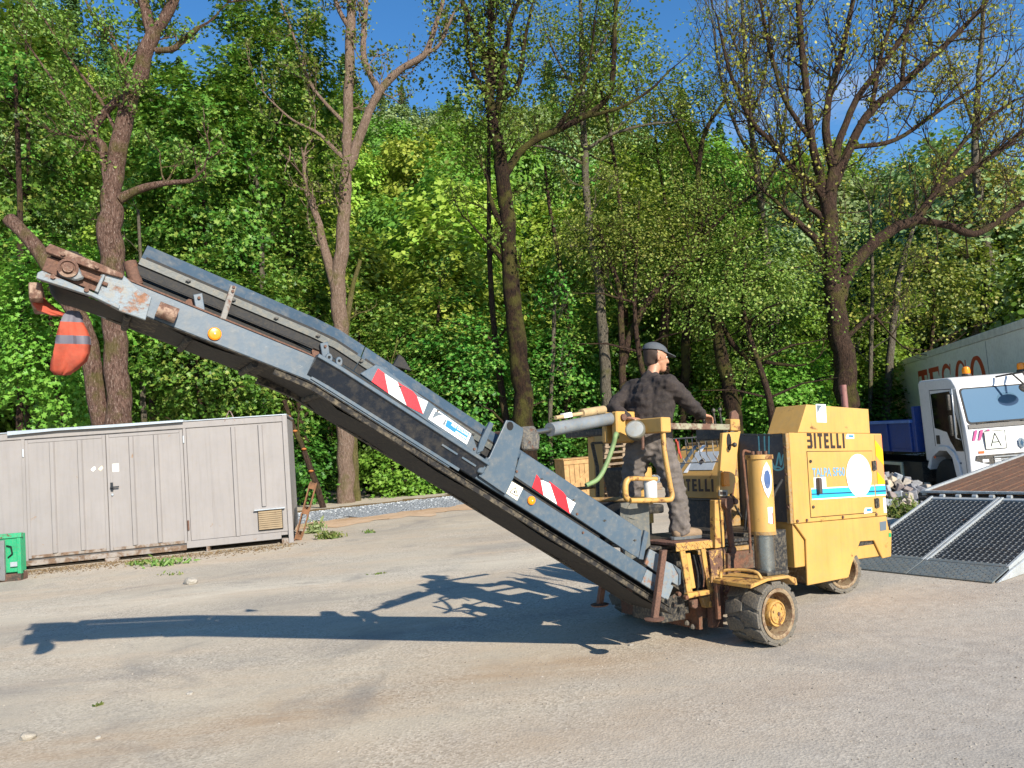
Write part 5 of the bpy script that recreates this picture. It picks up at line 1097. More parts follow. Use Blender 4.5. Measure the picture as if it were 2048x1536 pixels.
# ------------------------------------------------------------------ low loader trailer with loading ramps
lx_ = Vector((0.831, 0.556, 0)).normalized(); ly_ = Vector((-lx_.y, lx_.x, 0))
LLM = Matrix(((lx_.x, ly_.x, 0, 4.436), (lx_.y, ly_.y, 0, 7.512), (0, 0, 1, 0), (0, 0, 0, 1)))
LLO = empty('low_loader', LLM, 'low loader trailer with brown plank deck and two lowered steel grating ramps', 'trailer')
galv = paint('ramp_galvanised', '#b2b7b8', .5, .04, .25, metal=.35, var=.08, scale=5, bump=.05); chk = paint('checker_plate', '#6e7779', .5, .05, .3, metal=.3, var=.1, scale=4, bump=.05)
PW_ = 0.838; RL, RZ, LIPX, LIPZ = 2.20, 0.56, 0.36, 0.10
blk_bar = paint('grating_bar', '#6a6e72', .5, .1, .2, metal=.4)
def rz_(x): return LIPZ + (RZ-LIPZ)*(x-LIPX)/(RL-LIPX)
for k in range(2):
    y0, y1 = k*(PW_+.012), k*(PW_+.012)+PW_
    m = MB(); m.prism([(0, 0.004), (LIPX, LIPZ-.012), (LIPX, LIPZ), (0, .016)], 'y', y0, y1); lip = m.build('ramp_lip', chk, LLO, bevel=.002)
    bump_v = None; sl = math.atan2(LIPZ-.016, LIPX)
    m = MB()
    for i in range(8):
        for j in range(18):
            x = .025+.043*i; y = y0+.03+.045*j; z = .016+(LIPZ-.016)*x/LIPX
            m.box((-.012, -.003, 0), (.012, .003, .003), Matrix.Translation((x, y, z)) @ Matrix.Rotation(-sl, 4, 'Y') @ Matrix.Rotation(R(45 if (i+j) % 2 else -45), 4, 'Z'))
    o = m.build('checker_pattern', chk, lip); tag(o, kind='stuff')
    for a, b in ((y0, y0+.03), (y1-.03, y1)):
        m = MB(); m.prism([(LIPX+.002, LIPZ-.085), (RL, RZ-.11), (RL, RZ+.015), (LIPX+.002, LIPZ+.008)], 'y', a, b); m.build('ramp_side', galv, LLO, bevel=.003)
    for x in (LIPX+.002, RL-.06):
        m = MB(); m.prism([(x, rz_(x)-.06), (x+.055, rz_(x+.055)-.06), (x+.055, rz_(x+.055)+.004), (x, rz_(x)+.004)], 'y', y0+.031, y1-.031); m.build('ramp_rail', galv if x > 1 else chk, LLO, bevel=.002)
    m = MB(); n1 = 40
    for i in range(n1):
        x = LIPX+.075+(RL-.15-LIPX)*i/(n1-1); z = rz_(x); m.box((x-.004, y0+.032, z-.035), (x+.004, y1-.032, z-.006))
    for j in range(13):
        y = y0+.06+(PW_-.12)*j/12; xa, xb = LIPX+.06, RL-.065; m.prism([(xa, rz_(xa)-.036), (xb, rz_(xb)-.036), (xb, rz_(xb)-.008), (xa, rz_(xa)-.008)], 'y', y-.003, y+.003)
    g_ = m.build('grating', blk_bar, LLO, fixn=False); tag(g_, kind='stuff')
    m = MB()
    for i in range(0, n1, 2):
        for j in range(13):
            x = LIPX+.075+(RL-.15-LIPX)*i/(n1-1); y = y0+.06+(PW_-.12)*j/12; z = rz_(x); m.box((x-.008, y-.006, z-.007), (x+.008, y+.006, z+.001))
    g2 = m.build('grating_studs', paint('stud_bright', '#8f9497', .45, 0, .1, metal=.2), LLO, fixn=False); tag(g2, kind='stuff')
m = MB(); m.prism([(.05, .004), (LIPX+.4, .004), (RL, .30), (RL, RZ-.13), (LIPX, LIPZ-.02)], 'y', -.028, -.003); m.build('ramp_outer_side', galv, LLO, bevel=.004)
# deck: sloping tail of planks between steel edge rails
DX0, DX1, DZ0, DZ1, DY0, DY1 = 2.30, 7.2, 0.62, 1.05, -1.25, 1.86
def dz_(x): return DZ0+(DZ1-DZ0)*(x-DX0)/(DX1-DX0)
dk = paint('brown_deck_plank', '#6b4630', .8, .25, .3, var=.2, scale=6, bump=.15, rustcol=lin('#8a5a38'))
n = 28
for k in range(n):
    y = DY0+.06+(DY1-DY0-.12)*k/n; w = (DY1-DY0-.12)/n
    m = MB(); m.prism([(DX0+.02, dz_(DX0)-.04), (DX1, dz_(DX1)-.04), (DX1, dz_(DX1)+.003*(k % 3)), (DX0+.02, dz_(DX0)+.003*(k % 3))], 'y', y+.006, y+w-.006); m.build('plank', dk, LLO)
for y in (DY0, DY1-.055): m = MB(); m.prism([(DX0, DZ0-.14), (DX1, DZ1-.14), (DX1, DZ1+.02), (DX0, DZ0+.02)], 'y', y, y+.055); m.build('edge_rail', galv, LLO, bevel=.004)
m = MB(); m.box((DX0-.03, DY0, DZ0-.02), (DX0+.018, DY1, DZ0+.012)); m.build('deck_nosing', galv, LLO, bevel=.004)
m = MB(); m.box((DX0, DY0, DZ0-.24), (DX0+.15, DY1, DZ0-.05)); m.build('cross_member', blk, LLO); 
m = MB(); m.prism([(DX0+.02, dz_(DX0)-.07), (DX1, dz_(DX1)-.07), (DX1, dz_(DX1)-.045), (DX0+.02, dz_(DX0)-.045)], 'y', DY0+.06, DY1-.06); m.build('sub_deck', blk, LLO)
for y in (DY0+.3, DY1-.5): m = MB(); m.prism([(DX0+.2, DZ0-.25), (DX1, DZ0-.1), (DX1, DZ1-.15), (DX0+.2, DZ0-.08)], 'y', y, y+.12); m.build('chassis_beam', blk, LLO)
for j in range(9): y = -.02+.2*j; m = MB(); m.lathe([(.028, 0), (.028, .05)], 12, Matrix.Translation((RL+.03, y, RZ+.01)) @ Matrix.Rotation(R(90), 4, 'X')); m.build('hinge', galv, LLO, smooth=40)
m = MB(); m.cyl((RL+.05, -.1, RZ-.02), (RL+.05, DY1, RZ-.02), .022, 12); m.build('hinge_bar', blk, LLO, smooth=40)
for x in (4.2, 5.3):
    for y in (DY0+.15, DY1-.42):
        g0 = LLM @ Vector((x, y, 0)); zg = gz(g0.x, g0.y); m = MB(); m.lathe([(.16, 0), (.30, .01), (.34, .05), (.34, .22), (.30, .26), (.16, .27)], 28, Matrix.Translation((x, y+.27, zg+.34)) @ Matrix.Rotation(R(90), 4, 'X')); w_ = m.build('wheel', tyre_m, LLO, smooth=45)
m = MB(); m.box((DX0+.02, DY1+.0, DZ0-.13), (DX0+.4, DY1+.07, DZ0-.03)); m.build('tail_lamp_bar', blk, LLO, bevel=.01)
# ------------------------------------------------------------------ heap of granite setts
set_m = [paint('sett_%d' % i, c, .85, 0, .15, var=.18, scale=14, bump=.15) for i, c in enumerate(('#8f8f90', '#a39a8e', '#7d7f86', '#b3a58f', '#8c7f7a', '#9aa0a6'))]
setm = []
for i, mt in enumerate(set_m):
    bm = bmesh.new(); bmesh.ops.create_cube(bm, size=1)
    for v in bm.verts: v.co = Vector((v.co.x*(.17+.02*(i % 3)), v.co.y*.15, v.co.z*.14)) + Vector([random.uniform(-.018, .018) for _ in range(3)])
    bmesh.ops.bevel(bm, geom=bm.edges[:], offset=.010, segments=1, affect='EDGES'); me = bpy.data.meshes.new('granite_sett'); bm.to_mesh(me); bm.free(); me.materials.append(mt); setm.append(me)
pk = gnd(1764, 1000, -.30); rs_ = np.random.default_rng(5); cnt = 0
for ring in range(9):
    rad = .12+ring*.165; nn_ = max(3, int(2*math.pi*rad/.185))
    for k in range(nn_):
        a = 2*math.pi*(k+rs_.random()*.6)/nn_; x = pk.x+rad*math.cos(a)*1.25; y = pk.y+rad*math.sin(a)
        if y > pk.y+.55 or x < pk.x - 1.0: continue
        o = bpy.data.objects.new('granite_sett', setm[rs_.integers(6)]); COL.objects.link(o)
        o.location = (x, y, gz(x, y) + max(.03, .80*(1-rad/1.6)) + rs_.normal(0, .025)); o.rotation_euler = (rs_.random()*3, rs_.random()*3, rs_.random()*3)
        tag(o, 'grey granite paving sett in the loose heap right of the yellow housing', 'paving stone', 'granite setts in the heap'); cnt += 1
bm = bmesh.new(); bmesh.ops.create_cone(bm, segments=24, radius1=1.7, radius2=.05, depth=.70, cap_ends=True)
me = bpy.data.meshes.new('rubble_core'); bm.to_mesh(me); bm.free(); me.materials.append(mat_soil('rubble', '#4a453f', '#6f6a62', 8)); o = bpy.data.objects.new('rubble_core', me); COL.objects.link(o); o.location = (pk.x, pk.y, gz(pk.x, pk.y)+.20); o.scale = (1.15, .9, 1); tag(o, 'dark dusty rubble filling the heap under the granite setts', 'rubble', kind='stuff')
# ------------------------------------------------------------------ white tipper truck
TM = Matrix.Translation((9.60, 16.55, -0.5)); TK = empty('white_truck', TM, 'white truck with amber beacons and a blue tipper body, parked behind the low loader', 'truck')
wht = paint('truck_white', '#d9d7d5', .3, 0, .08, var=.03, scale=2, streak=.08); blu = paint('tipper_blue', '#1a3f86', .45, .04, .1, var=.08, scale=3); gls = None
N_ = NT('windscreen_glass'); pb = N_.bsdf(lin('#4f6b80'), .05, 0, None, .9); gls = N_.m
N_ = NT('cab_side_glass'); pb = N_.bsdf(lin('#0d1012'), .05, 0, None, .6); gls_s = N_.m
cw, cdp, ch_ = 2.25, 1.75, 2.82
prof = [(0.10, .62), (0.0, .72), (-.02, 1.2), (0.02, 1.72), (.22, 2.60), (.34, 2.76), (.50, ch_), (cdp-.08, ch_+.02), (cdp, ch_-.05), (cdp, .95), (1.55, .95), (1.42, 1.15), (1.1, 1.27), (.75, 1.27), (.48, 1.12), (.34, .85), (.30, .62)]
m = MB(); m.prism([(p[0], p[1]) for p in prof], 'x', 0.0, cw); CB = m.build('cab', wht, TK, bevel=.05, seg=3, smooth=40) if False else m.build('cab', wht, TK, bevel=.045, seg=3, smooth=40)
# windscreen on the raked front
fn = Vector((0, .20, .88)).normalized(); off = Vector((0, -.88, .20)).normalized()
def wsM(): return plane_M((0, .02, 1.72), (1, 0, 0), (0, .20, .88))
PMW = wsM()
def rrect(x0, x1, y0, y1, r, tl=0): 
    o = []
    for cx, cy, a in ((x1-r, y1-r, 0), (x0+r, y1-r, 90), (x0+r, y0+r, 180), (x1-r, y0+r, 270)): o += [(cx+r*math.cos(R(a+15*k)), cy+r*math.sin(R(a+15*k))) for k in range(7)]
    return o
m = MB(); m.prism(rrect(.06, cw-.06, .05, .86, .08), 'z', .002, .008); m.build('windscreen_seal', rub, TK, M=PMW)
m = MB(); m.prism(rrect(.10, cw-.10, .09, .83, .07), 'z', .0085, .014); WS = m.build('windscreen', gls, TK, M=PMW)
for x0, x1 in ((.25, .95), (1.2, 1.9)): m = MB(); m.tube([(x0, .05, .03), (x0+.3, .075, .035), (x1, .06, .03)], .014, 6); m.build('wiper', blk, WS)
m = MB(); m.box((.06, -.05, .004), (cw-.06, .045, .02)); m.build('scuttle', blk, TK, M=PMW, bevel=.005)
# front badge, grille, sign, stripes, lights (front faces -y)
yf = -.032
def fr(name, poly, mat, y=yf, th=.008): m = MB(); m.prism(poly, 'y', y-th, y); return m.build(name, mat, TK)
GR = fr('grille', [(.12, 1.0), (.45, .90), (cw-.45, .90), (cw-.12, 1.0), (cw-.16, 1.10), (.14, 1.10)], blk, .0, .034)
for z in (.93, .99, 1.05): m = MB(); m.box((.50, -.055, z-.014), (cw-.50, -.0345, z+.012)); m.build('grille_bar', paint('grille_silver', '#a8abad', .35, 0, .1, metal=.6), GR, bevel=.003)
for x in (.26, .52): m = MB(); m.box((x, -.038, .95), (x+.13, -.0345, 1.01)); m.build('grille_plate', white_d, GR)
bd = [(1.125+.085*math.cos(R(a))*(.85), 1.30+.12*math.sin(R(a))) for a in (90, 150, 210, 270, 330, 30)]
BD = fr('badge', bd, paint('badge_chrome', '#9fb0c4', .15, 0, 0, metal=.9), -.024, .025)
fr('badge_core', [(1.125+.035*math.cos(R(a)), 1.30+.075*math.sin(R(a))) for a in (90, 180, 270, 0)], navy_d, -.0495, .003)
fr('letter_sign', rrect(.36, .80, 1.22, 1.60, .03), plain('sign_pale', '#dfe3d8', .5), -.024, .012)
for a, b in (((.36, 1.22), (.80, 1.22)), ((.80, 1.22), (.80, 1.60)), ((.80, 1.60), (.36, 1.60)), ((.36, 1.60), (.36, 1.22))):
    m = MB(); m.tube([(a[0], -.037, a[1]), (b[0], -.037, b[1])], .007, 5); m.build('sign_edge', blk, TK)
for a, b in (((.47, 1.27), (.58, 1.55)), ((.58, 1.55), (.69, 1.27)), ((.515, 1.36), (.645, 1.36))):
    d = Vector((b[0]-a[0], 0, b[1]-a[1])).normalized(); n_ = Vector((-d.z, 0, d.x))*.012; A, B = Vector((a[0], 0, a[1])), Vector((b[0], 0, b[1]))
    fr('sign_letter_stroke', [((A+n_).x, (A+n_).z), ((B+n_).x, (B+n_).z), ((B-n_).x, (B-n_).z), ((A-n_).x, (A-n_).z)], blk, -.0365, .003)
mag = plain('magenta_stripe', '#b0447a', .5)
for x in (.10, .22, .36): fr('front_stripe', [(x, 1.42), (x+.06, 1.42), (x+.14, 1.64), (x+.08, 1.64)], mag, -.012, .008)
fr('marker_lamp', [(.20, 1.14), (.32, 1.14), (.32, 1.19), (.20, 1.19)], plain('lamp_orange', '#e0642e', .3), -.02, .012)
m = MB(); m.box((-.05, -.16, .30), (cw+.05, .22, .60)); m.build('bumper', wht, TK, bevel=.04, seg=3, smooth=40)
for x in (.06, cw-.46): 
    m = MB(); m.box((x, -.168, .40), (x+.40, -.155, .54)); hl_ = m.build('headlight', paint('lamp_clear', '#cfd6da', .1, 0, 0, metal=.3), TK, bevel=.01)
    m = MB(); m.box((x, -.173, .41), (x+.12, -.1685, .53)); m.build('indicator', plain('indicator_orange', '#c9602a', .3), hl_)
# cab side (faces -x)
def sd(name, poly, mat, x=-.001, th=.008, par=TK): m = MB(); m.prism(poly, 'x', x-th, x); return m.build(name, mat, par)
sd('side_window', [(.16, 1.20), (.44, 1.20), (.62, 1.42), (.72, 1.62), (1.20, 1.72), (1.22, 2.50), (.45, 2.52), (.24, 1.75)], gls_s)
sd('door_seam', [(.12, .70), (.135, .70), (.135, 1.1), (.22, 2.55), (1.26, 2.58), (1.26, 1.3), (1.275, 1.3), (1.275, 2.595), (.205, 2.565), (.12, 1.1)], dark_gap, -.001, .002)
sd('door_handle', [(1.05, 1.35), (1.19, 1.35), (1.19, 1.55), (1.05, 1.55)], blk)
sd('side_marker', [(1.30, 1.02), (1.38, 1.02), (1.38, 1.07), (1.30, 1.07)], plain('lamp_orange', '#e0642e', .3))
sd('door_badge', [(.30, .92), (.42, .92), (.42, .96), (.30, .96)], grey_d)
for z0, z1 in ((1.55, 2.0), (2.10, 2.45)):
    m = MB(); m.box((-.24, .12, z0), (-.10, .20, z1)); MI = m.build('mirror', blk, TK, bevel=.03, seg=2, smooth=40)
m = MB(); m.tube([(0, .2, 2.55), (-.15, .1, 2.56), (-.17, .1, 1.5), (0, .22, 1.45)], .018, 8); m.build('mirror_arm', paint('mirror_arm_grey', '#9da2a6', .3, 0, 0, metal=.6), TK, smooth=60)
m = MB(); m.tube([(.95, .28, 2.75), (1.05, -.12, 2.78), (1.2, -.22, 2.55)], .02, 8); m.tube([(1.25, .28, 2.78), (1.3, -.10, 2.80), (1.3, -.2, 2.6)], .02, 8); m.build('kerb_mirror_arm', blk, TK, smooth=60)
m = MB(); m.lathe([(.0001, -.04), (.16, -.03), (.18, .0), (.15, .04), (.0001, .05)], 20, Matrix.Translation((1.30, -.24, 2.46)) @ Matrix.Rotation(R(70), 4, 'X') @ Matrix.Diagonal((1.25, .7, 1, 1))); m.build('kerb_mirror', blk, TK, smooth=60)
for x in (.52, 1.75):
    m = MB(); m.lathe([(.09, 0), (.10, .02), (.09, .05), (.075, .055)], 18, Matrix.Translation((x, .62, ch_+.01))); be = m.build('beacon', blk, TK, smooth=40)
    m = MB(); m.lathe([(.08, .05), (.085, .12), (.07, .19), (.03, .21), (.0001, .212)], 18, Matrix.Translation((x, .62, ch_+.012))); m.build('beacon_lens', orange_l, be, smooth=50)
def truck_wheel(x, y, r=.50, w=.30, out_=-1):
    m = MB(); m.lathe([(r*.55, 0), (r*.9, .01), (r, .05), (r, w-.05), (r*.9, w), (r*.55, w)], 36, Matrix.Translation((x, y, r)) @ Matrix.Rotation(R(90), 4, 'Y')); wh = m.build('wheel', rub, TK, smooth=45)
    m = MB(); m.lathe([(r*.55, .012), (r*.5, .0), (r*.42, .05), (r*.2, .06), (r*.16, .02), (.0001, .02)], 28, Matrix.Translation((x, y, r)) @ Matrix.Rotation(R(90), 4, 'Y')); m.build('rim', paint('truck_rim', '#9ea09f', .5, .1, .3, metal=.3), wh, smooth=40, fixn=False)
for x in (.02, cw-.32):
    for y in (1.02, 5.2): truck_wheel(x, y)
m = MB(); m.prism([(.48, .60), (.30, .60), (.36, .95), (.50, 1.18), (.75, 1.31), (1.10, 1.31), (1.42, 1.19), (1.56, .96), (1.66, .80), (1.55, .75), (1.40, 1.05), (1.08, 1.20), (.77, 1.20), (.58, 1.05)], 'x', -.04, .30); m.build('wheel_arch', wht, TK, bevel=.01)
m = MB(); m.box((.45, .3, .45), (cw-.45, 8.0, .85)); m.build('chassis', blk, TK)
m = MB(); m.box((.12, 2.2, .40), (.55, 3.4, .90)); m.build('fuel_tank_or_fill', blk, TK, bevel=.05, seg=2, smooth=40)  # the truck's own fuel tank
sgm = plain('side_guard_cream', '#cfc8a8', .5)
m = MB(); m.box((-.02, 2.9, .40), (.03, 4.1, .47)); m.box((-.02, 2.9, .80), (.03, 4.1, .88)); m.box((-.02, 2.9, .471), (.03, 3.0, .799)); m.box((-.02, 4.0, .471), (.03, 4.1, .799)); m.build('side_guard', sgm, TK, bevel=.01)
m = MB(); m.box((-.05, 1.98, 1.15), (cw+.05, 2.08, 2.25)); m.build('headboard', blu, TK, bevel=.01)
m = MB(); m.box((-.05, 2.09, 1.15), (cw+.05, 8.0, 1.22)); m.build('tipper_floor', blu, TK)
for x in (-.05, cw): m = MB(); m.box((x, 2.09, 1.221), (x+.05, 8.0, 1.88)); m.build('tipper_side', blu, TK, bevel=.008)
for y in (2.15, 3.3, 4.4, 5.5, 6.6, 7.7): m = MB(); m.box((-.10, y, 1.16), (-.051, y+.09, 1.86)); m.build('tipper_rib', blu, TK, bevel=.006)
m = MB(); m.box((-.11, 2.1, 1.86), (.02, 8.0, 1.93)); m.build('tipper_top_rail', paint('tipper_rail', '#5b7fc0', .4, .04, .1), TK, bevel=.008)
m = MB(); m.box((-.05, 7.92, 1.222), (cw+.05, 7.99, 1.88)); m.build('tailgate', blu, TK)
# ------------------------------------------------------------------ box trailer with red lettering
t0 = gnd(1781, 728, 3.6); t1 = gnd(2048, 637, 3.6); td = (t1-t0); td.z = 0; td.normalize(); tn = Vector((td.y, -td.x, 0))      # tn away from the viewer
tn = tn if tn.x > 0 else -tn
BM_ = Matrix(((td.x, tn.x, 0, t0.x), (td.y, tn.y, 0, t0.y), (0, 0, 1, -0.5), (0, 0, 0, 1)))
BT = empty('box_trailer', BM_, 'long off-white box trailer with big red lettering behind the white truck', 'trailer')
offw = paint('trailer_offwhite', '#eeebdc', .45, 0, .12, var=.05, scale=1.2); BTop, BBot, BLen = 4.10, 1.22, 16.5
m = MB(); m.box((0, 0.02, BBot), (BLen, 2.5, BTop-.03)); m.build('box_body', offw, BT)
for k in range(4):
    m = MB(); x0, x1 = .08+k*4.1, .08+k*4.1+4.09; m.box((x0, -.002, BBot+.12), (min(x1, BLen-.05)-.008, .019, BTop-.22)); m.build('side_sheet', offw, BT, bevel=.003)
m = MB(); m.box((0, -.02, BTop-.21), (BLen, .03, BTop)); m.build('roof_rail', paint('trailer_rail', '#dedccd', .5, 0, .15), BT, bevel=.01)
m = MB(); m.box((0, -.02, BBot-.02), (BLen, .03, BBot+.11)); m.build('lower_rail', paint('trailer_rail', '#b9bcae', .5), BT, bevel=.01)
m = MB(); m.box((-.02, -.03, BBot-.02), (.075, .05, BTop+.01)); m.build('corner_post', offw, BT, bevel=.01)
for x in (11.0, 12.3, 13.6):
    m = MB(); m.lathe([(.25, 0), (.45, .01), (.5, .05), (.5, .3), (.25, .33)], 28, Matrix.Translation((x, .35, .5)) @ Matrix.Rotation(R(90), 4, 'X')); m.build('wheel', rub, BT, smooth=45)
m = MB(); m.box((1.5, .5, .8), (15.5, 2.0, BBot-.025)); m.build('chassis', blk, BT)
for x in (4.0,): m = MB(); m.box((x, .35, 0), (x+.15, .5, BBot)); m.build('landing_leg', blk, BT)
redl = plain('red_lettering', '#c23a22', .5)
def stroke(pts, ws, name='letter', closed=False):
    """flat ribbon letter stroke on the side; pts (x, z), widths"""
    C_ = [Vector((p[0], p[1], 0)) for p in pts]; n = len(C_); a = []; b = []
    for i in range(n):
        d = (C_[min(i+1, n-1)] - C_[max(i-1, 0)]) if not closed else (C_[(i+1) % n]-C_[(i-1) % n]); d.normalize(); nn_ = Vector((-d.y, d.x, 0)); a.append(C_[i]+nn_*ws[i]/2); b.append(C_[i]-nn_*ws[i]/2)
    v = [(p.x, -.0035, p.y) for p in a] + [(p.x, -.0035, p.y) for p in b]; f = [(i, (i+1) % n, n+(i+1) % n, n+i) for i in range(n if closed else n-1)]
    return v, f
def letter(ss):
    m = MB()
    for k, s_ in enumerate(ss):
        v, f = s_; m.add([(p[0], p[1]-.0008*k, p[2]) for p in v], f)
    m.build('letter', redl, BT, fixn=False)
def bx(px, py): 
    Mi = BM_.inverted(); c = Mi @ CAM; d = Mi.to_3x3() @ ray(px, py); p = c + d*((-.004-c.y)/d.y); return (p.x, p.z)
tA, tB = bx(1835, 738), bx(1855, 737); xT = tA[0]; zt = bx(1850, 739)[1]; zb = zt-1.35
x2 = bx(1974, 740)[0]; pit = (x2-xT)/5.0; w = pit*.86
x = xT; letter([stroke([(x, zt-.10), (x+w*.5, zt-.10), (x+w, zt-.10)], [.2, .2, .2]), stroke([(x+w*.5, zt-.2), (x+w*.5, zb)], [w*.32, w*.32]), stroke([(x+.05, zt-.2), (x+.02, zt-.38)], [.12, .03]), stroke([(x+w-.05, zt-.2), (x+w-.02, zt-.38)], [.12, .03]), stroke([(x+w*.2, zb+.05), (x+w*.8, zb+.05)], [.1, .1])])
x = xT+pit; letter([stroke([(x+w*.22, zt), (x+w*.22, zb)], [w*.32, w*.32]), stroke([(x, zt-.08), (x+w, zt-.08)], [.16, .16]), stroke([(x+w*.3, (zt+zb)/2), (x+w*.8, (zt+zb)/2)], [.13, .13]), stroke([(x, zb+.08), (x+w, zb+.08)], [.16, .16]), stroke([(x+w-.05, zt-.16), (x+w-.02, zt-.34)], [.12, .03])])
def arc(cx, cz, rx, rz, a0, a1, n=24): return [(cx+rx*math.cos(R(a0+(a1-a0)*k/n)), cz+rz*math.sin(R(a0+(a1-a0)*k/n))) for k in range(n+1)]
hh = zt-zb
x = xT+2*pit; P1 = arc(x+w*.5, zt-hh*.27, w*.36, hh*.23, 35, 270, 20); P2 = arc(x+w*.5, zb+hh*.25, w*.36, hh*.23, 90, -145, 20); pts = P1+P2[1:]; letter([stroke(pts, [.10+.14*abs(math.sin(math.pi*i/(len(pts)-1)*1.0)) for i in range(len(pts))]), stroke([(x+w*.86, zt-.02), (x+w*.80, zt-.36)], [.10, .05])])
x = xT+3*pit; pts = arc(x+w*.52, (zt+zb)/2, w*.40, hh*.47, 40, 320, 36); letter([stroke(pts, [.10+.20*max(0, -math.cos(R(40+280*i/36))) for i in range(37)]), stroke([(x+w*.92, zt-.02), (x+w*.86, zt-.42)], [.10, .05])])
x = xT+4*pit; pts = arc(x+w*.52, (zt+zb)/2, w*.42, hh*.47, 0, 350, 36); letter([stroke(pts, [.10+.20*abs(math.cos(R(350*i/36))) for i in range(37)], closed=True)])
# faint marks and seam on the trailer side
m = MB(); a = bx(1972, 700); m.box((a[0], -.006, BBot+.15), (a[0]+.03, -.0025, BTop-.25)); m.build('seam', grey_d, BT)
# ------------------------------------------------------------------ trees
def bark(name, a, b, moss=0.0, spk=None, sc_=5.0):
    N = NT(name); P = N.tc.outputs['Object']
    mpv = N.n('ShaderNodeMapping'); mpv.inputs['Scale'].default_value = (1, 1, 0.28); N.l(P, mpv.inputs['Vector']); V = mpv.outputs['Vector']
    n1 = N.noise(sc_*4.2, 9, .75, V, .7); n2 = N.noise(sc_*.35, 4, .6, P); n3 = N.noise(sc_*7, 6, .75, V)
    c = N.mix(N.ramp(n1, .40, .60), lin(a), lin(b))
    if spk: c = N.mix(N.ramp(n3, .55, .66), c, lin(spk))
    if moss: c = N.mix(N.math('MULTIPLY', N.ramp(n2, .60-moss*.25, .72-moss*.2), .55), c, lin('#5b5a26'))
    N.bsdf(c, .95, 0, N.bump(N.math('ADD', n1, N.math('MULTIPLY', n3, .6)), 1.0, .11), .2); return N.m
bk_red = bark('ash_bark_reddish', '#473228', '#82675a', .4, '#b09b8c'); bk_pale = bark('ash_bark_pale', '#6a5648', '#927c6c', .25, '#a99888')
bk_dark = bark('mossy_dark_bark', '#1a1410', '#3f2f22', .5); bk_mid = bark('brown_bark', '#2a2019', '#554236', .3); bk_grey = bark('grey_bark', '#4d463c', '#776f60', .3)
def leaf_mat(name, cols, trans=.30):
    N = NT(name); ge = N.n('ShaderNodeNewGeometry'); r = N.n('ShaderNodeValToRGB'); e = r.color_ramp.elements
    while len(e) < len(cols): e.new(.5)
    for i, c in enumerate(cols): e[i].position = i/(len(cols)-1); e[i].color = lin(c)+[1]
    N.l(ge.outputs['Random Per Island'], r.inputs['Fac']); oi = N.n('ShaderNodeObjectInfo')
    hs_ = N.n('ShaderNodeHueSaturation'); N.l(r.outputs['Color'], hs_.inputs['Color'])
    N.l(N.math('ADD', N.math('MULTIPLY', oi.outputs['Random'], .05), .468), hs_.inputs['Hue']); N.l(N.math('ADD', N.math('MULTIPLY', oi.outputs['Random'], .45), .78), hs_.inputs['Value'])
    d = N.n('ShaderNodeBsdfDiffuse'); t = N.n('ShaderNodeBsdfTranslucent'); g_ = N.n('ShaderNodeBsdfGlossy'); g_.inputs['Roughness'].default_value = .45
    m1 = N.n('ShaderNodeMixShader'); m1.inputs[0].default_value = trans; m2 = N.n('ShaderNodeMixShader'); m2.inputs[0].default_value = .02
    N.l(hs_.outputs['Color'], d.inputs['Color']); N.l(N.mix(.5, hs_.outputs['Color'], lin('#7f9a20'), 'MIX'), t.inputs['Color'])
    N.l(d.outputs[0], m1.inputs[1]); N.l(t.outputs[0], m1.inputs[2]); N.l(m1.outputs[0], m2.inputs[1]); N.l(g_.outputs[0], m2.inputs[2]); N.l(m2.outputs[0], N.out.inputs['Surface']); return N.m
LF_maple = leaf_mat('maple_leaf', ['#2b5018', '#3d6a24', '#558432', '#739a42', '#8a9a48'])
LF_lime = leaf_mat('young_maple_leaf', ['#527f29', '#699434', '#82a745', '#5b892e'])
LF_shade = leaf_mat('shrub_leaf', ['#2b4f18', '#3a6322', '#4c772c', '#658c3a'])
LF_alder = leaf_mat('alder_leaf', ['#4f6f28', '#6f8a38', '#93a552', '#5d7b30', '#a3a85a'])
LF_bud = leaf_mat('budding_leaf', ['#7f8a34', '#98993c', '#a9a450', '#7c8a3a'])
LF_ash = leaf_mat('ash_leaf', ['#5a7a30', '#74903f', '#4d6e2c', '#8a9a4a'])
LF_hillA = leaf_mat('hill_leaf_green', ['#557f2e', '#67933a', '#7aa244'], .35); LF_hillB = leaf_mat('hill_leaf_lime', ['#7f9f36', '#95b044', '#a8bc52'], .35); LF_hillC = leaf_mat('hill_leaf_grey', ['#74905a', '#88a26a', '#9ab07a'], .35)
LF_con = leaf_mat('conifer_needle', ['#2f4d30', '#3d5e3a', '#4c6c42'], .15)
T6_ = np.array([(0, 0, 0), (-.46, .30, .10), (-.40, .72, .12), (0, 1.0, .0), (.40, .72, .12), (.46, .30, .10)])
T10 = np.array([(0, 0, 0), (-.50, .10, .10), (-.24, .34, .05), (-.58, .66, .14), (-.20, .64, .05), (0, 1.0, -.03), (.20, .64, .05), (.58, .66, .14), (.24, .34, .05), (.50, .10, .10)])
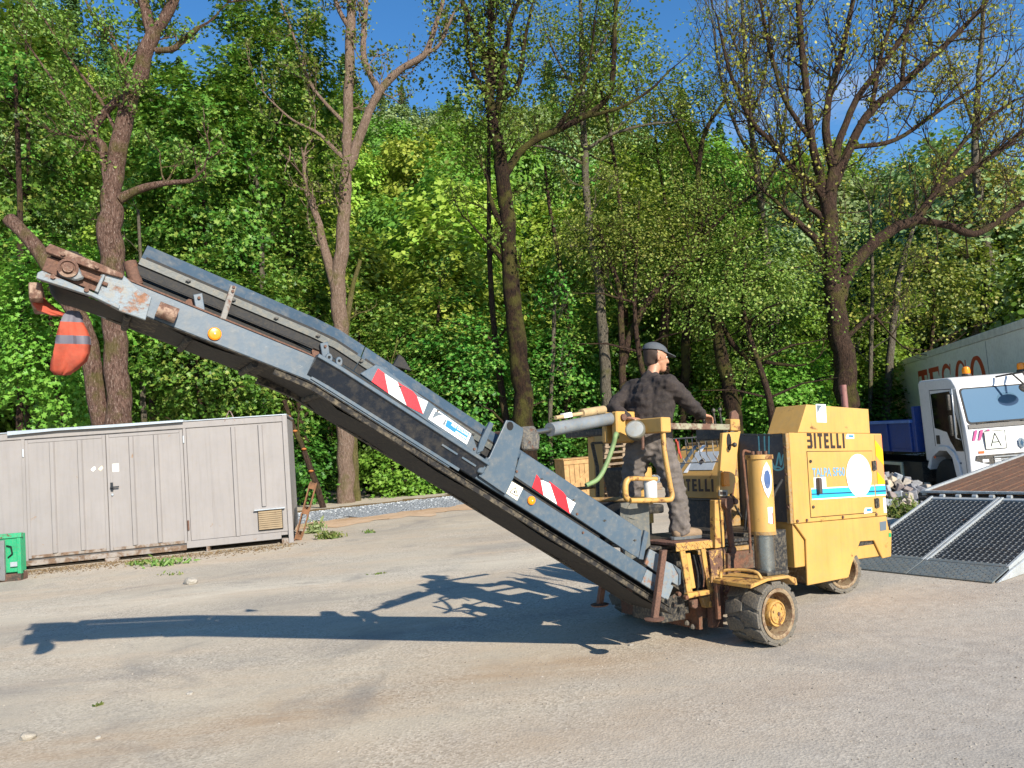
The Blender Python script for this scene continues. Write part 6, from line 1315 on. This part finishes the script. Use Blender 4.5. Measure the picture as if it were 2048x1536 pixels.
def leaves(name, pos, nrm, size, mat, parent, aspect=1.0, lobed=False):
    n = len(pos); T6 = T10 if lobed else T6_; q = len(T6); nrm = nrm/np.maximum(1e-6, np.linalg.norm(nrm, axis=1))[:, None]
    a = RNG.normal(size=(n, 3)); u = a - nrm*np.sum(a*nrm, 1)[:, None]; u /= np.linalg.norm(u, axis=1)[:, None]; v = np.cross(nrm, u)
    t = T6 - (0, .5, 0); P = pos[:, None, :] + size[:, None, None]*(t[None, :, 0:1]*aspect*u[:, None, :] + t[None, :, 1:2]*v[:, None, :] + t[None, :, 2:3]*nrm[:, None, :])
    me = bpy.data.meshes.new(name); me.vertices.add(n*q); me.vertices.foreach_set('co', P.reshape(-1).astype(np.float32))
    b = (np.arange(n)*q)[:, None]; A_, B_ = (([0, 5, 4, 3, 2, 1], [0, 9, 8, 7, 6, 5]) if lobed else ([0, 3, 2, 1], [0, 5, 4, 3])); k_ = len(A_); lp = np.concatenate([b+np.array([A_]), b+np.array([B_])], 1).reshape(-1)
    me.loops.add(n*2*k_); me.loops.foreach_set('vertex_index', lp.astype(np.int32)); me.polygons.add(n*2)
    me.polygons.foreach_set('loop_start', (np.arange(n*2)*k_).astype(np.int32)); me.materials.append(mat); me.update(calc_edges=True); me.validate()
    o = bpy.data.objects.new(name, me); COL.objects.link(o); o.parent = parent; return o
def crown_pts(c, r, n, clump=.55, per=42, flat=.45, shell=.5, lumpy=.25, up=.75, seed=None, outw=.55):
    """leaf positions and normals: flat sprays spread through an uneven ellipsoid"""
    rg = np.random.default_rng(seed) if seed is not None else RNG
    nc = max(6, n//per); d = rg.normal(size=(nc, 3)); d /= np.linalg.norm(d, axis=1)[:, None]
    ph = rg.random(6)*6.28
    k = 1 + lumpy*(np.sin(d[:, 0]*4+ph[0])*np.sin(d[:, 2]*5+ph[1]) + .6*np.sin(d[:, 1]*7+ph[2]+d[:, 2]*3)) 
    rad = (shell + (1-shell)*rg.random(nc)**.6)*k
    cc = d*rad[:, None]*np.array(r) + np.array(c)
    m = nc*per; ci = np.repeat(np.arange(nc), per); cs = (clump*(.6+.8*rg.random(nc)))[ci]
    q = rg.normal(size=(m, 3))*.5; q[:, 2] *= flat
    tiltd = d[ci]; off = q*cs[:, None]; off[:, 2] -= .28*np.sum(q[:, :2]*tiltd[:, :2], 1)*cs + .25*cs*(q[:, 0]**2+q[:, 1]**2)
    pos = cc[ci] + off; nr = np.array([0, 0, up]) + outw*tiltd + rg.normal(size=(m, 3))*.42
    return pos, nr
def rel(o, base): o.matrix_basis = Matrix.Translation(-Vector(base)); return o
def grow(mb, tips, p, d, ln, r, depth, rg, up=.25, sides=4):
    """recursive branchlet; collects leaf tips"""
    n = 4; pts = [p]; dd = d.normalized(); seg = ln/n
    for i in range(n):
        dd = (dd + Vector(rg.normal(0, .17, 3)) + Vector((0, 0, up*.25))).normalized(); pts.append(pts[-1]+dd*seg)
    mb.tube(pts, [r*(1-.17*i) for i in range(n+1)], sides, False)
    if depth <= 0: tips.append((pts[-1], dd)); tips.append((pts[2], dd)); return
    k = 3 if depth > 1 else 4
    for j in range(k):
        i = 1+int(rg.random()*3.99); i = min(i, n)
        e = Vector(rg.normal(0, 1, 3)); nd = (dd*.75 + e*.45 + Vector((0, 0, up))).normalized()
        grow(mb, tips, pts[i], nd, ln*(.5+.3*rg.random()), r*.60, depth-1, rg, up, 3)
    tips.append((pts[-1], dd))
def limb_tree(name, label, limbs, Y, bkm, leafm=None, leafsz=.08, per=6, twig=1.0, twl=1.3, tip_r=.35, seed=1, group=None, depth=2, up=.25, spread=.0, twig_from=.3):
    """limbs: list of (list of (px, py, r_px)) traced at distance Y; first is the trunk"""
    rg = np.random.default_rng(seed); m = MB(); tw = MB(); tips = []; base = None
    for li, lb in enumerate(limbs):
        y0 = 0.0; pts = []; rr = []
        for i, (px, py, r) in enumerate(lb):
            yo = Y + spread*(0 if li == 0 else math.sin(li*2.1)*(i/len(lb)))
            pts.append(at(px, py, yo)); rr.append(r*.9*Y/FPX)
        if li == 0:
            b = pts[0].copy(); base = Vector((b.x + (pts[0].x-pts[1].x)*.3, b.y, hillz(b.x, b.y) if b.y > 27 else 0)); base.z = min(base.z, b.z-.05)
            pts = [base - Vector((0, 0, .25)), base + Vector((0, 0, .25))] + pts if b.z - base.z > .8 else [base - Vector((0, 0, .25))] + pts
            rr = ([rr[0]*1.45, rr[0]*1.12] + rr) if len(rr) + 2 == len(pts) else [rr[0]*1.3] + rr
        K = 5; C_ = catmull(pts, K); RR = []
        for i in range(len(pts)-1):
            for j in range(K): RR.append(rr[i]+(rr[i+1]-rr[i])*j/K)
        RR.append(rr[-1])
        for i, c in enumerate(C_): 
            C_[i] = c + Vector((mnoise.noise(c*1.7), mnoise.noise(c*1.7+Vector((9, 0, 0))), 0))*RR[i]*.35; RR[i] *= 1+.12*mnoise.noise(c*2.3)
        m.tube(C_, RR, 12 if rr[0] > .12 else 8)
        if twig > 0 and not (li and lb[-1][2] > 10):
            L_ = sum((C_[i+1]-C_[i]).length for i in range(len(C_)-1)); nt_ = int(L_*twig*(1.0 if li else .45))
            for k in range(nt_):
                f = (twig_from if li else .5) + (1-(twig_from if li else .5))*rg.random(); i = min(len(C_)-2, int(f*(len(C_)-1)))
                dd = (C_[i+1]-C_[i]).normalized(); e = Vector(rg.normal(0, 1, 3)); nd = (dd*.5+e*.7+Vector((0, 0, .3))).normalized()
                grow(tw, tips, C_[i], nd, twl*(.5+.9*rg.random()), max(.012, min(.032, RR[i]*.38)), depth, rg, up)
            if li and rr[-1]*FPX/Y < 6.5: grow(tw, tips, C_[-1], (C_[-1]-C_[-2]).normalized(), twl*1.4, max(.01, RR[-1]*.8), depth, rg, up)
    root = empty(name, Matrix.Translation(base), label, 'tree', group)
    rel(m.build('trunk', bkm, root, smooth=80, fixn=False), base)
    if tw.v: tag(rel(tw.build('twigs', bkm, root, smooth=80, fixn=False), base), kind='stuff')
    if leafm and tips:
        P = np.array([t[0][:] for t in tips]); D_ = np.array([t[1][:] for t in tips]); n = len(P)
        pos = np.repeat(P, per, 0) + rg.normal(size=(n*per, 3))*tip_r*np.array([.5, .5, .4]); nr = np.repeat(D_, per, 0)*.3 + rg.normal(size=(n*per, 3))*.7 + (0, 0, .5)
        sz = leafsz*(.6+.7*rg.random(n*per)); o = leaves('crown', pos, nr, sz, leafm, root, .8); rel(o, base)
    return root
limb_tree('ash_tree', 'tall ash with reddish speckled bark and sawn limbs rising behind the container', [
    [(240,850,27),(233,740,25),(226,600,24),(224,500,26),(222,430,25),(226,370,20),(243,270,19),(268,180,18),(296,100,17),(308,60,16)],
    [(305,70,13),(290,20,12),(275,-60,10),(258,-180,6)], [(306,70,13),(328,38,12),(352,-10,10),(372,-90,6)],
    [(222,400,13),(212,330,11),(205,290,9),(182,272,8),(197,240,9),(232,200,9),(256,172,8),(255,154,6)], [(182,273,6),(168,278,6),(152,276,5)], [(312,102,7),(345,98,7),(368,80,6),(398,54,5)],
    [(240,398,12),(275,380,9),(320,368,7),(380,362,5)], [(204,850,22),(182,720,20),(163,650,19),(130,588,18),(88,520,16),(55,474,16),(18,438,15)],
    [(250,300,4),(200,200,4),(140,120,3),(90,40,2)], [(270,180,5),(230,100,4),(180,20,3),(150,-60,2)], [(226,330,4),(160,240,3),(120,180,2.5),(70,110,2)]], 19.6, bk_red, LF_ash, .085, 5, 1.6, .75, .22, 3, depth=2)
limb_tree('ash_tree', 'pale barked ash with a sawn stub on its left, beside the gravel strip', [
    [(692,1003,19),(688,850,18),(683,700,17),(677,590,17),(678,550,16),(684,470,15),(690,390,14),(694,300,12),(697,200,11),(700,100,11),(704,0,10),(708,-140,7)],
    [(676,590,12),(660,540,11),(648,490,10),(635,440,8),(612,378,7)], [(690,350,12),(713,290,11),(738,225,10),(760,182,9),(800,140,8),(850,108,7),(868,60,6),(884,10,5),(896,-60,3)],
    [(758,182,8),(738,145,7),(726,100,7),(730,40,6),(736,-60,4)], [(850,108,5),(880,88,4),(905,30,3)], [(692,250,5),(645,200,4),(612,150,4),(590,80,3),(560,0,2)], [(690,320,5),(640,270,4),(585,240,3),(540,200,2)], [(700,60,6),(670,0,5),(650,-80,3)]],
    26.4, bk_pale, LF_ash, .11, 3, 1.15, 1.1, .3, 4, depth=2)
limb_tree('mossy_tree', 'slim mossy trunk standing close behind the pale barked ash', [[(712,1000,11),(708,920,11),(704,850,10),(700,780,9),(690,700,8),(700,600,6),(720,520,4)], [(707,890,5),(716,850,4),(730,830,4)]], 26.9, bark('moss_bark', '#4f4a2c', '#7a6f4c', .7), None, twig=.6, seed=5)
limb_tree('dark_tree', 'dark mossy tree dividing into many upright limbs in the middle of the row', [
    [(1055,905,23),(1046,820,22),(1038,720,21),(1028,620,20),(1018,520,18),(1012,420,17),(1006,350,16),(995,290,15),(985,235,13),(978,190,12)],
    [(979,195,9),(974,135,9),(955,75,7),(930,20,6),(905,-60,4)], [(980,195,10),(985,130,9),(981,60,8),(982,-60,6)], [(990,265,9),(1003,170,8),(1013,90,7),(1030,20,6),(1065,-40,4)],
    [(1008,355,10),(1030,318,9),(1062,285,8),(1110,262,8),(1165,235,7),(1214,195,7),(1228,120,6),(1230,40,5),(1238,-60,4)], [(976,190,6),(950,155,5),(936,100,5),(930,30,3)], [(1005,200,6),(1038,165,6),(1046,100,5),(1062,20,3)],
    [(1012,460,8),(990,425,7),(980,395,5)], [(1020,540,6),(988,500,5),(962,470,3)], [(1110,262,5),(1150,200,4),(1180,120,3),(1190,30,2)], [(1165,235,5),(1240,215,4),(1300,180,3),(1340,140,2)]],
    26.6, bk_dark, LF_ash, .11, 3, 1.6, 1.1, .32, 6, depth=2)
limb_tree('alder_tree', 'slender alder with pale lower trunk right of the dark mossy tree', [[(1216,825,12),(1210,720,12),(1202,620,11),(1194,540,11),(1182,480,9),(1174,400,8),(1169,300,8),(1165,200,7),(1163,100,6),(1160,-60,4)],
    [(1172,300,4),(1220,270,4),(1290,250,3),(1340,245,2)], [(1170,330,4),(1110,300,3),(1060,290,2)], [(1166,150,4),(1210,80,3),(1250,20,2)], [(1165,200,4),(1120,130,3),(1090,60,2)]], 28.0, bk_grey, LF_alder, .075, 9, 1.8, 1.2, .45, 7, depth=2)
limb_tree('young_tree', 'thin forked young tree just right of the slender alder', [[(1246,800,9),(1245,730,8),(1242,640,7),(1237,570,6),(1214,512,5),(1196,450,4)], [(1244,730,9),(1262,670,8),(1285,620,8),(1312,580,7),(1350,530,6),(1374,490,5)], [(1350,530,4),(1420,510,3),(1500,470,2)]], 27.6, bk_mid, LF_alder, .08, 6, 1.4, 1.0, .4, 8)
limb_tree('dark_stem_tree', 'dark twin stemmed tree behind the operator', [[(1334,850,13),(1328,740,12),(1330,650,11),(1345,560,9),(1395,480,7),(1398,400,7),(1396,340,6),(1412,262,5),(1450,200,4)], [(1366,850,10),(1370,740,10),(1374,640,9),(1390,590,7)], [(1396,340,4),(1370,280,3),(1330,200,2)], [(1400,480,5),(1450,430,4),(1520,380,3)]], 28.4, bk_dark, LF_alder, .08, 7, 1.5, 1.1, .4, 9)
limb_tree('leaning_tree', 'leaning mossy tree with a low arching branch left of the exhaust', [[(1474,850,17),(1456,760,16),(1440,690,14),(1430,640,12),(1420,600,9)], [(1412,590,7),(1442,648,6),(1482,706,6),(1530,724,5),(1590,732,3)], [(1466,850,6),(1490,760,5),(1500,660,4),(1495,560,3)], [(1430,640,6),(1450,560,5),(1470,470,3)]], 26.8, bk_dark, LF_alder, .08, 5, 1.2, 1.0, .4, 10)
limb_tree('spreading_tree', 'big spreading tree with sparse yellow-green buds above the yellow housing', [
    [(1696,830,25),(1690,740,24),(1676,650,22),(1665,560,20),(1660,480,19),(1658,410,17),(1664,350,14),(1672,300,11)],
    [(1655,420,11),(1640,350,10),(1622,280,9),(1612,180,8),(1603,90,7),(1596,0,6),(1592,-90,4)], [(1666,345,10),(1652,260,9),(1660,190,8),(1682,110,7),(1706,0,5),(1715,-80,4)], [(1668,370,11),(1700,295,10),(1742,222,9),(1805,168,8),(1882,98,6),(1960,20,5),(2015,-60,3)],
    [(1670,310,9),(1690,250,8),(1722,185,7),(1790,95,6),(1850,0,5),(1880,-80,3)], [(1676,600,16),(1700,540,14),(1742,492,13),(1790,456,12),(1830,440,10),(1865,395,8),(1930,348,7),(2000,300,6),(2070,240,4)],
    [(1828,440,9),(1862,444,8),(1905,454,8),(1950,468,8),(2000,440,7),(2060,398,6)], [(1660,540,9),(1640,490,8),(1604,452,7),(1580,432,6),(1550,400,4)], [(1652,430,9),(1642,385,8),(1590,342,7),(1540,282,6),(1502,240,5),(1462,150,4),(1440,60,3)],
    [(1655,470,7),(1640,430,7),(1612,410,6),(1606,370,5)], [(1690,680,6),(1720,650,5),(1745,632,4),(1765,650,3)], [(1742,222,6),(1760,120,5),(1790,20,4)], [(1805,168,5),(1810,80,4),(1830,-20,3)], [(1865,395,6),(1900,320,5),(1960,250,4),(2030,200,3)], [(1622,280,6),(1570,200,5),(1540,100,4),(1520,0,3)], [(1700,295,6),(1790,280,5),(1880,220,4),(1960,170,3)]],
    27.0, bk_mid, LF_bud, .12, 1, 3.0, 1.4, .22, 12, depth=2, up=.35)
limb_tree('bare_tree', 'grey leafless tree with a haze of fine upright twigs left of the spreading tree', [[(1556,840,11),(1546,700,10),(1536,560,9),(1524,430,8),(1512,330,7),(1500,240,6),(1492,140,5),(1486,30,4),(1482,-60,3)], [(1512,330,5),(1470,250,4),(1440,150,3),(1425,40,2)], [(1520,400,5),(1560,300,4),(1575,180,3),(1580,60,2)], [(1500,240,4),(1530,150,3),(1540,40,2)], [(1492,140,3),(1460,60,2.5),(1450,-30,2)]], 31.0, bk_grey, LF_bud, .08, 1, 3.4, 1.7, .2, 31, depth=2, up=.5)
limb_tree('slim_tree', 'slim straight trunk between the spreading tree and the box trailer', [[(1772,850,9),(1780,720,8),(1792,600,7),(1806,520,6),(1828,450,4),(1835,380,3)], [(1740,830,5),(1742,700,5),(1745,560,4),(1740,420,3)]], 30.0, bk_grey, LF_alder, .09, 5, .9, 1.1, .4, 13)
limb_tree('grey_tree', 'grey curved trunk rising behind the roof of the box trailer', [[(1950,700,13),(1966,640,12),(1978,580,11),(1978,520,10),(1966,450,10),(1956,380,9),(1950,300,8),(1956,180,6),(1964,80,5),(1970,-40,3)], [(1955,330,4),(1990,260,3),(2030,220,2)], [(1952,260,4),(1920,180,3),(1890,100,2)], [(1966,450,5),(2000,380,4),(2050,340,3)]], 37.0, bk_grey, LF_bud, .13, 5, 1.2, 1.6, .5, 14)
limb_tree('dead_sapling', 'thin leaning dead stem with orange fungus beside the container', [[(646,1012,7),(636,980,7),(622,940,6.5),(606,895,6),(585,850,5.5),(568,800,5)], [(600,890,3),(596,840,2),(604,800,1.5)]], 24.9, bk_mid, None, twig=.5, seed=15)
fg = bpy.data.objects['dead_sapling']
for k, (px, py) in enumerate(((577,833),(590,862),(622,942),(608,898))):
    m = MB(); p = at(px, py, 24.82) - fg.matrix_basis.translation; m.lathe([(.0001, -.05), (.07, -.03), (.09, .0), (.05, .03), (.0001, .04)], 10, Matrix.Translation(p)); m.build('bracket_fungus', plain('fungus_orange', '#b5713a', .8), fg, smooth=60)
for k, (pts, Y, lab) in enumerate((([(288,850,6),(284,760,6),(278,680,5),(282,560,4),(276,420,3)], 24, 'thin pale sapling right of the reddish ash'), ([(40,840,7),(44,640,6),(40,430,6),(34,250,5),(30,100,3)], 22.5, 'thin pale stem near the left edge of the wood'),
    ([(528,840,6),(530,700,6),(525,560,6),(520,450,5),(512,330,3)], 27, 'slim brown stem halfway between the two ashes'), ([(1130,850,6),(1140,700,6),(1125,560,5),(1100,420,4),(1090,330,3)], 29, 'slim dark stem left of the slender alder'), ([(1100,840,5),(1106,700,5),(1110,600,4)], 28.2, 'thin straight stem right of the dark mossy tree'), ([(866,850,5),(872,700,4),(880,560,3)], 30, 'thin stem in the gap left of the dark mossy tree'),([(1560,820,6),(1552,700,5),(1560,560,4)], 29.5, 'thin stem behind the yellow upper hood'))):
    limb_tree('sapling', lab, [pts], Y, bk_mid if k % 2 else bk_grey, LF_maple, .13, 4, 1.2, 1.0, .4, 20+k)

# leafy maples: dense sprays, each its own
def maple(name, px, py, hw, hh, Y, n, leafm, size, label, seed, clump=.6, flat=.45, shell=.45, lumpy=.3, trunk=True, per=42, depthf=.8, group=None):
    c = at(px, py, Y); rx = hw*Y/FPX; rz = hh*Y/FPX; zb = hillz(c.x, c.y) if c.y > 27 else 0; base = Vector((c.x, c.y, zb))
    root = empty(name, Matrix.Translation(base), label, 'tree', group); rg = np.random.default_rng(seed)
    pos, nr = crown_pts((c.x, c.y, c.z), (rx, min(rx, rz)*depthf, rz), n, clump, per, flat, shell, lumpy, seed=seed)
    ok = pos[:, 2] > zb+.05; pos, nr = pos[ok], nr[ok]
    rel(leaves('crown', pos, nr, size*(.65+.6*rg.random(len(pos))), leafm, root, lobed=leafm in (LF_maple, LF_lime, LF_shade)), base)
    if trunk:
        m = MB(); top = c.z+rz*.6; k = 6; P = [Vector((base.x+.25*math.sin(i+seed), base.y+.2*math.cos(i*1.3+seed), zb-.2+(top-zb+.2)*i/k)) for i in range(k+1)]
        m.tube(catmull(P, 3), [.16*(1-.8*i/(k*3)) for i in range(k*3+1)], 7)
        for j in range(9):
            i = 1+int(rg.random()*(k-1)); a = rg.random()*6.28; q = P[i]; e = Vector((math.cos(a)*rx*.75, math.sin(a)*rx*.5, rz*.25)); m.tube([q, q+e*.5+Vector((0, 0, .15)), q+e], [.05, .035, .012], 5)
        rel(m.build('trunk', bk_mid, root, smooth=80, fixn=False), base)
    return root
MP = [  # px, py, half width, half height, distance, leaves, leaf, size, label
    (50, 260, 170, 330, 24.5, 9000, LF_maple, .19, 'leafy maple at the upper left edge of the picture'),
    (395, 350, 150, 300, 27.0, 15000, LF_maple, .19, 'dense dark green maple between the two ashes'),
    (545, 190, 140, 260, 29.5, 13000, LF_maple, .19, 'tall maple whose crown reaches the top left of the pale ash'),
    (110, 680, 170, 190, 22.8, 8500, LF_lime, .16, 'low light green maple hanging over the container at the left edge'),
    (400, 700, 200, 190, 25.2, 12000, LF_maple, .17, 'low maple behind the middle of the container'),
    (590, 600, 120, 270, 28.6, 9500, LF_maple, .18, 'shady maple left of the pale ash trunk'),
    (300, 470, 130, 200, 29.5, 8000, LF_lime, .18, 'bright maple half hidden by the reddish ash'),
    (850, 730, 120, 140, 29.8, 7500, LF_maple, .17, 'maple filling the gap right of the pale ash'),
    (940, 780, 130, 190, 28.4, 9000, LF_maple, .16, 'low maple behind the conveyor left of the dark mossy tree'),
    (1120, 760, 110, 150, 29.6, 7000, LF_maple, .16, 'low maple between the dark mossy tree and the alder'),
    (1290, 690, 130, 140, 31.0, 7000, LF_maple, .17, 'maple behind the operator'),
    (1500, 660, 150, 210, 30.6, 9000, LF_lime, .16, 'bright maple left of the spreading tree'),
    (1410, 430, 120, 130, 33.5, 5500, LF_maple, .18, 'tall maple behind the dark twin stems'),
    (1585, 800, 110, 95, 28.3, 5500, LF_lime, .15, 'bright young maple above the upper hood'),
    (1730, 700, 95, 150, 32.0, 5500, LF_lime, .16, 'bright maple right of the spreading tree trunk'),
    (2020, 590, 110, 120, 44.0, 4500, LF_maple, .24, 'dark maple above the box trailer at the right edge'),
    (730, 700, 90, 150, 32.0, 6000, LF_maple, .18, 'low maple behind the trunk of the pale ash')]
for i, (px, py, hw, hh, Y, n, lm, s, lab) in enumerate(MP): maple('maple_tree', px, py, hw, hh, Y, int(n*1.3), lm, s*.86, lab, 40+i)
AL = [(1205, 170, 190, 260, 30.2, 6500, LF_alder, .12, 'airy alder crown at the top right of the dark mossy tree'), (1330, 330, 160, 240, 31.5, 6500, LF_alder, .12, 'airy yellow-green alder behind the dark twin stems'),
    (1500, 560, 190, 110, 26.2, 6000, LF_alder, .09, 'fine leaved low alder boughs left of the spreading tree'), (1270, 470, 170, 110, 27.2, 5000, LF_alder, .09, 'fine leaved boughs above the operator'), (960, 130, 120, 190, 27.4, 2600, LF_ash, .12, 'light young foliage around the dark limbs'), (1850, 560, 170, 130, 36.0, 5500, LF_alder, .14, 'pale fine leaved tree behind the box trailer corner'), (1980, 420, 120, 120, 39.0, 1500, LF_bud, .15, 'yellow-green budding tree at the right edge')]
for i, (px, py, hw, hh, Y, n, lm, s, lab) in enumerate(AL): maple('alder_tree', px, py, hw, hh, Y, n, lm, s, lab, 80+i, .75, .5, .15, .4, True, 24)
SH = [(600, 930, 60, 80, 26.8), (790, 930, 90, 75, 28.4), (880, 950, 80, 60, 28.6), (960, 930, 70, 70, 28.9), (1090, 930, 90, 80, 28.8), (1170, 880, 70, 100, 29.2), (1280, 880, 110, 110, 29.5), (1400, 860, 100, 110, 29.8), (1520, 850, 80, 90, 29.6), (650, 880, 60, 110, 29.6), (740, 860, 80, 110, 30.5), (1640, 830, 70, 80, 29.9), (1760, 820, 70, 70, 30.6), (490, 900, 70, 90, 26), (840, 975, 60, 35, 27.9), (925, 970, 50, 30, 28.1), (1000, 880, 60, 100, 30.5)]
SHL = ['beside the leaning dead stem', 'right of the pale ash foot, at the gravel edge', 'above the middle of the gravel strip', 'where the conveyor crosses the gravel strip', 'behind the wooden crates', 'behind the lifting cylinder', 'behind the operator legs', 'behind the wire guard', 'left of the upper hood', 'left of the pale ash trunk', 'deep in the shade right of the pale ash', 'directly behind the exhaust pipe', 'between the housing and the box trailer', 'just behind the right end of the container roof', 'lowest and nearest at the gravel edge', 'lowest, just left of the conveyor underside', 'in the dark behind the dark mossy trunk']
for i, (px, py, hw, hh, Y) in enumerate(SH):
    maple('shrub', px, py, hw, hh, Y, 3200, LF_lime if i in (1, 8, 14, 15) else LF_shade, .14, 'leafy green shrub ' + SHL[i], 120+i, .45, .5, .35, .3, True, 30, group='shrubs along the edge of the wood')
# hillside wood: copies of a few trees
def hill_proto(kind, seed):
    rg = np.random.default_rng(seed); root = empty('hillside_tree', Matrix.Identity(4)); h = 9.0
    if kind == 'con':
        P = []; Nn = []; hh = 13.0
        for k in range(46):
            z = 1.2+(hh-1.4)*k/45; rad = (2.9*(1-z/hh)**.75+.12)*(.75+.5*rg.random())
            for j in range(26):
                a = rg.random()*6.28; r = rad*(.25+.75*rg.random()); P.append((math.cos(a)*r, math.sin(a)*r, z-.28*r+rg.normal(0, .1))); Nn.append((math.cos(a)*.6, math.sin(a)*.6, .7+rg.normal(0, .2)))
        leaves('crown', np.array(P), np.array(Nn), .42+.25*rg.random(len(P)), LF_con, root, .45); m = MB(); m.tube([(0, 0, -1), (0, 0, 6), (0, 0, hh)], [.2, .13, .03], 6); m.build('trunk', bk_mid, root, fixn=False); return root
    pos, nr = crown_pts((0, 0, 6.0), (3.1, 3.1, 4.6), 6500, .95, 30, .6, .62, .22, up=.45, seed=seed, outw=.9)
    leaves('crown', pos, nr, .30*(.6+.7*rg.random(len(pos))), {'a': LF_hillA, 'b': LF_hillB, 'c': LF_hillC}[kind], root)
    m = MB(); m.tube([(0, 0, -1), (.1, 0, 3), (0, .1, 8)], [.2, .15, .04], 6); m.build('trunk', bk_grey if kind == 'c' else bk_mid, root, fixn=False); return root
protos = {k: [hill_proto(k, 200+i+10*ord(k[0])) for i in range(n)] for k, n in (('a', 3), ('b', 2), ('c', 2), ('con', 2))}
HL = {'a': ('mid green broadleaf tree on the wooded hillside', 'green broadleaf trees on the hillside'), 'b': ('bright lime green tree on the wooded hillside', 'lime green trees on the hillside'), 'c': ('pale grey-green birch on the wooded hillside', 'pale birches on the hillside'), 'con': ('dark conifer on the hillside skyline', 'conifers on the skyline')}
used = set(); rg = np.random.default_rng(77)
def px_of(p): v = Vector(p)-CAM; z = v.dot(fw); return 1024+FPX*v.dot(cr)/z, 768-FPX*v.dot(cu)/z
def put(kind, x, y, s):
    pr = protos[kind][rg.integers(len(protos[kind]))]; o = pr if pr.name not in used else dup(pr); used.add(pr.name)
    o.matrix_basis = Matrix.Translation((x, y, hillz(x, y)-.2)) @ Matrix.Rotation(rg.random()*6.28, 4, 'Z') @ Matrix.Diagonal((s, s, s*(.9+.3*rg.random()), 1)); tag(o, HL[kind][0], 'tree', HL[kind][1])
yy = 35.5; n_h = 0
while yy < 125:
    sp = 4.2+(yy-36)*.045; xx = -.72*yy-4
    while xx < .74*yy+6:
        x, y = xx+rg.normal(0, sp*.3), yy+rg.normal(0, sp*.3); xx += sp
        if 9 < x < 22 and y < 42: continue
        if n_h > 285: break
        n = math.sin(x*.09+y*.05)+.7*math.sin(x*.21-y*.13); kind = 'b' if n > .55 else ('c' if n < -.75 else 'a')
        if y > 96 and rg.random() < .45: kind = 'con'
        put(kind, x, y, .72+.4*rg.random()+(.15 if kind == 'con' else 0)); n_h += 1
    yy += sp*.95
for px, Yc, s in ((700, 118, .9), (770, 112, .8), (790, 116, .82), (812, 114, .85), (835, 116, .8), (850, 118, .7), (876, 120, .85), (905, 118, .9), (1150, 120, .9), (1230, 118, 1.0)): put('con', at(px, 300, Yc).x, Yc, s)

# ------------------------------------------------------------------ weeds
weed_g = leaf_mat('weed_blade', ['#46642c', '#5f7f38', '#7d9150', '#8a8a56'])
def tuft(px, py, w, h, n, label, name='weed_clump', z=0.0, mat=None, kind=None, size=.05):
    p = gnd(px, py, z); base = Vector((p.x, p.y, gz(p.x, p.y))); rg = np.random.default_rng(int(px)); ww = w*p.y/FPX; hh = h*p.y/FPX
    pos = np.c_[rg.normal(0, ww*.33, n)+base.x, rg.normal(0, ww*.2, n)+base.y, base.z+abs(rg.normal(0, hh*.5, n))]
    m = leaves(name, pos, np.c_[rg.normal(0, .8, n), rg.normal(-.5, .6, n), rg.random(n)*.7], size*(.6+.9*rg.random(n)), mat or weed_g, None, .35)
    return tag(m, label, 'weeds', kind='stuff')
tuft(330, 1130, 70, 12, 110, 'green dandelion clump with white seed heads in front of the container foot', size=.10)
tuft(285, 1128, 50, 10, 70, 'small dandelion leaves left of the larger clump by the container', size=.09)
tuft(658, 1077, 34, 11, 300, 'round green grass tuft right of the leaning pallet', size=.09)
tuft(632, 1066, 22, 22, 160, 'bluish broad leaved weed at the foot of the leaning pallet', size=.12, mat=LF_hillC)
tuft(740, 1066, 20, 5, 40, 'small weed on the pale ground right of the grass tuft', size=.07)
tuft(345, 1150, 40, 5, 24, 'sparse weed sprigs below the dandelion clump', size=.06)
tuft(1815, 1022, 70, 26, 1500, 'grass and weeds growing at the foot of the granite heap', z=-.2, size=.10)
tuft(1785, 1000, 40, 24, 500, 'leafy weeds between the granite setts and the yellow housing', z=-.2, size=.11)
tuft(200, 1411, 14, 5, 26, 'small pale green weed flat on the yard at the left', size=.03)
tuft(757, 1148, 24, 2, 24, 'thin moss patch on the pale ground beside the long shadow', size=.04)
